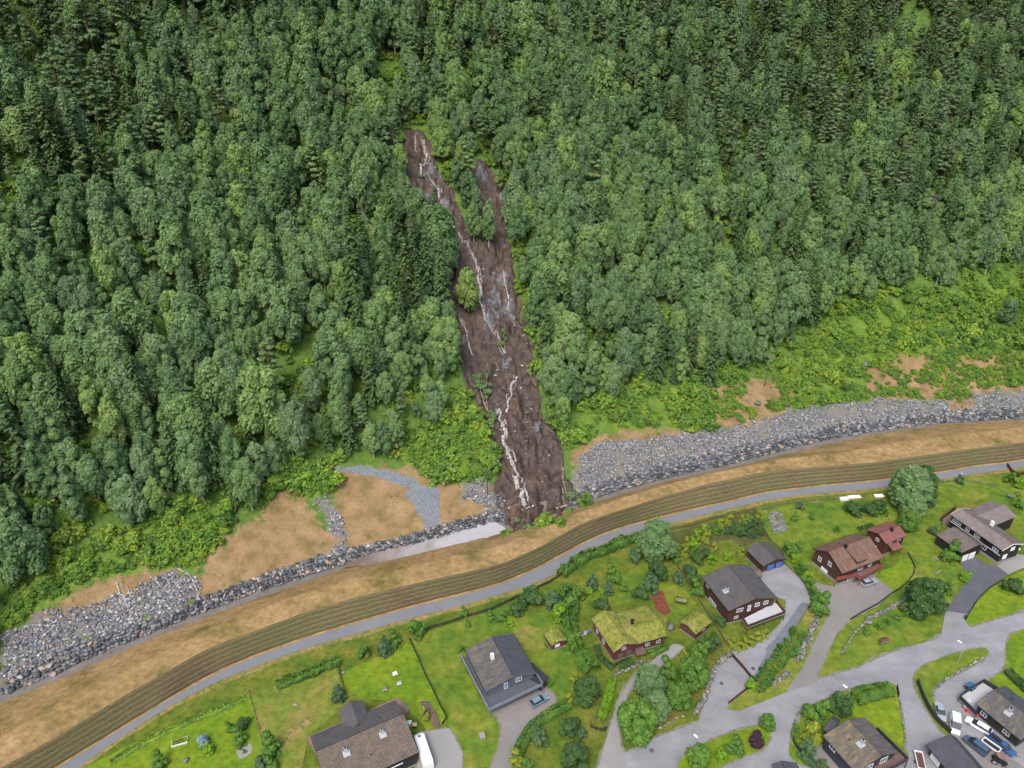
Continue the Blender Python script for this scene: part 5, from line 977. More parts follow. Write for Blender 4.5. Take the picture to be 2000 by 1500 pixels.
gable('shed', 'small turf roofed shed between the two brown houses', 'shed', (1342.5,1221), (1374,1197), 3.6, 2.7, (1345,1200), (1372,1229), 'w_log', 'sod', 'sod', sod=True, ov=(.45, .35), trim='wood', wins=[('A', 0, 1.3, .9, 1.7, dict(name='door', glass='w_brown', frame='wood')), ('R', .6, 1.5, 1.2, .5)])
gable('playhouse', 'tiny turf roofed playhouse with a white window beside the dry lawn patch', 'playhouse', (1091,1252), (1075,1228), 3.1, 2.3, (1067,1246), (1100,1238), 'w_log', 'sod', 'sod', sod=True, ov=(.35, .3), trim='wood', wins=[('A', .1, 1.3, 1.3, .9, dict(mull=0, glass='white'))])
# 6 big brown house and garage
h6, g6, f6 = gable('house', 'large dark brown house with grey-brown roof and pale deck above the asphalt drive', 'house', (1476.6,1168.5), (1421.8,1104), 7.2, 5.1, (1426.4,1198), (1518.6,1169), 'w_brown', 'r_charcoal', 'r_charcoal', ov=(.45, .6), chim=[(-.1, .6, 'metal')], wins=[('A', 3.9, 3.9, 1.9, 1.2, dict(mull=2)), ('A', 1.1, 3.7, .95, 2.0, dict(name='door', glass='deck', mull=0)), ('A', -1.2, 4.2, 1.4, 1.2), ('A', -3.8, 4.2, 1.4, 1.2), ('A', 4.6, 1.6, 1.2, .9), ('L', 4.2, 4.0, 1.2, 1.2), ('L', 1, 1.0, 3.2, .8), ('R', -2, 3.8, 1.4, 1.1)], trim='w_brown')
deck(h6, f6, [(1516,1171), (1534,1193), (1461,1220.5), (1451,1204)], 2.4, 'deck', 'railbrown', 1.0, [0, 1, 2])
subgable(h6, f6, (1485,1113), (1462,1117), 3.6, 2.7, (1494,1125), (1478,1105), 'w_brown', 'r_slate', name='porch')
gable('garage', 'brown garage with two blue doors and a grey gable roof', 'garage', (1517.5,1091.5), (1482.4,1057.8), 4.3, 3.0, (1459,1074.8), (1534.9,1091), 'w_brown', 'r_charcoal', 'r_charcoal', ov=(.5, .4), trim='w_brown', wins=[('A', -1.75, 1.3, 2.5, 2.1, dict(name='garage_door', glass='blue', frame='w_brown', mull=0)), ('A', 1.2, 1.3, 2.5, 2.1, dict(name='garage_door', glass='blue', frame='w_brown', mull=0))])
# 8 red-brown house and its small neighbour
h8, g8, f8 = gable('house', 'red-brown house with a dormer and red balcony above the silver car', 'house', (1617.6,1077.4), (1698,1048), 8.0, 5.0, (1664,1044.8), (1638.6,1123), 'w_brown', 'r_redbrown', 'r_redbrown', ov=(.4, .6), chim=[(-.25, -.08, 'black'), (-.1, .5, 'pipe')], trim='w_brown', wins=[('A', -1.2, 4.4, 1.2, 1.4), ('A', 2.2, 3.4, 1.2, 1.4), ('R', 0, 3.6, 1.8, 1.3), ('R', 3.5, 3.6, 1.2, 1.3), ('R', -2.5, 1.2, 3.2, 1.9, dict(name='garage_door', glass='concrete', mull=0)), ('A', 0, 1.2, 2.2, 1.2, dict(glass='white', mull=0))], base=.9)
c_, a_, L_ = f8; mb = MB(); y0_ = -.8; y1_ = -(g8[2]+.1); sl8 = (8.0-5.0)/(g8[2]+.6); x0_, x1_ = -2.0, 2.0; zA = 8.0-.5*sl8+.0; slab(mb, [(x0_, -.55, 7.75), (x1_, -.55, 7.75), (x1_, y1_, 6.45), (x0_, y1_, 6.45)], .14, [(0, 0), (4, 0), (4, 4), (0, 4)]); mb.build('dormer_roof', M['r_redbrown'], h8); mb = MB(); mb.box(x0_+.2, x1_-.2, y1_+.35, -.8, 5.2, 6.5); mb.build('dormer_wall', M['w_brown'], h8)
deck(h8, f8, [(1634,1128), (1673,1120), (1681,1126), (1723,1103), (1716,1092), (1640,1116)], 2.5, 'deckbrown', 'railred', 1.0, [0, 1, 2, 3])
h9, g9, f9 = gable('house', 'small red-roofed house with a porch next to the red-brown one', 'house', (1716,1042.4), (1756.4,1026.6), 6.3, 4.8, (1735.4,1018), (1730.8,1062.3), 'w_red', 'r_red', 'r_red', ov=(.35, .4), chim=[(.1, -.15, 'black')], trim='w_red', wins=[('A', 0, 4.0, 1.1, 1.1), ('R', -1.6, 4.0, 1.4, .8), ('R', 1.8, 4.0, 1.4, .8), ('R', 1.8, 1.5, 1.2, 1.1), ('A', 0, 1.4, .9, .9)])
mb = MB(); slab(mb, [(-2.2, -g9[2]+.0, 3.3), (1.6, -g9[2]+.0, 3.3), (1.6, -g9[2]-1.9, 2.6), (-2.2, -g9[2]-1.9, 2.6)], .12, [(0, 0), (4, 0), (4, 2), (0, 2)]); mb.build('porch_roof', M['r_red'], h9)
for x in (-2.0, 1.4): mb = MB(); mb.box(x-.08, x+.08, -g9[2]-1.7, -g9[2]-1.55, 0, 2.6); mb.build('porch_post', M['w_red'], h9)
# 10 black and white house with wings
h10, g10, f10 = gable('house', 'long black house with white trim, pale tiled roofs and wings on both sides', 'house', (1980,1062.5), (1876.7,992.5), 6.8, 5.5, (1859,1006.7), (1893,991), 'w_black', 'r_pinkish', 'r_slate', ov=(.4, .5), chim=[(.0, -.5, 'white')], wins=[('L', 6.2, 4.3, 2.8, 1.1, dict(mull=3)), ('L', 2.6, 4.3, 1.2, 1.1), ('L', -.6, 4.3, 1.8, 1.1, dict(mull=2)), ('L', -6.5, 4.1, 1.8, .9), ('A', -1.2, 4.4, 1.6, 1.3, dict(mull=0, glass='white')), ('A', 1, 2.2, 1.6, 1.6, dict(mull=0, glass='white')), ('L', -3.2, 2.5, 2.0, 1.6, dict(glass='w_black', mull=2))], base=.9)
subgable(h10, f10, (1963,985.5), (1903,1010), 6.2, 4.6, (1982.5,1010), (1935,978), 'w_black', 'r_pinkish', name='east_wing'.replace('east_', 'rear_'))
subgable(h10, f10, (1912,1063.5), (1862,1029), 4.5, 3.4, (1880,1081), (1916,1061.7), 'w_black', 'r_slate', name='garage')
c_, a_, L_ = f10
q = [loc2(c_, a_, at(*p, h)) for p, h in (((1882,1083), 3.0), ((1912,1066), 3.0))]
mb = MB(); q0 = loc2(c_, a_, at(1874, 1098, 0)); q1 = loc2(c_, a_, at(1903, 1088, 0)); dv = (Vector(q1)-Vector(q0)).normalized(); nv = Vector((dv.y, -dv.x))
for t in (.08, .54):
    a = Vector(q0)+(Vector(q1)-Vector(q0))*t; b = a+(Vector(q1)-Vector(q0))*.38; mb.prism([tuple(a+nv*.0), tuple(b+nv*.0), tuple(b+nv*.12), tuple(a+nv*.12)], .05, 2.2)
mb.build('garage_door', M['white'], h10)
mb = MB(); p_ = [loc2(c_, a_, at(*p, 2.6)) for p in ((1973,1075), (1994,1072), (1984,1062))]; p_.append((p_[0][0]-p_[1][0]+p_[2][0], p_[0][1]-p_[1][1]+p_[2][1])); mb.prism(p_, 2.2, 2.5); mb.build('balcony', M['white'], h10)
mb = MB(); p_ = [loc2(c_, a_, at(*p, .3)) for p in ((1840,1012), (1858,1003), (1852,1024), (1842,1026))]; mb.prism(p_, 0, .35); mb.build('terrace', M['w_pink'], h10)
mb = MB(); p_ = [loc2(c_, a_, at(*p, 1.2)) for p in ((1840,1012), (1868,989))]; mb.prism([p_[0], p_[1], (p_[1][0]+.12, p_[1][1]+.12), (p_[0][0]+.12, p_[0][1]+.12)], 0, 1.6); mb.build('screen', M['w_brown'], h10)
# white base line along the black wall
mb = MB(); li, wl_, wr_ = g10; mb.box(-li-.06, li+.06, wl_, wl_+.08, 3.15, 3.3); mb.build('wall_band', M['white'], h10)
# 11 mossy roof house
h11, g11, f11 = gable('house', 'dark house with a mossy brown roof and black corner balcony behind the clipped hedge', 'house', (1723,1476), (1657,1405.5), 6.2, 4.4, (1609,1438.5), (1686,1398.8), 'w_darkblue', 'r_mossy', 'r_orange', ov=(.4, .5), chim=[(-.15, .2, 'metal'), (.25, .45, 'pipe')], wins=[('A', -1.8, 3.3, 2.0, 1.6, dict(mull=2)), ('A', 2.2, 3.3, 2.0, 1.4), ('L', 2.0, 3.2, 1.6, .9), ('R', 2, 3.2, 1.2, 1.1)], trim='wooddark', base=.4)
deck(h11, f11, [(1713,1419), (1775,1480), (1746,1496), (1716,1505), (1700,1470)], 2.4, 'deckbrown', 'raildark', 1.0, [0, 1, 2])
gable('shed', 'small slate-blue shed touching the mossy-roofed house', 'shed', (1637,1411), (1623,1402), 3.2, 2.6, (1600,1420), (1640,1406), 'w_darkblue', 'r_black', 'r_black', ov=(.2, .25), trim='wooddark', wins=[('R', 0, 1.3, .9, 1.9, dict(name='door', glass='w_dark', mull=0))])
h12, g12, f12 = gable('house', 'long low dark house at the right edge with a metal chimney, beside the parked vehicles', 'house', (2030,1416), (1941,1346.5), 5.0, 3.4, (1909,1377), (1966,1341.6), 'w_dark', 'r_grey', 'r_black', ov=(.4, .6), chim=[(.0, .35, 'metal'), (.35, -.3, 'pipe')], wins=[('L', 3, 1.8, 1.4, 1.1), ('L', -2, 1.8, 1.4, 1.1), ('L', 6.5, 1.6, .9, 1.9, dict(name='door', glass='white'))], trim='wooddark')
c_, a_, L_ = f12; deck(h12, f12, [(1876,1358), (1884,1350), (1923,1326), (1950,1343), (1912,1378), (1908,1390)], .8, 'deck', 'raildark', 1.3, [0, 1, 2, 5, 4])
gable('garage', 'slate-black roofed garage standing between the two lanes at the lower right', 'garage', (1920,1508), (1856,1434), 4.7, 3.1, (1816.7,1464), (1900,1478), 'w_dark', 'r_black', 'r_black', ov=(.5, .9), trim='wooddark', wins=[('L', 2, 1.3, 2.4, 2.0, dict(name='garage_door', glass='white', mull=0))])
gable('shed', 'black shed roof cut by the bottom edge of the photo', 'shed', (1537,1512), (1526.5,1486.5), 3.8, 3.0, (1512,1500), (1556,1492), 'w_dark', 'r_black', 'r_black', ov=(.3, .3), trim='wooddark')
# ------------------------------------------------------------------ garden plants
CM = {'g': 'bushgreen', 'd': 'bushdark', 'l': 'bushlime', 'y': 'bushyellow', 'b': 'bushblue', 'p': 'purple', 's': 'bluegrey'}
CN_ = {'g': 'green', 'd': 'dark green', 'l': 'lime green', 'y': 'yellow', 'b': 'bluish green', 'p': 'purple', 's': 'blue-grey'}
def garden(px_, py_, r, key, label, cat='bush', flat=1.0):
    tm, cm, h, R_ = KINDS[key][0]; q = at(px_, py_, 0); d = project(q.x, q.y, 0)[2]; s = r*d/F/(R_*1.05); hh = h*s*flat; q = at(px_, py_, hh*.5)
    return plant(key, q.x, q.y, -.05, s, label, cat, name={'bush': 'bush', 'tree': 'broadleaf_tree', 'conifer': 'conifer'}[cat], var=0, sz=s*flat)
def gb(L, group=None):
    for a, b, r, c, lab in L:
        k = {'T': 'tree_bush', 'B': 'bush_', 'C': 'cone_'}[c[0]]; m_ = CM[c[1]]
        if lab.startswith(('tall weeping', 'large grey-green', 'lower grey-green', 'bluish green tree')): garden(a, b, r, 'weeping_tree', lab, 'tree', .68)
        elif c[0] == 'T': garden(a, b, r, 'tree_'+(m_ if m_ in ('bushgreen', 'bushdark', 'bushblue') else 'bushgreen'), lab, 'tree')
        elif c[0] == 'C': garden(a, b, r, 'cone_bush' if c[1] == 'b' else 'cone_dark', lab, 'conifer')
        elif c[0] == 'W': garden(a, b, r, 'birch_tree', lab, 'tree')
        else: garden(a, b, r, 'bush_'+m_, lab, 'bush')
gb([(1281,1052,33,'Tb','tall weeping birch beside the path where it bends'),(1241,1404,37,'Tg','big bright green tree in the corner between road and gravel lane'),(1267,1328,27,'Tb','bluish green tree nearest the gravel lane below the log house'),(1285,1378,25,'Tb','bluish green tree right behind the big bright green one'),(1353,1312,28,'Tg','rounded green tree inside the reddish fence'),(1325,1358,24,'Tg','light green tree between the rounded one and the big one'),(1306,1308,17,'Bg','light green bush beside the end of the gravel lane'),(1367,1277,17,'Bg','green bush behind the rounded tree, under the turf shed'),(1379,1258,16,'Bd','dark green bush below the turf shed'),(1396,1250,13,'Bd','dark green bush right of its twin below the turf shed'),(1337,1281,9,'By','yellow bush at the tip of the lane parking'),(1356,1271,12,'Bg','small green bush right of the yellow one at the lane'),
(1779,952,34,'Tb','large grey-green tree beside the path at the upper right'),(1806,944,26,'Td','darker tree right behind the large grey-green one by the path'),(1783,990,22,'Tb','lower grey-green tree in the clump behind the red-roofed house'),(1776,1018,18,'Tg','green tree touching the red-roofed house'),(1816,982,11,'Bb','grey bush at the right foot of the path tree clump'),
(1803,1166,34,'Td','dark dense tree on the lawn between the two driveways'),(1846,1149,13,'Bg','bush right beside the dark dense lawn tree'),(1979,1144,17,'Bd','dark round bush on the lawn inside the driveway bend'),(1667,993,15,'Bd','dark bush with a brown patch below the white raised boxes'),(1699,995,13,'Bd','dark bush second from left below the white raised boxes'),(1718,985,11,'Bd','dark bush right below the small white box'),(1727,999,8,'Bg','small light bush right of the dark ones by the boxes'),
(1552,1011,7,'Bg','small pale bush on the lawn right of the stone slab bed'),(1586,1009,6,'Bg','tiny bush in the open lawn above the red-brown house'),(1634,1033,6,'Bg','tiny bush just behind the red-brown house roof'),(1563,988,8,'Bb','grey shrub near the path fence above the open lawn'),(1576,1125,8,'Bl','light bush at the drive fence left of the red-brown house'),(1556,1070,11,'Bg','bush right of the blue-doored garage, upper'),(1540,1074,12,'Bg','bush right of the blue-doored garage, nearer'),(1553,1093,9,'Bl','lime bush below the two at the garage'),(1567,1108,8,'Bg','small bush at the drive corner below the lime one'),(1603,1183,17,'Bg','large bush at the lower corner of the asphalt drive'),(1592,1160,12,'Bg','bush at the right bend of the asphalt drive'),
(1884,1128,10,'Bl','yellow-green bush at the edge of the black driveway'),(1858,1082,16,'Bg','clipped green bush at the garage of the black house'),(1822,1037,9,'Bb','grey bush at the left wing of the black house'),(1989,981,11,'Bg','bush beside the pale rock behind the black house'),(1876,938,8,'Bb','small spruce-like shrub on the lawn rim by the path'),
(1594,1394,21,'Bg','round green bush at the hedge corner by the junction'),(1646,1375,22,'Bd','large round dark bush between hedge pieces by the road'),(1588,1439,20,'By','yellowish green bush left of the slate-blue shed'),(1577,1466,16,'Bb','bluish bush left of the mossy-roofed house'),(1607,1494,11,'Bb','grey-green bush at the bottom left of the mossy-roofed house'),(1621,1382,9,'Bb','greyish bush squeezed between the two round hedge bushes'),(1500,1410,15,'Tg','small bright tree at the tip of the grass island'),(1478,1446,15,'Bp','dark purple bush on the grass island'),(1441,1459,14,'Bg','green bush left of the purple one on the island'),(1367,1478,23,'Tg','tree at the lower left end of the grass island'),(1407,1475,12,'Bl','light bush between the island tree and the green bush'),(1425,1461,10,'Bg','small green bush in the middle of the island'),(1495,1445,6,'Bl','small pale bush right of the purple one'),
(1082,1172,17,'Bb','bluish bush at the upper end of the long shrub row'),(1112,1186,22,'Bg','wide green bush near the top of the long shrub row'),(1092,1198,17,'Bl','bright green bush left in the long shrub row'),(1128,1162,14,'Bg','green bush at the upper right of the long shrub row'),(1104,1152,14,'Bg','green bush where the shrub row meets the path hedge'),(1152,1159,8,'Bl','lime green round bush, left of two in the orchard'),(1175,1157,7,'Bl','lime green round bush, right of two in the orchard'),(1175,1180,15,'Bd','dark round spruce bush behind the log house'),(1036,1166,22,'Bd','large dark bush at the end of the picket fence'),(1011,1188,15,'Bd','smaller dark bush below the large one at the picket fence'),(1144,1348,25,'Td','dark round tree left of the grey board fence'),(1122,1326,10,'By','yellow flowering bush at the rim of the lawn, upper'),(1112,1366,9,'By','yellow flowering bush at the rim of the lawn, lower'),(1114,1418,18,'Bd','dark reddish round bush below the clipped drive hedge'),(1054,1440,16,'Bb','grey-green bush beside the lower end of the drive hedge'),(1124,1476,28,'Td','large dark green tree at the bottom edge below the log house'),(1138,1432,10,'Bb','bluish bush between the dark bush and the grey fence'),(1007,1482,14,'By','yellow-green bush at the bottom beside the gravel drive'),(1030,1492,12,'Bg','green bush at the bottom edge right of the gravel drive'),
(1158,1133,13,'Cb','bluish conical spruce in the orchard, leftmost'),(1188,1146,12,'Cb','bluish conical spruce in the orchard beside the path of stones'),(1198,1124,15,'Bg','bright bush behind the bluish spruces in the orchard'),(1218,1148,8,'Bg','small bush right of the orchard spruces'),(1250,1158,15,'Bd','dark bush left of the red gravel bed'),(1272,1140,16,'Bb','grey-green bush above the red gravel bed'),(1284,1116,19,'Td','dark tree below the weeping birch'),(1240,1086,13,'Bb','bush left below the weeping birch'),(1325,1130,11,'Bb','grey bush left of the garden fence by the brown house'),(1362,1150,14,'Bg','green tree-like bush at the left corner of the large brown house'),(1348,1115,13,'Bd','dark oval bush left of the large brown house, upper'),(1355,1130,13,'Bd','dark oval bush left of the large brown house, lower'),(1407,1213,10,'Bd','dark bush at the front left corner of the large brown house'),
(815,1229,17,'Bg','round green bush at the left end of the picket fence'),(750,1258,17,'Cb','dense blue-green spruce beside the lawn near the path'),(770,1252,13,'Bg','green bush right of the blue-green spruce'),(710,1272,13,'Bg','fresh green bush left of the blue-green spruce'),(660,1350,16,'Cb','tall dark green conifer at the corner behind the brown tiled house'),(528,1459,18,'Bg','yellowish green bush at the left wall side of the big house lawn'),(511,1488,13,'Bb','bluish bush at the bottom edge, left of its green neighbour'),(531,1493,12,'Bg','small green bush at the bottom edge right of the bluish one'),(450,1422,9,'Bg','small bush in the lawn group at the left, outermost'),(475,1412,12,'Bd','dark bush in the lawn group at the left, uppermost'),(467,1443,14,'Bg','spreading bush in the lawn group at the left, lowest'),(396,1446,11,'Bs','pale blue ball-shaped spruce on the left lawn'),(408,1466,10,'Bl','lime coloured bush beside the blue ball spruce'),(310,1491,15,'Bg','round green bush on the left lawn at the bottom edge'),(900,1267,7,'Bg','small bush behind the left corner of the blue-grey house'),(958,1206,8,'Bg','small shrub on the lawn under the picket fence, left of three'),(980,1205,10,'Bg','small shrub on the lawn under the picket fence, middle of three'),(997,1217,7,'Bl','small light shrub on the lawn under the picket fence, right of three'),(914,1219,6,'Bg','tiny round shrub alone on the lawn under the picket fence'),(907,1196,8,'Bg','bush standing at the picket fence'),(1073,1333,8,'Bg','bush at the corner of the dark carport'),(829,1397,12,'By','yellowish bush beside the curved plank steps'),(1972,935,10,'Bg','bush behind the brown fence at the upper right corner'),(1990,945,10,'Bl','light bush behind the brown fence at the right edge'),(1467,1341,10,'Bl','lime bush at the lower end of the drive fence')])
for i, (a, b) in enumerate([(1430,1257),(1440,1263),(1454,1259),(1467,1253),(1480,1246),(1492,1239)]): garden(a, b, 8.5, 'bush_bushyellow', 'round yellow-green bush in the row between the lawn and the curved drive', 'bush')['group'] = 'yellow-green bushes beside the curved drive'
for i, (a, b, r) in enumerate([(1769,1200,5),(1754,1206,5.5),(1735,1214,6),(1717,1223,6),(1693,1234,6)]): garden(a, b, r+1, 'bush_bushgreen', 'small round bush in the row below the low stone wall on the right lawn', 'bush')['group'] = 'round bushes under the low stone wall'
random.seed(11)
for i in range(46):
    if i < 26: t = random.random(); a, b = 1318+t*95, 1085-t*55+random.uniform(-16, 12); c = random.choice(['bushgreen', 'bushyellow', 'bushlime', 'bushyellow'])
    else: t = random.random(); a, b = 1420+t*66, 1035-t*10+random.uniform(-18, 18); c = 'bushyellow' if b < 1020 else 'bushgreen' if random.random() < .4 else 'bushdark'
    g = 'plants filling the %s fenced garden bed' % ('left' if i < 26 else 'right'); garden(a, b, random.uniform(6, 10), 'bush_'+c, 'bushy plant crowding the %s fenced garden bed above the brown house' % ('left' if i < 26 else 'right'), 'bush')['group'] = g
for a, b, r, c in ((1362,1090,12,'bushdark'),(1378,1080,11,'bushdark'),(1395,1070,8,'bushyellow'),(1390,1093,9,'bushlime'),(1420,1088,8,'bushlime'),(1447,1080,8,'bushyellow')): garden(a, b, r, 'bush_'+c, 'low %s bush on the terraces between the brown house and the beds' % ('dark' if c == 'bushdark' else 'yellow-green'), 'bush')['group'] = '%s terrace bushes' % ('dark' if c == 'bushdark' else 'yellow-green')
def hedge(pts, wd, ht, mat, label, dens=52, size=.14, rough=.25, z0=0):
    p = atn(pts, ht*.5); seg = np.linalg.norm(np.diff(p, axis=0), axis=1); s = np.concatenate([[0], np.cumsum(seg)]); L = s[-1]; n = int(L*(wd+2*ht)*dens); q = RNG.random(n)*L
    X = np.interp(q, s, p[:, 0]); Yv = np.interp(q, s, p[:, 1]); e = .3; dx = np.interp(q+e, s, p[:, 0])-np.interp(q-e, s, p[:, 0]); dy = np.interp(q+e, s, p[:, 1])-np.interp(q-e, s, p[:, 1]); l = np.hypot(dx, dy)+1e-6; nx, ny = -dy/l, dx/l
    c0 = X.mean(), Yv.mean(); a = RNG.random(n)*math.pi; ca, sa = np.cos(a), np.sin(a); k = 1+rough*2*fbm(X/1.1, Yv/1.1+a, 3); ou = np.sign(ca)*np.abs(ca)**.45*wd/2*k; oz = np.abs(sa)**.45*ht*k
    C = np.column_stack([X+nx*ou-c0[0], Yv+ny*ou-c0[1], np.maximum(oz, .05)+z0]); N = np.column_stack([nx*ca, ny*ca, sa+.3])+RNG.normal(size=(n, 3))*.4
    V, Fq, a3 = cards(C, N, size*(.6+.8*RNG.random(n)), np.clip(.45+1.3*fbm(X/1.3, Yv/1.3+oz, 3)+.2*RNG.normal(size=n), 0, 1)); o = npmesh('hedge', V, Fq, M[mat], a3); o.location = (c0[0], c0[1], 0); return tag(o, label, 'hedge')
hedge([(1112,1374),(1080,1390),(1052,1408),(1031,1430),(1017,1458),(1010,1478)], 2.3, 1.5, 'bushgreen', 'clipped green hedge curving along the gravel drive of the blue-grey house')
hedge([(1740,1346),(1712,1350),(1688,1356),(1668,1365)], 3.4, 2.0, 'bushgreen', 'thick clipped hedge at the road junction behind the mossy-roofed house')
hedge([(1110,1200),(1114,1222),(1122,1250),(1133,1275),(1146,1298),(1156,1312)], 3.6, 2.4, 'bushgreen', 'dense tall shrub row between the tiny playhouse and the log house', rough=.6, dens=40, size=.18)
hedge([(1096,1122),(1120,1100),(1145,1086),(1180,1074),(1215,1058),(1250,1048)], 2.8, 1.9, 'bushgreen', 'loose green hedge running along the path left of the weeping birch', rough=.6, dens=40, size=.17)
hedge([(1472,1345),(1495,1318),(1517,1292),(1540,1268),(1554,1246),(1562,1232)], 3.4, 1.2, 'bushgreen', 'low dark planting on the bank between the asphalt drive and the stone row', rough=.7, dens=36, size=.16)
hedge([(1600,1205),(1594,1180),(1588,1160),(1572,1130),(1556,1108)], 1.5, 1.3, 'bushgreen', 'narrow green hedge behind the board edge of the asphalt drive', rough=.5)
hedge([(1196,1326),(1192,1345),(1186,1368),(1178,1392),(1171,1404)], 1.7, 1.1, 'bushlime', 'lime green hedge between the grey board fence and the gravel lane', size=.2)
hedge([(540,1338),(575,1326),(610,1312),(640,1298),(662,1290)], 2.4, 1.5, 'bushgreen', 'shrub row between the path and the half-dry lawn on the left', rough=.7, dens=36)
hedge([(215,1490),(260,1462),(310,1436),(365,1410),(420,1388),(480,1362)], 1.5, .3, 'under', 'long low green fringe between the path and the bright left lawn', rough=.6)
hedge([(1968,1310),(1985,1325),(2010,1350)], 2.2, 1.3, 'bushdark', 'dark hedge at the right edge behind the long low house')
hedge([(1165,1262),(1172,1282),(1186,1296),(1198,1306)], 1.5, 1.2, 'bushdark', 'dark low hedge along the left wall of the log house', rough=.5)
hedge([(1206,1302),(1222,1296),(1236,1290)], 1.8, 1.2, 'bushdark', 'dark low hedge in front of the gable of the log house', rough=.5)
hedge([(1268,1280),(1284,1272),(1302,1262)], 1.6, 1.1, 'bushgreen', 'green hedge in front of the right wing of the log house', rough=.5)
hedge([(1676,1033),(1690,1029),(1704,1024)], .9, .8, 'bushdark', 'short dark hedge behind the small red-roofed house')
hedge([(1556,1415),(1550,1440)], 1.2, .8, 'bushgreen', 'strip of low green plants beside the lane at the mossy-roofed house', rough=.5)
hedge([(1570,1478),(1590,1492),(1606,1508)], 1.6, 1.5, 'bushblue', 'grey-green bushes behind the dark fence at the bottom', rough=.6)
# ------------------------------------------------------------------ fences, walls, lamps
def fence(pts, label, mat='wooddark', h=1.1, kind='picket', name='fence', th=.05, zoff=0):
    p = atn(pts, 0); c = p.mean(0); e = empty(name, (c[0], c[1], zoff), 0, label, 'fence' if name == 'fence' else name.replace('_', ' ')); mb = MB(); mp = []
    def bar(a, b, z0, z1, t):
        d = Vector((b[0]-a[0], b[1]-a[1], 0)); n = Vector((-d.y, d.x, 0)).normalized()*t/2; A = Vector((a[0], a[1], 0)); B = Vector((b[0], b[1], 0)); q = [A-n, B-n, B+n, A+n]; lo = [tuple(v+Vector((0, 0, z0))) for v in q]; hi = [tuple(v+Vector((0, 0, z1))) for v in q]; mb.poly(hi)
        mb.poly(lo[::-1])
        for j in range(4): mb.poly([lo[j], lo[(j+1) % 4], hi[(j+1) % 4], hi[j]])
    for i in range(len(p)-1):
        a, b = p[i]-c, p[i+1]-c; L = np.linalg.norm(b-a)
        if kind == 'board': bar(a, b, .05, h, th)
        else:
            for z in (h*.3, h*.85): bar(a, b, z-.05, z+.05, th)
        if kind == 'picket':
            n = max(1, int(L/.28))
            for k in range(n): q = a+(b-a)*(k+.5)/n; u = (b-a)/L*.07; bar(q-u, q+u, .06, h, .07)
        n = max(1, int(round(L/2.2)))
        for k in range(n+(i == len(p)-2)): mp.append(a+(b-a)*k/n)
    mb.build('panel', M[mat], e)
    for q in mp[:99]: m2 = MB(); m2.box(q[0]-.07, q[0]+.07, q[1]-.07, q[1]+.07, -.3, h+.08); m2.build('post', M[mat], e)
    return e
fence([(832,1231),(870,1220),(905,1208),(960,1192),(1014,1166)], 'dark picket fence between the path and the lawn of the blue-grey house')
fence([(1050,1149),(1075,1138),(1097,1123)], 'short dark fence along the path left of the loose hedge')
fence([(800,1250),(815,1283),(830,1318),(846,1350),(860,1380),(873,1404),(864,1416)], 'dark fence between the two left lawns ending by the plank steps', h=1.0)
fence([(660,1300),(665,1325),(671,1345),(677,1364)], 'dark fence left of the bright lawn behind the brown tiled house', 'wood')
fence([(485,1352),(496,1390),(505,1425),(512,1455)], 'thin weathered rail fence between the left lawns', 'woodgrey', .9, 'rail')
fence([(1311,1036),(1352,1028),(1395,1014),(1440,1005),(1474,997)], 'brown wooden fence above the two garden beds', 'wood')
fence([(1474,997),(1488,1028),(1504,1057),(1523,1074),(1532,1090)], 'brown wooden fence running down past the blue-doored garage', 'wood', .9)
fence([(1409,1016),(1416,1034),(1424,1053)], 'short fence separating the two garden beds', 'wood', .9)
fence([(1309,1082),(1319,1100),(1330,1118),(1343,1136),(1353,1151),(1369,1180),(1388,1208),(1406,1236),(1420,1262)], 'long brown fence left of the large brown house', 'wood', .9)
fence([(1427,1280),(1438,1292),(1449,1304),(1462,1320),(1474,1334)], 'brown gate closed across the asphalt drive', 'w_brown', 1.2, 'board', name='gate')
fence([(1474,1334),(1455,1350),(1438,1363),(1423,1375)], 'brown plank fence from the gate down to the road', 'w_brown', .9, 'board')
fence([(1421,1258),(1408,1268),(1395,1278),(1386,1299),(1380,1318),(1374,1337),(1360,1362),(1334,1390),(1308,1406),(1283,1421)], 'low reddish fence around the trees above the road', 'woodred', .7, 'rail')
fence([(1533,1101),(1552,1120),(1570,1139),(1590,1169),(1580,1184),(1558,1218),(1535,1254),(1500,1296),(1476,1334)], 'low dark board edging the right side of the asphalt drive', 'wood', .45, 'board', th=.12)
fence([(1791,1333),(1796,1348),(1803,1366),(1813,1386),(1825,1405),(1840,1420),(1855,1433)], 'thick black board fence curving between the two lanes', 'wooddark', 1.5, 'board', th=.22)
fence([(1751,1344),(1754,1362)], 'short black fence at the hedge end by the lane', 'wooddark', 1.3, 'board')
fence([(1548,1446),(1553,1458),(1562,1470),(1572,1486)], 'dark fence beside the lane left of the mossy-roofed house', 'wooddark', 1.2, 'board')
fence([(1966,910),(1975,923),(1987,930),(2004,926),(2030,918)], 'brown board fence beside the path at the right edge', 'w_brown', 1.3, 'board'); fence([(1980,927),(1992,938),(2010,950)], 'brown board fence branching off at the right edge', 'w_brown', 1.3, 'board')
fence([(1154,1421),(1164,1426),(1174,1428),(1182,1429)], 'small dark gate at the lower end of the lime hedge', 'wooddark', 1.1, 'picket', name='gate')
fence([(1175,1349),(1172,1368),(1167,1388),(1158,1413)], 'weathered grey board fence left of the lime hedge', 'woodgrey', .9, 'board')
fence([(1773,1081),(1781,1095),(1787,1109),(1784,1122),(1774,1135),(1760,1148),(1744,1158),(1713,1181),(1681,1198),(1661,1211)], 'low dark edging wall around the lawn and parking of the red-brown house', 'wooddark', .5, 'board', th=.2, name='retaining_wall')
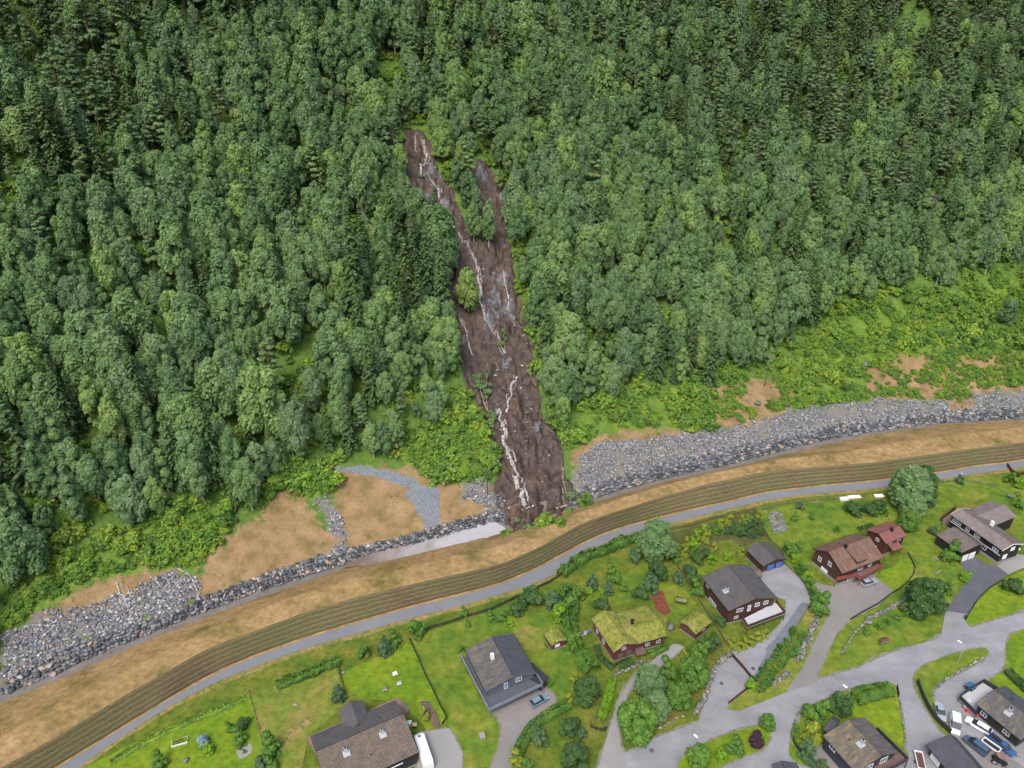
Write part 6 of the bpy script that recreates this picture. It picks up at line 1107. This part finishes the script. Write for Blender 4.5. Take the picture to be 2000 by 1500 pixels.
fence([(1957,1134),(1931,1150),(1911,1170),(1892,1199),(1886,1211)], 'low dark edging wall along the right side of the black driveway', 'wooddark', .5, 'board', th=.2, name='retaining_wall')
fence([(1820,945),(1850,942),(1880,941),(1912,944),(1945,950)], 'low green wire fence on the lawn rim above the black house', 'w_grey', .8, 'rail', th=.03)
fence([(1480,998),(1530,986),(1580,979),(1640,975)], 'low wire fence between path and lawn above the red-brown house', 'w_grey', .8, 'rail', th=.03)
fence([(1375,1120),(1400,1105),(1430,1102),(1450,1103)], 'dark red edging of the terrace behind the large brown house', 'woodred', .4, 'board', th=.1, name='retaining_wall'); fence([(1345,1090),(1365,1078),(1390,1066),(1412,1052)], 'brown timber edge under the left garden bed', 'wood', .35, 'board', th=.15, name='retaining_wall')
def stonewall(pts, label, s=.3, rows=2, mat='rockpale', h=.45, gap=1.25, wd=.4):
    p = atn(pts, 0); c = p.mean(0); P_ = []; S_2 = []
    for r in range(rows):
        for i in range(len(p)-1):
            L = np.linalg.norm(p[i+1]-p[i]); k = 0.0
            while k < L: q = p[i]+(p[i+1]-p[i])*k/L-c; z = random.uniform(.1, h); ss = s*random.uniform(.7, 1.3); P_.append((q[0]+random.uniform(-wd, wd), q[1]+random.uniform(-wd, wd), z)); S_2.append(ss); k += ss*gap
    o = rocks_mesh('stone_wall', P_, S_2, M[mat], RNG.random(len(P_))); o.location = (c[0], c[1], 0); return tag(o, label, 'stone wall')
stonewall([(1770,1172),(1748,1184),(1725,1197),(1706,1205),(1690,1212)], 'low pale stone wall below the dark tree on the right lawn', .35, 3); stonewall([(1688,1218),(1676,1230),(1665,1243),(1654,1260),(1642,1280)], 'thin row of pale stones running down the right lawn', .25, 1, wd=.15)
stonewall([(1595,1210),(1585,1232),(1575,1257),(1566,1275),(1557,1292)], 'pale stone bank on the verge between the two drives', .33, 5, h=.6, wd=.7); stonewall([(1541,1313),(1524,1325),(1510,1338)], 'short pale stone bank at the lower end of the verge', .32, 3, h=.5, wd=.5)
stonewall([(1439,1273),(1425,1280),(1411,1290),(1400,1301),(1392,1314),(1387,1332),(1383,1348),(1378,1362),(1374,1372),(1364,1385),(1355,1395)], 'curved pale stone wall along the left side of the asphalt drive', .38, 4, h=.6)
stonewall([(1757,1366),(1760,1388),(1763,1412),(1767,1440),(1765,1463)], 'line of white painted stones edging the lawn by the lane', .22, 1, gap=2.6, wd=.05); stonewall([(1201,1320),(1222,1309),(1243,1299),(1262,1290)], 'low old stone row between the log house and the lane', .3, 2); stonewall([(1559,1392),(1553,1408),(1548,1425),(1546,1436)], 'thin pale stone edging by the lane left of the hedge', .22, 1, wd=.1)
stonewall([(1137,1243),(1146,1236),(1154,1232)], 'small dark stone pile at the back corner of the log house', .4, 3, 'rock'); stonewall([(1822,1362),(1828,1345),(1850,1326),(1885,1306),(1918,1287)], 'low dark stone edge inside the grass triangle', .22, 1, 'rock', wd=.1); stonewall([(1877,1368),(1885,1380),(1900,1392)], 'grey stone bank below the terrace of the long low house', .35, 4, 'rock', h=.6, wd=.6)
stonewall([(1283,1424),(1310,1412),(1334,1398)], 'scattered stones on the bank below the reddish fence', .25, 1, 'rock', gap=2.5)
single_rock(1330, 1175, 2.2, 'moss', 'big mossy boulder between the red gravel bed and the turf shed', 0, flat=.45); single_rock(1311, 1228, 1.4, 'rockpale', 'grey stone leaning at the right end of the log house', 0, .4); single_rock(1696, 1218, 1.5, 'rockpale', 'large flat pale stone in the low stone wall', 0, .7, .3); single_rock(363, 1488, 1.0, 'rockpale', 'pale standing stone on the left lawn', 0, .6, .5); single_rock(576, 1378, .6, 'rockpale', 'small white stone on the half-dry lawn', 0, .9); single_rock(1973, 972, 1.1, 'rockpale', 'brownish rock on the slope behind the black house', 0, .3); single_rock(671, 1315, .6, 'rockpale', 'pale stones at the corner post of the bright lawn', 0, .8)
def lamp(px_, py_, label, h=6.0, ang=2.2):
    q = at(px_, py_, 0); e = empty('street_lamp', tuple(q), ang, label, 'street lamp'); mb = MB(); mb.tube((0, 0, 0), (0, 0, h), .09, .06, 8); mb.build('post', M['metal'], e); mb = MB(); mb.tube((0, 0, h), (1.0, 0, h+.25), .045, .04, 6); mb.build('arm', M['metal'], e); mb = MB(); mb.box(.8, 1.75, -.2, .2, h+.2, h+.38); mb.build('lamp_head', M['lampwhite'], e, bevel=.06)
lamp(1870, 1296, 'street lamp on the grass triangle at the right'); lamp(1649, 1385, 'street lamp rising from the large round bush by the road'); lamp(1361, 1484, 'street lamp in the tree at the lower left of the island')
def slabs_obj(name, px_, py_, label, cat, parts, rz=0, h=0):
    q = at(px_, py_, 0); e = empty(name, (q.x, q.y, 0), rz, label, cat)
    for nm, mat, boxes in parts:
        mb = MB()
        for b in boxes: mb.box(*b)
        mb.build(nm, M[mat], e, bevel=.02)
    return e
# mail stand with a little red roof, manholes, garden things
e = slabs_obj('mailbox_stand', 1724, 1258, 'mailbox stand with a small red roof beside the road', 'mailbox stand', [('post', 'wood', [(-.9, -.75, -.1, .1, 0, 1.5), (.75, .9, -.1, .1, 0, 1.5)]), ('mailbox', 'white', [(-.7, -.25, -.35, .1, .8, 1.25)]), ('mailbox', 'metal', [(-.2, .2, -.35, .1, .8, 1.25)]), ('mailbox', 'white', [(.25, .7, -.35, .1, .8, 1.25)])], .25)
mb = MB(); slab(mb, [(-1.1, 0, 1.85), (1.1, 0, 1.85), (1.1, -.7, 1.5), (-1.1, -.7, 1.5)], .06, [(0, 0)]*4); slab(mb, [(-1.1, 0, 1.85), (1.1, 0, 1.85), (1.1, .7, 1.5), (-1.1, .7, 1.5)], .06, [(0, 0)]*4); mb.build('roof', M['r_red'], e)
def manhole(px_, py_, r, lab, z=.066): q = at(px_, py_, 0); mb = MB(); mb.tube((0, 0, 0), (0, 0, .02), r, r, 18); o = mb.build('manhole_cover', M['rootwood'] if r < .5 else M['asph_dark']); o.location = (q.x, q.y, z); tag(o, lab, 'manhole cover')
manhole(1273, 1466, .5, 'dark manhole cover on the road near the gravel lane'); manhole(1471, 1306, .48, 'brownish manhole cover inside the drive gate', .078); manhole(1409, 1335, .45, 'faint manhole cover on the drive below the gate', .07)
for k, (a, b, w_, lab) in enumerate([(1648, 976, 2.6, 'low white cold frame left of the other garden boxes by the path'), (1668, 973, 4.0, 'long wooden raised box with white cover beside the path'), (1716, 971, 2.9, 'smaller wooden raised box with white cover near the grey-green tree')]):
    slabs_obj('raised_box', a, b, lab, 'raised bed', [('box', 'pinewood' if k else 'white', [(-w_/2, w_/2, -.65, .65, 0, .55)]), ('cover', 'awning', [(-w_/2-.05, w_/2+.05, -.7, .7, .55, .68)])], .1)
e = slabs_obj('raised_bed', 351, 1450, 'white framed raised bed with yellow-green plants on the left lawn', 'raised bed', [('frame', 'white', [(-1.6, 1.6, -.75, -.65, 0, .4), (-1.6, 1.6, .65, .75, 0, .4), (-1.6, -1.5, -.65, .65, 0, .4), (1.5, 1.6, -.65, .65, 0, .4)]), ('soil', 'soil', [(-1.5, 1.5, -.65, .65, 0, .3)])], .35)
C = np.array([(x, y, .4) for x in np.linspace(-1.3, 1.3, 6) for y in (-.35, .35)]); V, Fq, a3 = lobes(C, np.full(12, .3), 25, .1); npmesh('plants', V, Fq, M['bushyellow'], a3, parent=e)
sheet('stone_patio', ll('461,1462 474,1456 486,1451 493,1456 491,1470 478,1480 467,1482'), 'gravel', .05, .1); garden(477, 1467, 4, 'bush_bushgreen', 'small plant in the middle of the pale stone patio')
stonewall([(1505,1006),(1521,1003),(1534,1034),(1516,1038),(1506,1010),(1524,1030),(1514,1020)], 'flat rectangular bed of grey stones on the upper right lawn', .24, 6, 'rockpale', h=.12, wd=.9)
# curved plank steps
e = empty('plank_steps', tuple(at(843, 1395, 0)), 0, 'curved brown plank steps on the lawn beside the yellowish bush', 'steps'); mb = MB(); c0 = at(843, 1395, 0)
for k in range(13):
    t = k/12; a = at(829+t*19+6*math.sin(t*2.6), 1372+t*48, 0)-c0; mb.box(-1.0, 1.0, -.18, .18, .15, .3, Matrix.Rotation(-.35-.5*t+.4, 3, 'Z'), (a.x, a.y, .02*k))
mb.build('tread', M['deckbrown'], e); mb = MB(); mb.tube((-1.4, 3.4, .1), (1.2, -3.2, .1), .08, .08, 4); mb.build('beam', M['wooddark'], e)
slabs_obj('storage_box', 942, 1440, 'grey box standing alone on the lawn below the blue-grey house', 'box', [('box', 'woodgrey', [(-.55, .55, -.7, .7, 0, .7)]), ('lid', 'concrete', [(-.6, .6, -.75, .75, .7, .78)])], .3)
def chair(px_, py_, rz, lab, m='white'):
    slabs_obj('garden_chair', px_, py_, lab, 'chair', [('seat', m, [(-.55, .55, -.3, .3, .38, .45)]), ('backrest', m, [(-.55, .55, .28, .34, .45, .95)]), ('leg', m, [(-.5, -.44, -.28, -.22, 0, .38)]), ('leg', m, [(.44, .5, -.28, -.22, 0, .38)]), ('leg', m, [(-.5, -.44, .22, .28, 0, .38)]), ('leg', m, [(.44, .5, .22, .28, 0, .38)])], rz)
chair(772, 1319, .5, 'white garden bench on the bright lawn, upper of two by the stones', 'white'); chair(752, 1350, .3, 'grey garden bench on the bright lawn, lower one', 'woodgrey'); chair(780, 1338, .4, 'dark and white lounger on the bright lawn', 'deck')
slabs_obj('garden_furniture', 985, 1350, 'blue covered furniture on the balcony of the blue-grey house', 'furniture', [('cover', 'plasticblue', [(-.9, .9, -.5, .5, 2.45, 3.1)]), ('table_top', 'white', [(1.1, 1.7, -.4, .4, 3.0, 3.08)]), ('leg', 'white', [(1.35, 1.45, -.05, .05, 2.45, 3.0)])], .4)
slabs_obj('hot_tub', 1893, 1348, 'dark blue covered tub on the fenced terrace at the right', 'hot tub', [('tub', 'wooddark', [(-.95, .95, -.8, .8, .81, 1.5)]), ('cover', 'plasticblue', [(-1.0, 1.0, -.85, .85, 1.5, 1.62)])], .5)
slabs_obj('garden_table', 1718, 1487, 'pale blue table on the balcony of the mossy-roofed house', 'table', [('table_top', 'p_blue', [(-.9, .9, -.5, .5, 3.1, 3.18)]), ('leg', 'wood', [(-.7, -.6, -.05, .05, 2.42, 3.1)]), ('leg', 'wood', [(.6, .7, -.05, .05, 2.42, 3.1)])], .3)
for a, b, lab in [(1892, 1389, 'red tarpaulin heap at the corner of the long low house'), (1912, 1398, 'second red heap right of the tarpaulin, long and narrow')]:
    slabs_obj('toy_heap', a, b, lab, 'heap', [('tarpaulin', 'redplastic', [(-.9, .9, -.35, .35, 0, .45), (-.5, .6, -.6, .2, .0, .7)]), ('wheel', 'rubber', [(-.8, -.5, -.5, -.35, 0, .3)])], -.5)
slabs_obj('grill', 1848, 1077, 'small grill and grey boxes on the lawn left of the black house', 'grill', [('lid', 'metal', [(-.5, .5, -.3, .3, .8, 1.1)]), ('leg', 'metal', [(-.4, -.35, -.2, .2, 0, .8)]), ('leg', 'metal', [(.35, .4, -.2, .2, 0, .8)])], .3)
slabs_obj('outdoor_stove', 1836, 1091, 'dark rusty fire pit with benches on the lawn left of the black house', 'fire pit', [('bowl', 'rootwood', [(-.5, .5, -.5, .5, .1, .5)]), ('bench', 'woodgrey', [(-1.6, -1.2, -.8, .8, .3, .42)]), ('leg', 'woodgrey', [(-1.5, -1.3, -.7, -.6, 0, .3), (-1.5, -1.3, .6, .7, 0, .3)])], .3)
slabs_obj('wood_bench', 1832, 1119, 'weathered plank bench lying on the right lawn', 'bench', [('seat', 'woodgrey', [(-1.4, 1.4, -.15, .15, .3, .38)]), ('leg', 'woodgrey', [(-1.2, -1.1, -.12, .12, 0, .3)]), ('leg', 'woodgrey', [(1.1, 1.2, -.12, .12, 0, .3)])], .55)
slabs_obj('bin', 1885, 1209, 'dark post with box at the foot of the black driveway, right side', 'post', [('post', 'wooddark', [(-.15, .15, -.15, .15, 0, 1.1)]), ('box', 'wooddark', [(-.3, .3, -.3, .3, .7, 1.2)])]); slabs_obj('bin', 1849, 1186, 'dark post with box at the foot of the black driveway, left side', 'post', [('post', 'wooddark', [(-.15, .15, -.15, .15, 0, 1.1)]), ('box', 'wooddark', [(-.3, .3, -.3, .3, .7, 1.2)])])
slabs_obj('gate_post', 1182, 1424, 'dark round topped gate post at the gravel lane', 'gate post', [('post', 'wooddark', [(-.25, .25, -.25, .25, 0, 1.3)]), ('cap', 'rockpale', [(-.35, .35, -.35, .35, 1.3, 1.45)])])
slabs_obj('marker_post', 1876, 931, 'small white post beside the path above the black house', 'post', [('post', 'white', [(-.12, .12, -.12, .12, 0, 1.3)]), ('cap', 'white', [(-.18, .18, -.18, .18, 1.3, 1.4)])])
slabs_obj('wheelie_bin', 800, 1416, 'white barrel by the wall behind the caravan', 'barrel', [('barrel', 'white', [(-.45, .45, -.4, .4, 0, .9)]), ('lid', 'white', [(-.5, .5, -.45, .45, .9, 1.0)])]); slabs_obj('wheelie_bin', 810, 1420, 'brown barrel with a wooden lid in front of the caravan', 'barrel', [('barrel', 'w_brown', [(-.45, .45, -.4, .4, 0, .8)]), ('lid', 'pinewood', [(-.5, .5, -.45, .45, .8, .9)])])
# ------------------------------------------------------------------ vehicles
def loftbody(secs, mat, name, parent):   # secs: (x, half width bottom, z bottom, half width top, z top)
    mb = MB(); rings = []
    for x, w0, z0_, w1, z1 in secs: rings.append([(x, -w0, z0_), (x, -w0, z0_+(z1-z0_)*.55), (x, -w1, z1), (x, w1, z1), (x, w0, z0_+(z1-z0_)*.55), (x, w0, z0_)])
    for a, b in zip(rings[:-1], rings[1:]):
        for i in range(6): mb.poly([a[i], b[i], b[(i+1) % 6], a[(i+1) % 6]][::-1])
    mb.poly(rings[0]); mb.poly(rings[-1][::-1]); return mb.build(name, M[mat], parent, bevel=.05)
def wheels(e, xs_, wy, r):
    for x in xs_:
        for s in (-1, 1):
            mb = MB(); mb.tube((x, s*wy-.11, r), (x, s*wy+.11, r), r, r, 14); w_ = mb.build('wheel', M['rubber'], e); mb = MB(); mb.tube((x, s*(wy+.115)-.01, r), (x, s*(wy+.115)+.01, r), r*.6, r*.6, 10); mb.build('rim', M['metal'], w_)
def car(front, rear, mat, label, kind='estate', cat='car', name='parked_car', L=None, zo=.06):
    a = at(*front, .7); b = at(*rear, .7); c = (a+b)/2; d = a-b; e = empty(name, (c.x, c.y, zo), math.atan2(d.y, d.x), label, cat); L = L or {'estate': 4.7, 'sedan': 4.5, 'van': 5.0, 'box': 5.4, 'pickup': 5.2}[kind]; h = L/2; W_ = .9
    if kind in ('estate', 'sedan'):
        loftbody([(-h, .78, .4, .7, .88), (-h+.25, .88, .28, .84, .98), (-h+1.2, W_, .25, .86, 1.0), (h-1.6, W_, .25, .86, .98), (h-.5, .88, .28, .8, .82), (h, .76, .38, .66, .68)], mat, 'body', e)
        rr = -h+.25 if kind == 'estate' else -h+.95; loftbody([(rr-.08, .80, .95, .74, .98), (rr+.35, .82, .95, .62, 1.42), (rr+.9, .83, .95, .64, 1.47), (h-2.1, .83, .95, .64, 1.46), (h-1.25, .80, .92, .74, .98)], 'glassdark', 'windows', e)
        mb = MB(); mb.box(rr+.45, h-2.15, -.6, .6, 1.455, 1.50); mb.build('roof', M[mat], e, bevel=.03)
        for px2 in (rr+1.2, rr+2.2):
            for s in (-1, 1): mb = MB(); mb.tube((px2, s*.845, .95), (px2-.02, s*.655, 1.46), .045, .045, 4); mb.build('pillar', M[mat], e)
    elif kind in ('van', 'box'):
        hh = 1.95 if kind == 'van' else 2.2; loftbody([(-h, .88, .4, .84, 1.1), (-h+.1, .95, .3, .92, 1.15), (h-1.1, .95, .3, .92, 1.12), (h-.35, .92, .32, .82, .95), (h, .8, .4, .7, .75)], mat, 'body', e)
        loftbody([(-h+.06, .92, 1.1, .78, hh-.12), (-h+.4, .925, 1.1, .8, hh-.03), (h-1.9, .925, 1.1, .8, hh-.03), (h-.9, .88, 1.05, .78, 1.12)], 'glassdark', 'windows', e); mb = MB(); mb.box(-h+.25, h-1.95, -.8, .8, hh-.08, hh); mb.build('roof', M[mat], e, bevel=.05)
        for s in (-1, 1): mb = MB(); mb.box(-h+.15, h-3.0 if kind == 'van' else h-2.6, s*.93-.02, s*.93+.02, 1.05, hh-.3); mb.build('side_panel', M[mat], e)
    else:
        loftbody([(-h, .85, .5, .85, .95), (h-1.4, .9, .4, .86, 1.0), (h-.4, .86, .42, .78, .92), (h, .76, .5, .68, .78)], mat, 'body', e); loftbody([(-.35, .84, .95, .7, 1.0), (-.1, .84, .95, .66, 1.6), (.8, .84, .95, .66, 1.6), (1.45, .8, .95, .74, 1.02)], 'glassdark', 'windows', e)
        mb = MB(); mb.box(-.08, .8, -.64, .64, 1.59, 1.65); mb.build('roof', M[mat], e, bevel=.03); mb = MB(); mb.box(-h+.1, -.5, -.7, .7, .95, .99); mb.build('load_bed', M['rubber'], e); mb = MB(); mb.box(-h, -.45, .78, .86, .9, 1.25); mb.box(-h, -.45, -.86, -.78, .9, 1.25); mb.box(-h-.04, -h+.04, -.86, .86, .9, 1.25); mb.build('bed_side', M[mat], e)
    for s in (-1, 1):
        mb = MB(); mb.box(h-.12, h+.01, s*.55-.16, s*.55+.16, .58, .72); mb.build('headlight', M['lampwhite'], e, bevel=.02); mb = MB(); mb.box(-h-.02, -h+.06, s*.68-.1, s*.68+.1, .7, .9); mb.build('tail_light', M['redplastic'], e); mb = MB(); mb.box(h-1.75, h-1.6, s*.98-.08, s*.98+.08, .95, 1.08); mb.build('mirror', M[mat], e)
    wheels(e, (-h+.85, h-.9), .8, .33); return e
car((1071.7,1357.6), (1034,1378.6), 'p_blue', 'light blue estate car parked in front of the blue-grey house', zo=.07); car((1713,1132.5), (1680.6,1141.5), 'p_silver', 'silver car parked below the red balcony', zo=.07)
car((1841,1407), (1832,1375), 'p_silver', 'silver-grey car parked beside the curved black fence', 'sedan', zo=.1); car((1866,1432), (1864,1399), 'p_white', 'boxy white van parked between the silver car and the white estate', 'box', 'van', 'parked_van', 5.0, .1); car((1891,1405), (1932,1430), 'p_white', 'long white estate car in front of the long low house', L=5.1, zo=.1)
car((1885,1440), (1927,1473), 'p_navy', 'slate-blue minivan next to the slate-black garage', 'van', 'van', 'parked_van', 4.9, .1); car((1979,1473), (1936,1439), 'p_pick', 'blue pickup truck by the wall of the long low house', 'pickup', 'pickup', 'pickup_truck', 5.4, .1)
def trailer(front, rear, wd, label, inner='rubber', zo=.06):
    a = at(*front, .5); b = at(*rear, .5); c = (a+b)/2; d = a-b; L = d.length; h = L/2; e = empty('trailer', (c.x, c.y, zo), math.atan2(d.y, d.x), label, 'trailer'); w_ = wd/2; mb = MB(); mb.box(-h, h, -w_, w_, .5, .58); mb.build('bed', M[inner], e)
    mb = MB(); t = .12; mb.box(-h, h, -w_-t, -w_, .45, .95); mb.box(-h, h, w_, w_+t, .45, .95); mb.box(-h-t, -h, -w_-t, w_+t, .45, .95); mb.box(h, h+t, -w_-t, w_+t, .45, .95); mb.build('side_wall', M['white'], e); mb = MB(); mb.tube((h+t, -.4, .45), (h+1.4, 0, .45), .05, .05, 5); mb.tube((h+t, .4, .45), (h+1.4, 0, .45), .05, .05, 5); mb.build('drawbar', M['metal'], e); wheels(e, (-.3,), w_+.3, .3)
trailer((1920,1446), (1951,1468), 1.35, 'long white trailer between the slate-blue minivan and the blue pickup', zo=.1); trailer((1792.5,1470), (1800,1503), 1.35, 'white box trailer with a brown floor standing alone in the lane', 'r_red')
q = at(829, 1460, 1.3); a = at(816, 1429, 2.6); b = at(837, 1491, 2.6); d = a-b; e = empty('caravan', (q.x, q.y, .07), math.atan2(d.y, d.x), 'long white caravan parked at the wall of the brown tiled house', 'caravan'); h = d.length/2
q = (a+b)/2; e.location = (q.x, q.y, .07)
loftbody([(-h, 1.05, .6, .98, 2.3), (-h+.35, 1.15, .45, 1.08, 2.62), (h-1.0, 1.15, .45, 1.08, 2.65), (h-.25, 1.08, .5, .95, 2.2), (h, .98, .6, .85, 1.5)], 'p_white', 'body', e); mb = MB(); mb.box(h-1.55, h-1.0, -.3, .3, 2.62, 2.72); mb.build('roof_hatch', M['glass'], e, bevel=.03); mb = MB(); mb.box(-h+1.3, -h+1.8, -.25, .25, 2.62, 2.7); mb.build('roof_hatch', M['white'], e, bevel=.03)
mb = MB(); mb.tube((h, 0, .5), (h+1.2, 0, .5), .06, .06, 6); mb.build('drawbar', M['metal'], e); wheels(e, (-.2,), 1.1, .33)
for s in (-1, 1): mb = MB(); mb.box(-.6, .8, s*1.12-.03, s*1.12+.03, 1.4, 2.0); mb.build('window', M['glassdark'], e)
# small tractor with a faded red load at the lower right
q = at(1950, 1488, .5); e = empty('tractor', (q.x, q.y, .1), -.6, 'small dark tractor with a faded red load at the lower right', 'tractor'); loftbody([(-.2, .35, .6, .32, 1.2), (1.3, .33, .6, .3, 1.15), (1.5, .25, .65, .22, 1.0)], 'blackmetal', 'hood', e); wheels(e, (1.1,), .55, .35); wheels(e, (-.7,), .7, .6)
mb = MB(); mb.box(-.9, -.3, -.3, .3, .8, .95); mb.box(-1.0, -.85, -.3, .3, .9, 1.4); mb.build('seat', M['rubber'], e); mb = MB(); mb.box(-.6, .9, .7, 1.9, .3, 1.0); mb.box(-.2, 1.1, 1.3, 2.5, .2, .8); mb.build('load', M['w_pink'], e, bevel=.1)
for k, (a_, b_, m_, lab) in enumerate([(1962,1437,'plasticblue','blue tub against the wall of the long low house'),(1972,1446,'white','white crate against the wall, right of the blue tub'),(1980,1453,'white','second white crate against the wall near the corner'),(1945,1424,'white','white board leaning by the wall behind the white estate'),(1990,1478,'woodgrey','grey bundle at the bottom right corner')]): slabs_obj('crate', a_, b_, lab, 'crate', [('box', m_, [(-.45, .45, -.3, .3, 0, .5)]), ('rim', m_, [(-.5, .5, -.35, .35, .5, .58)])], -.6)
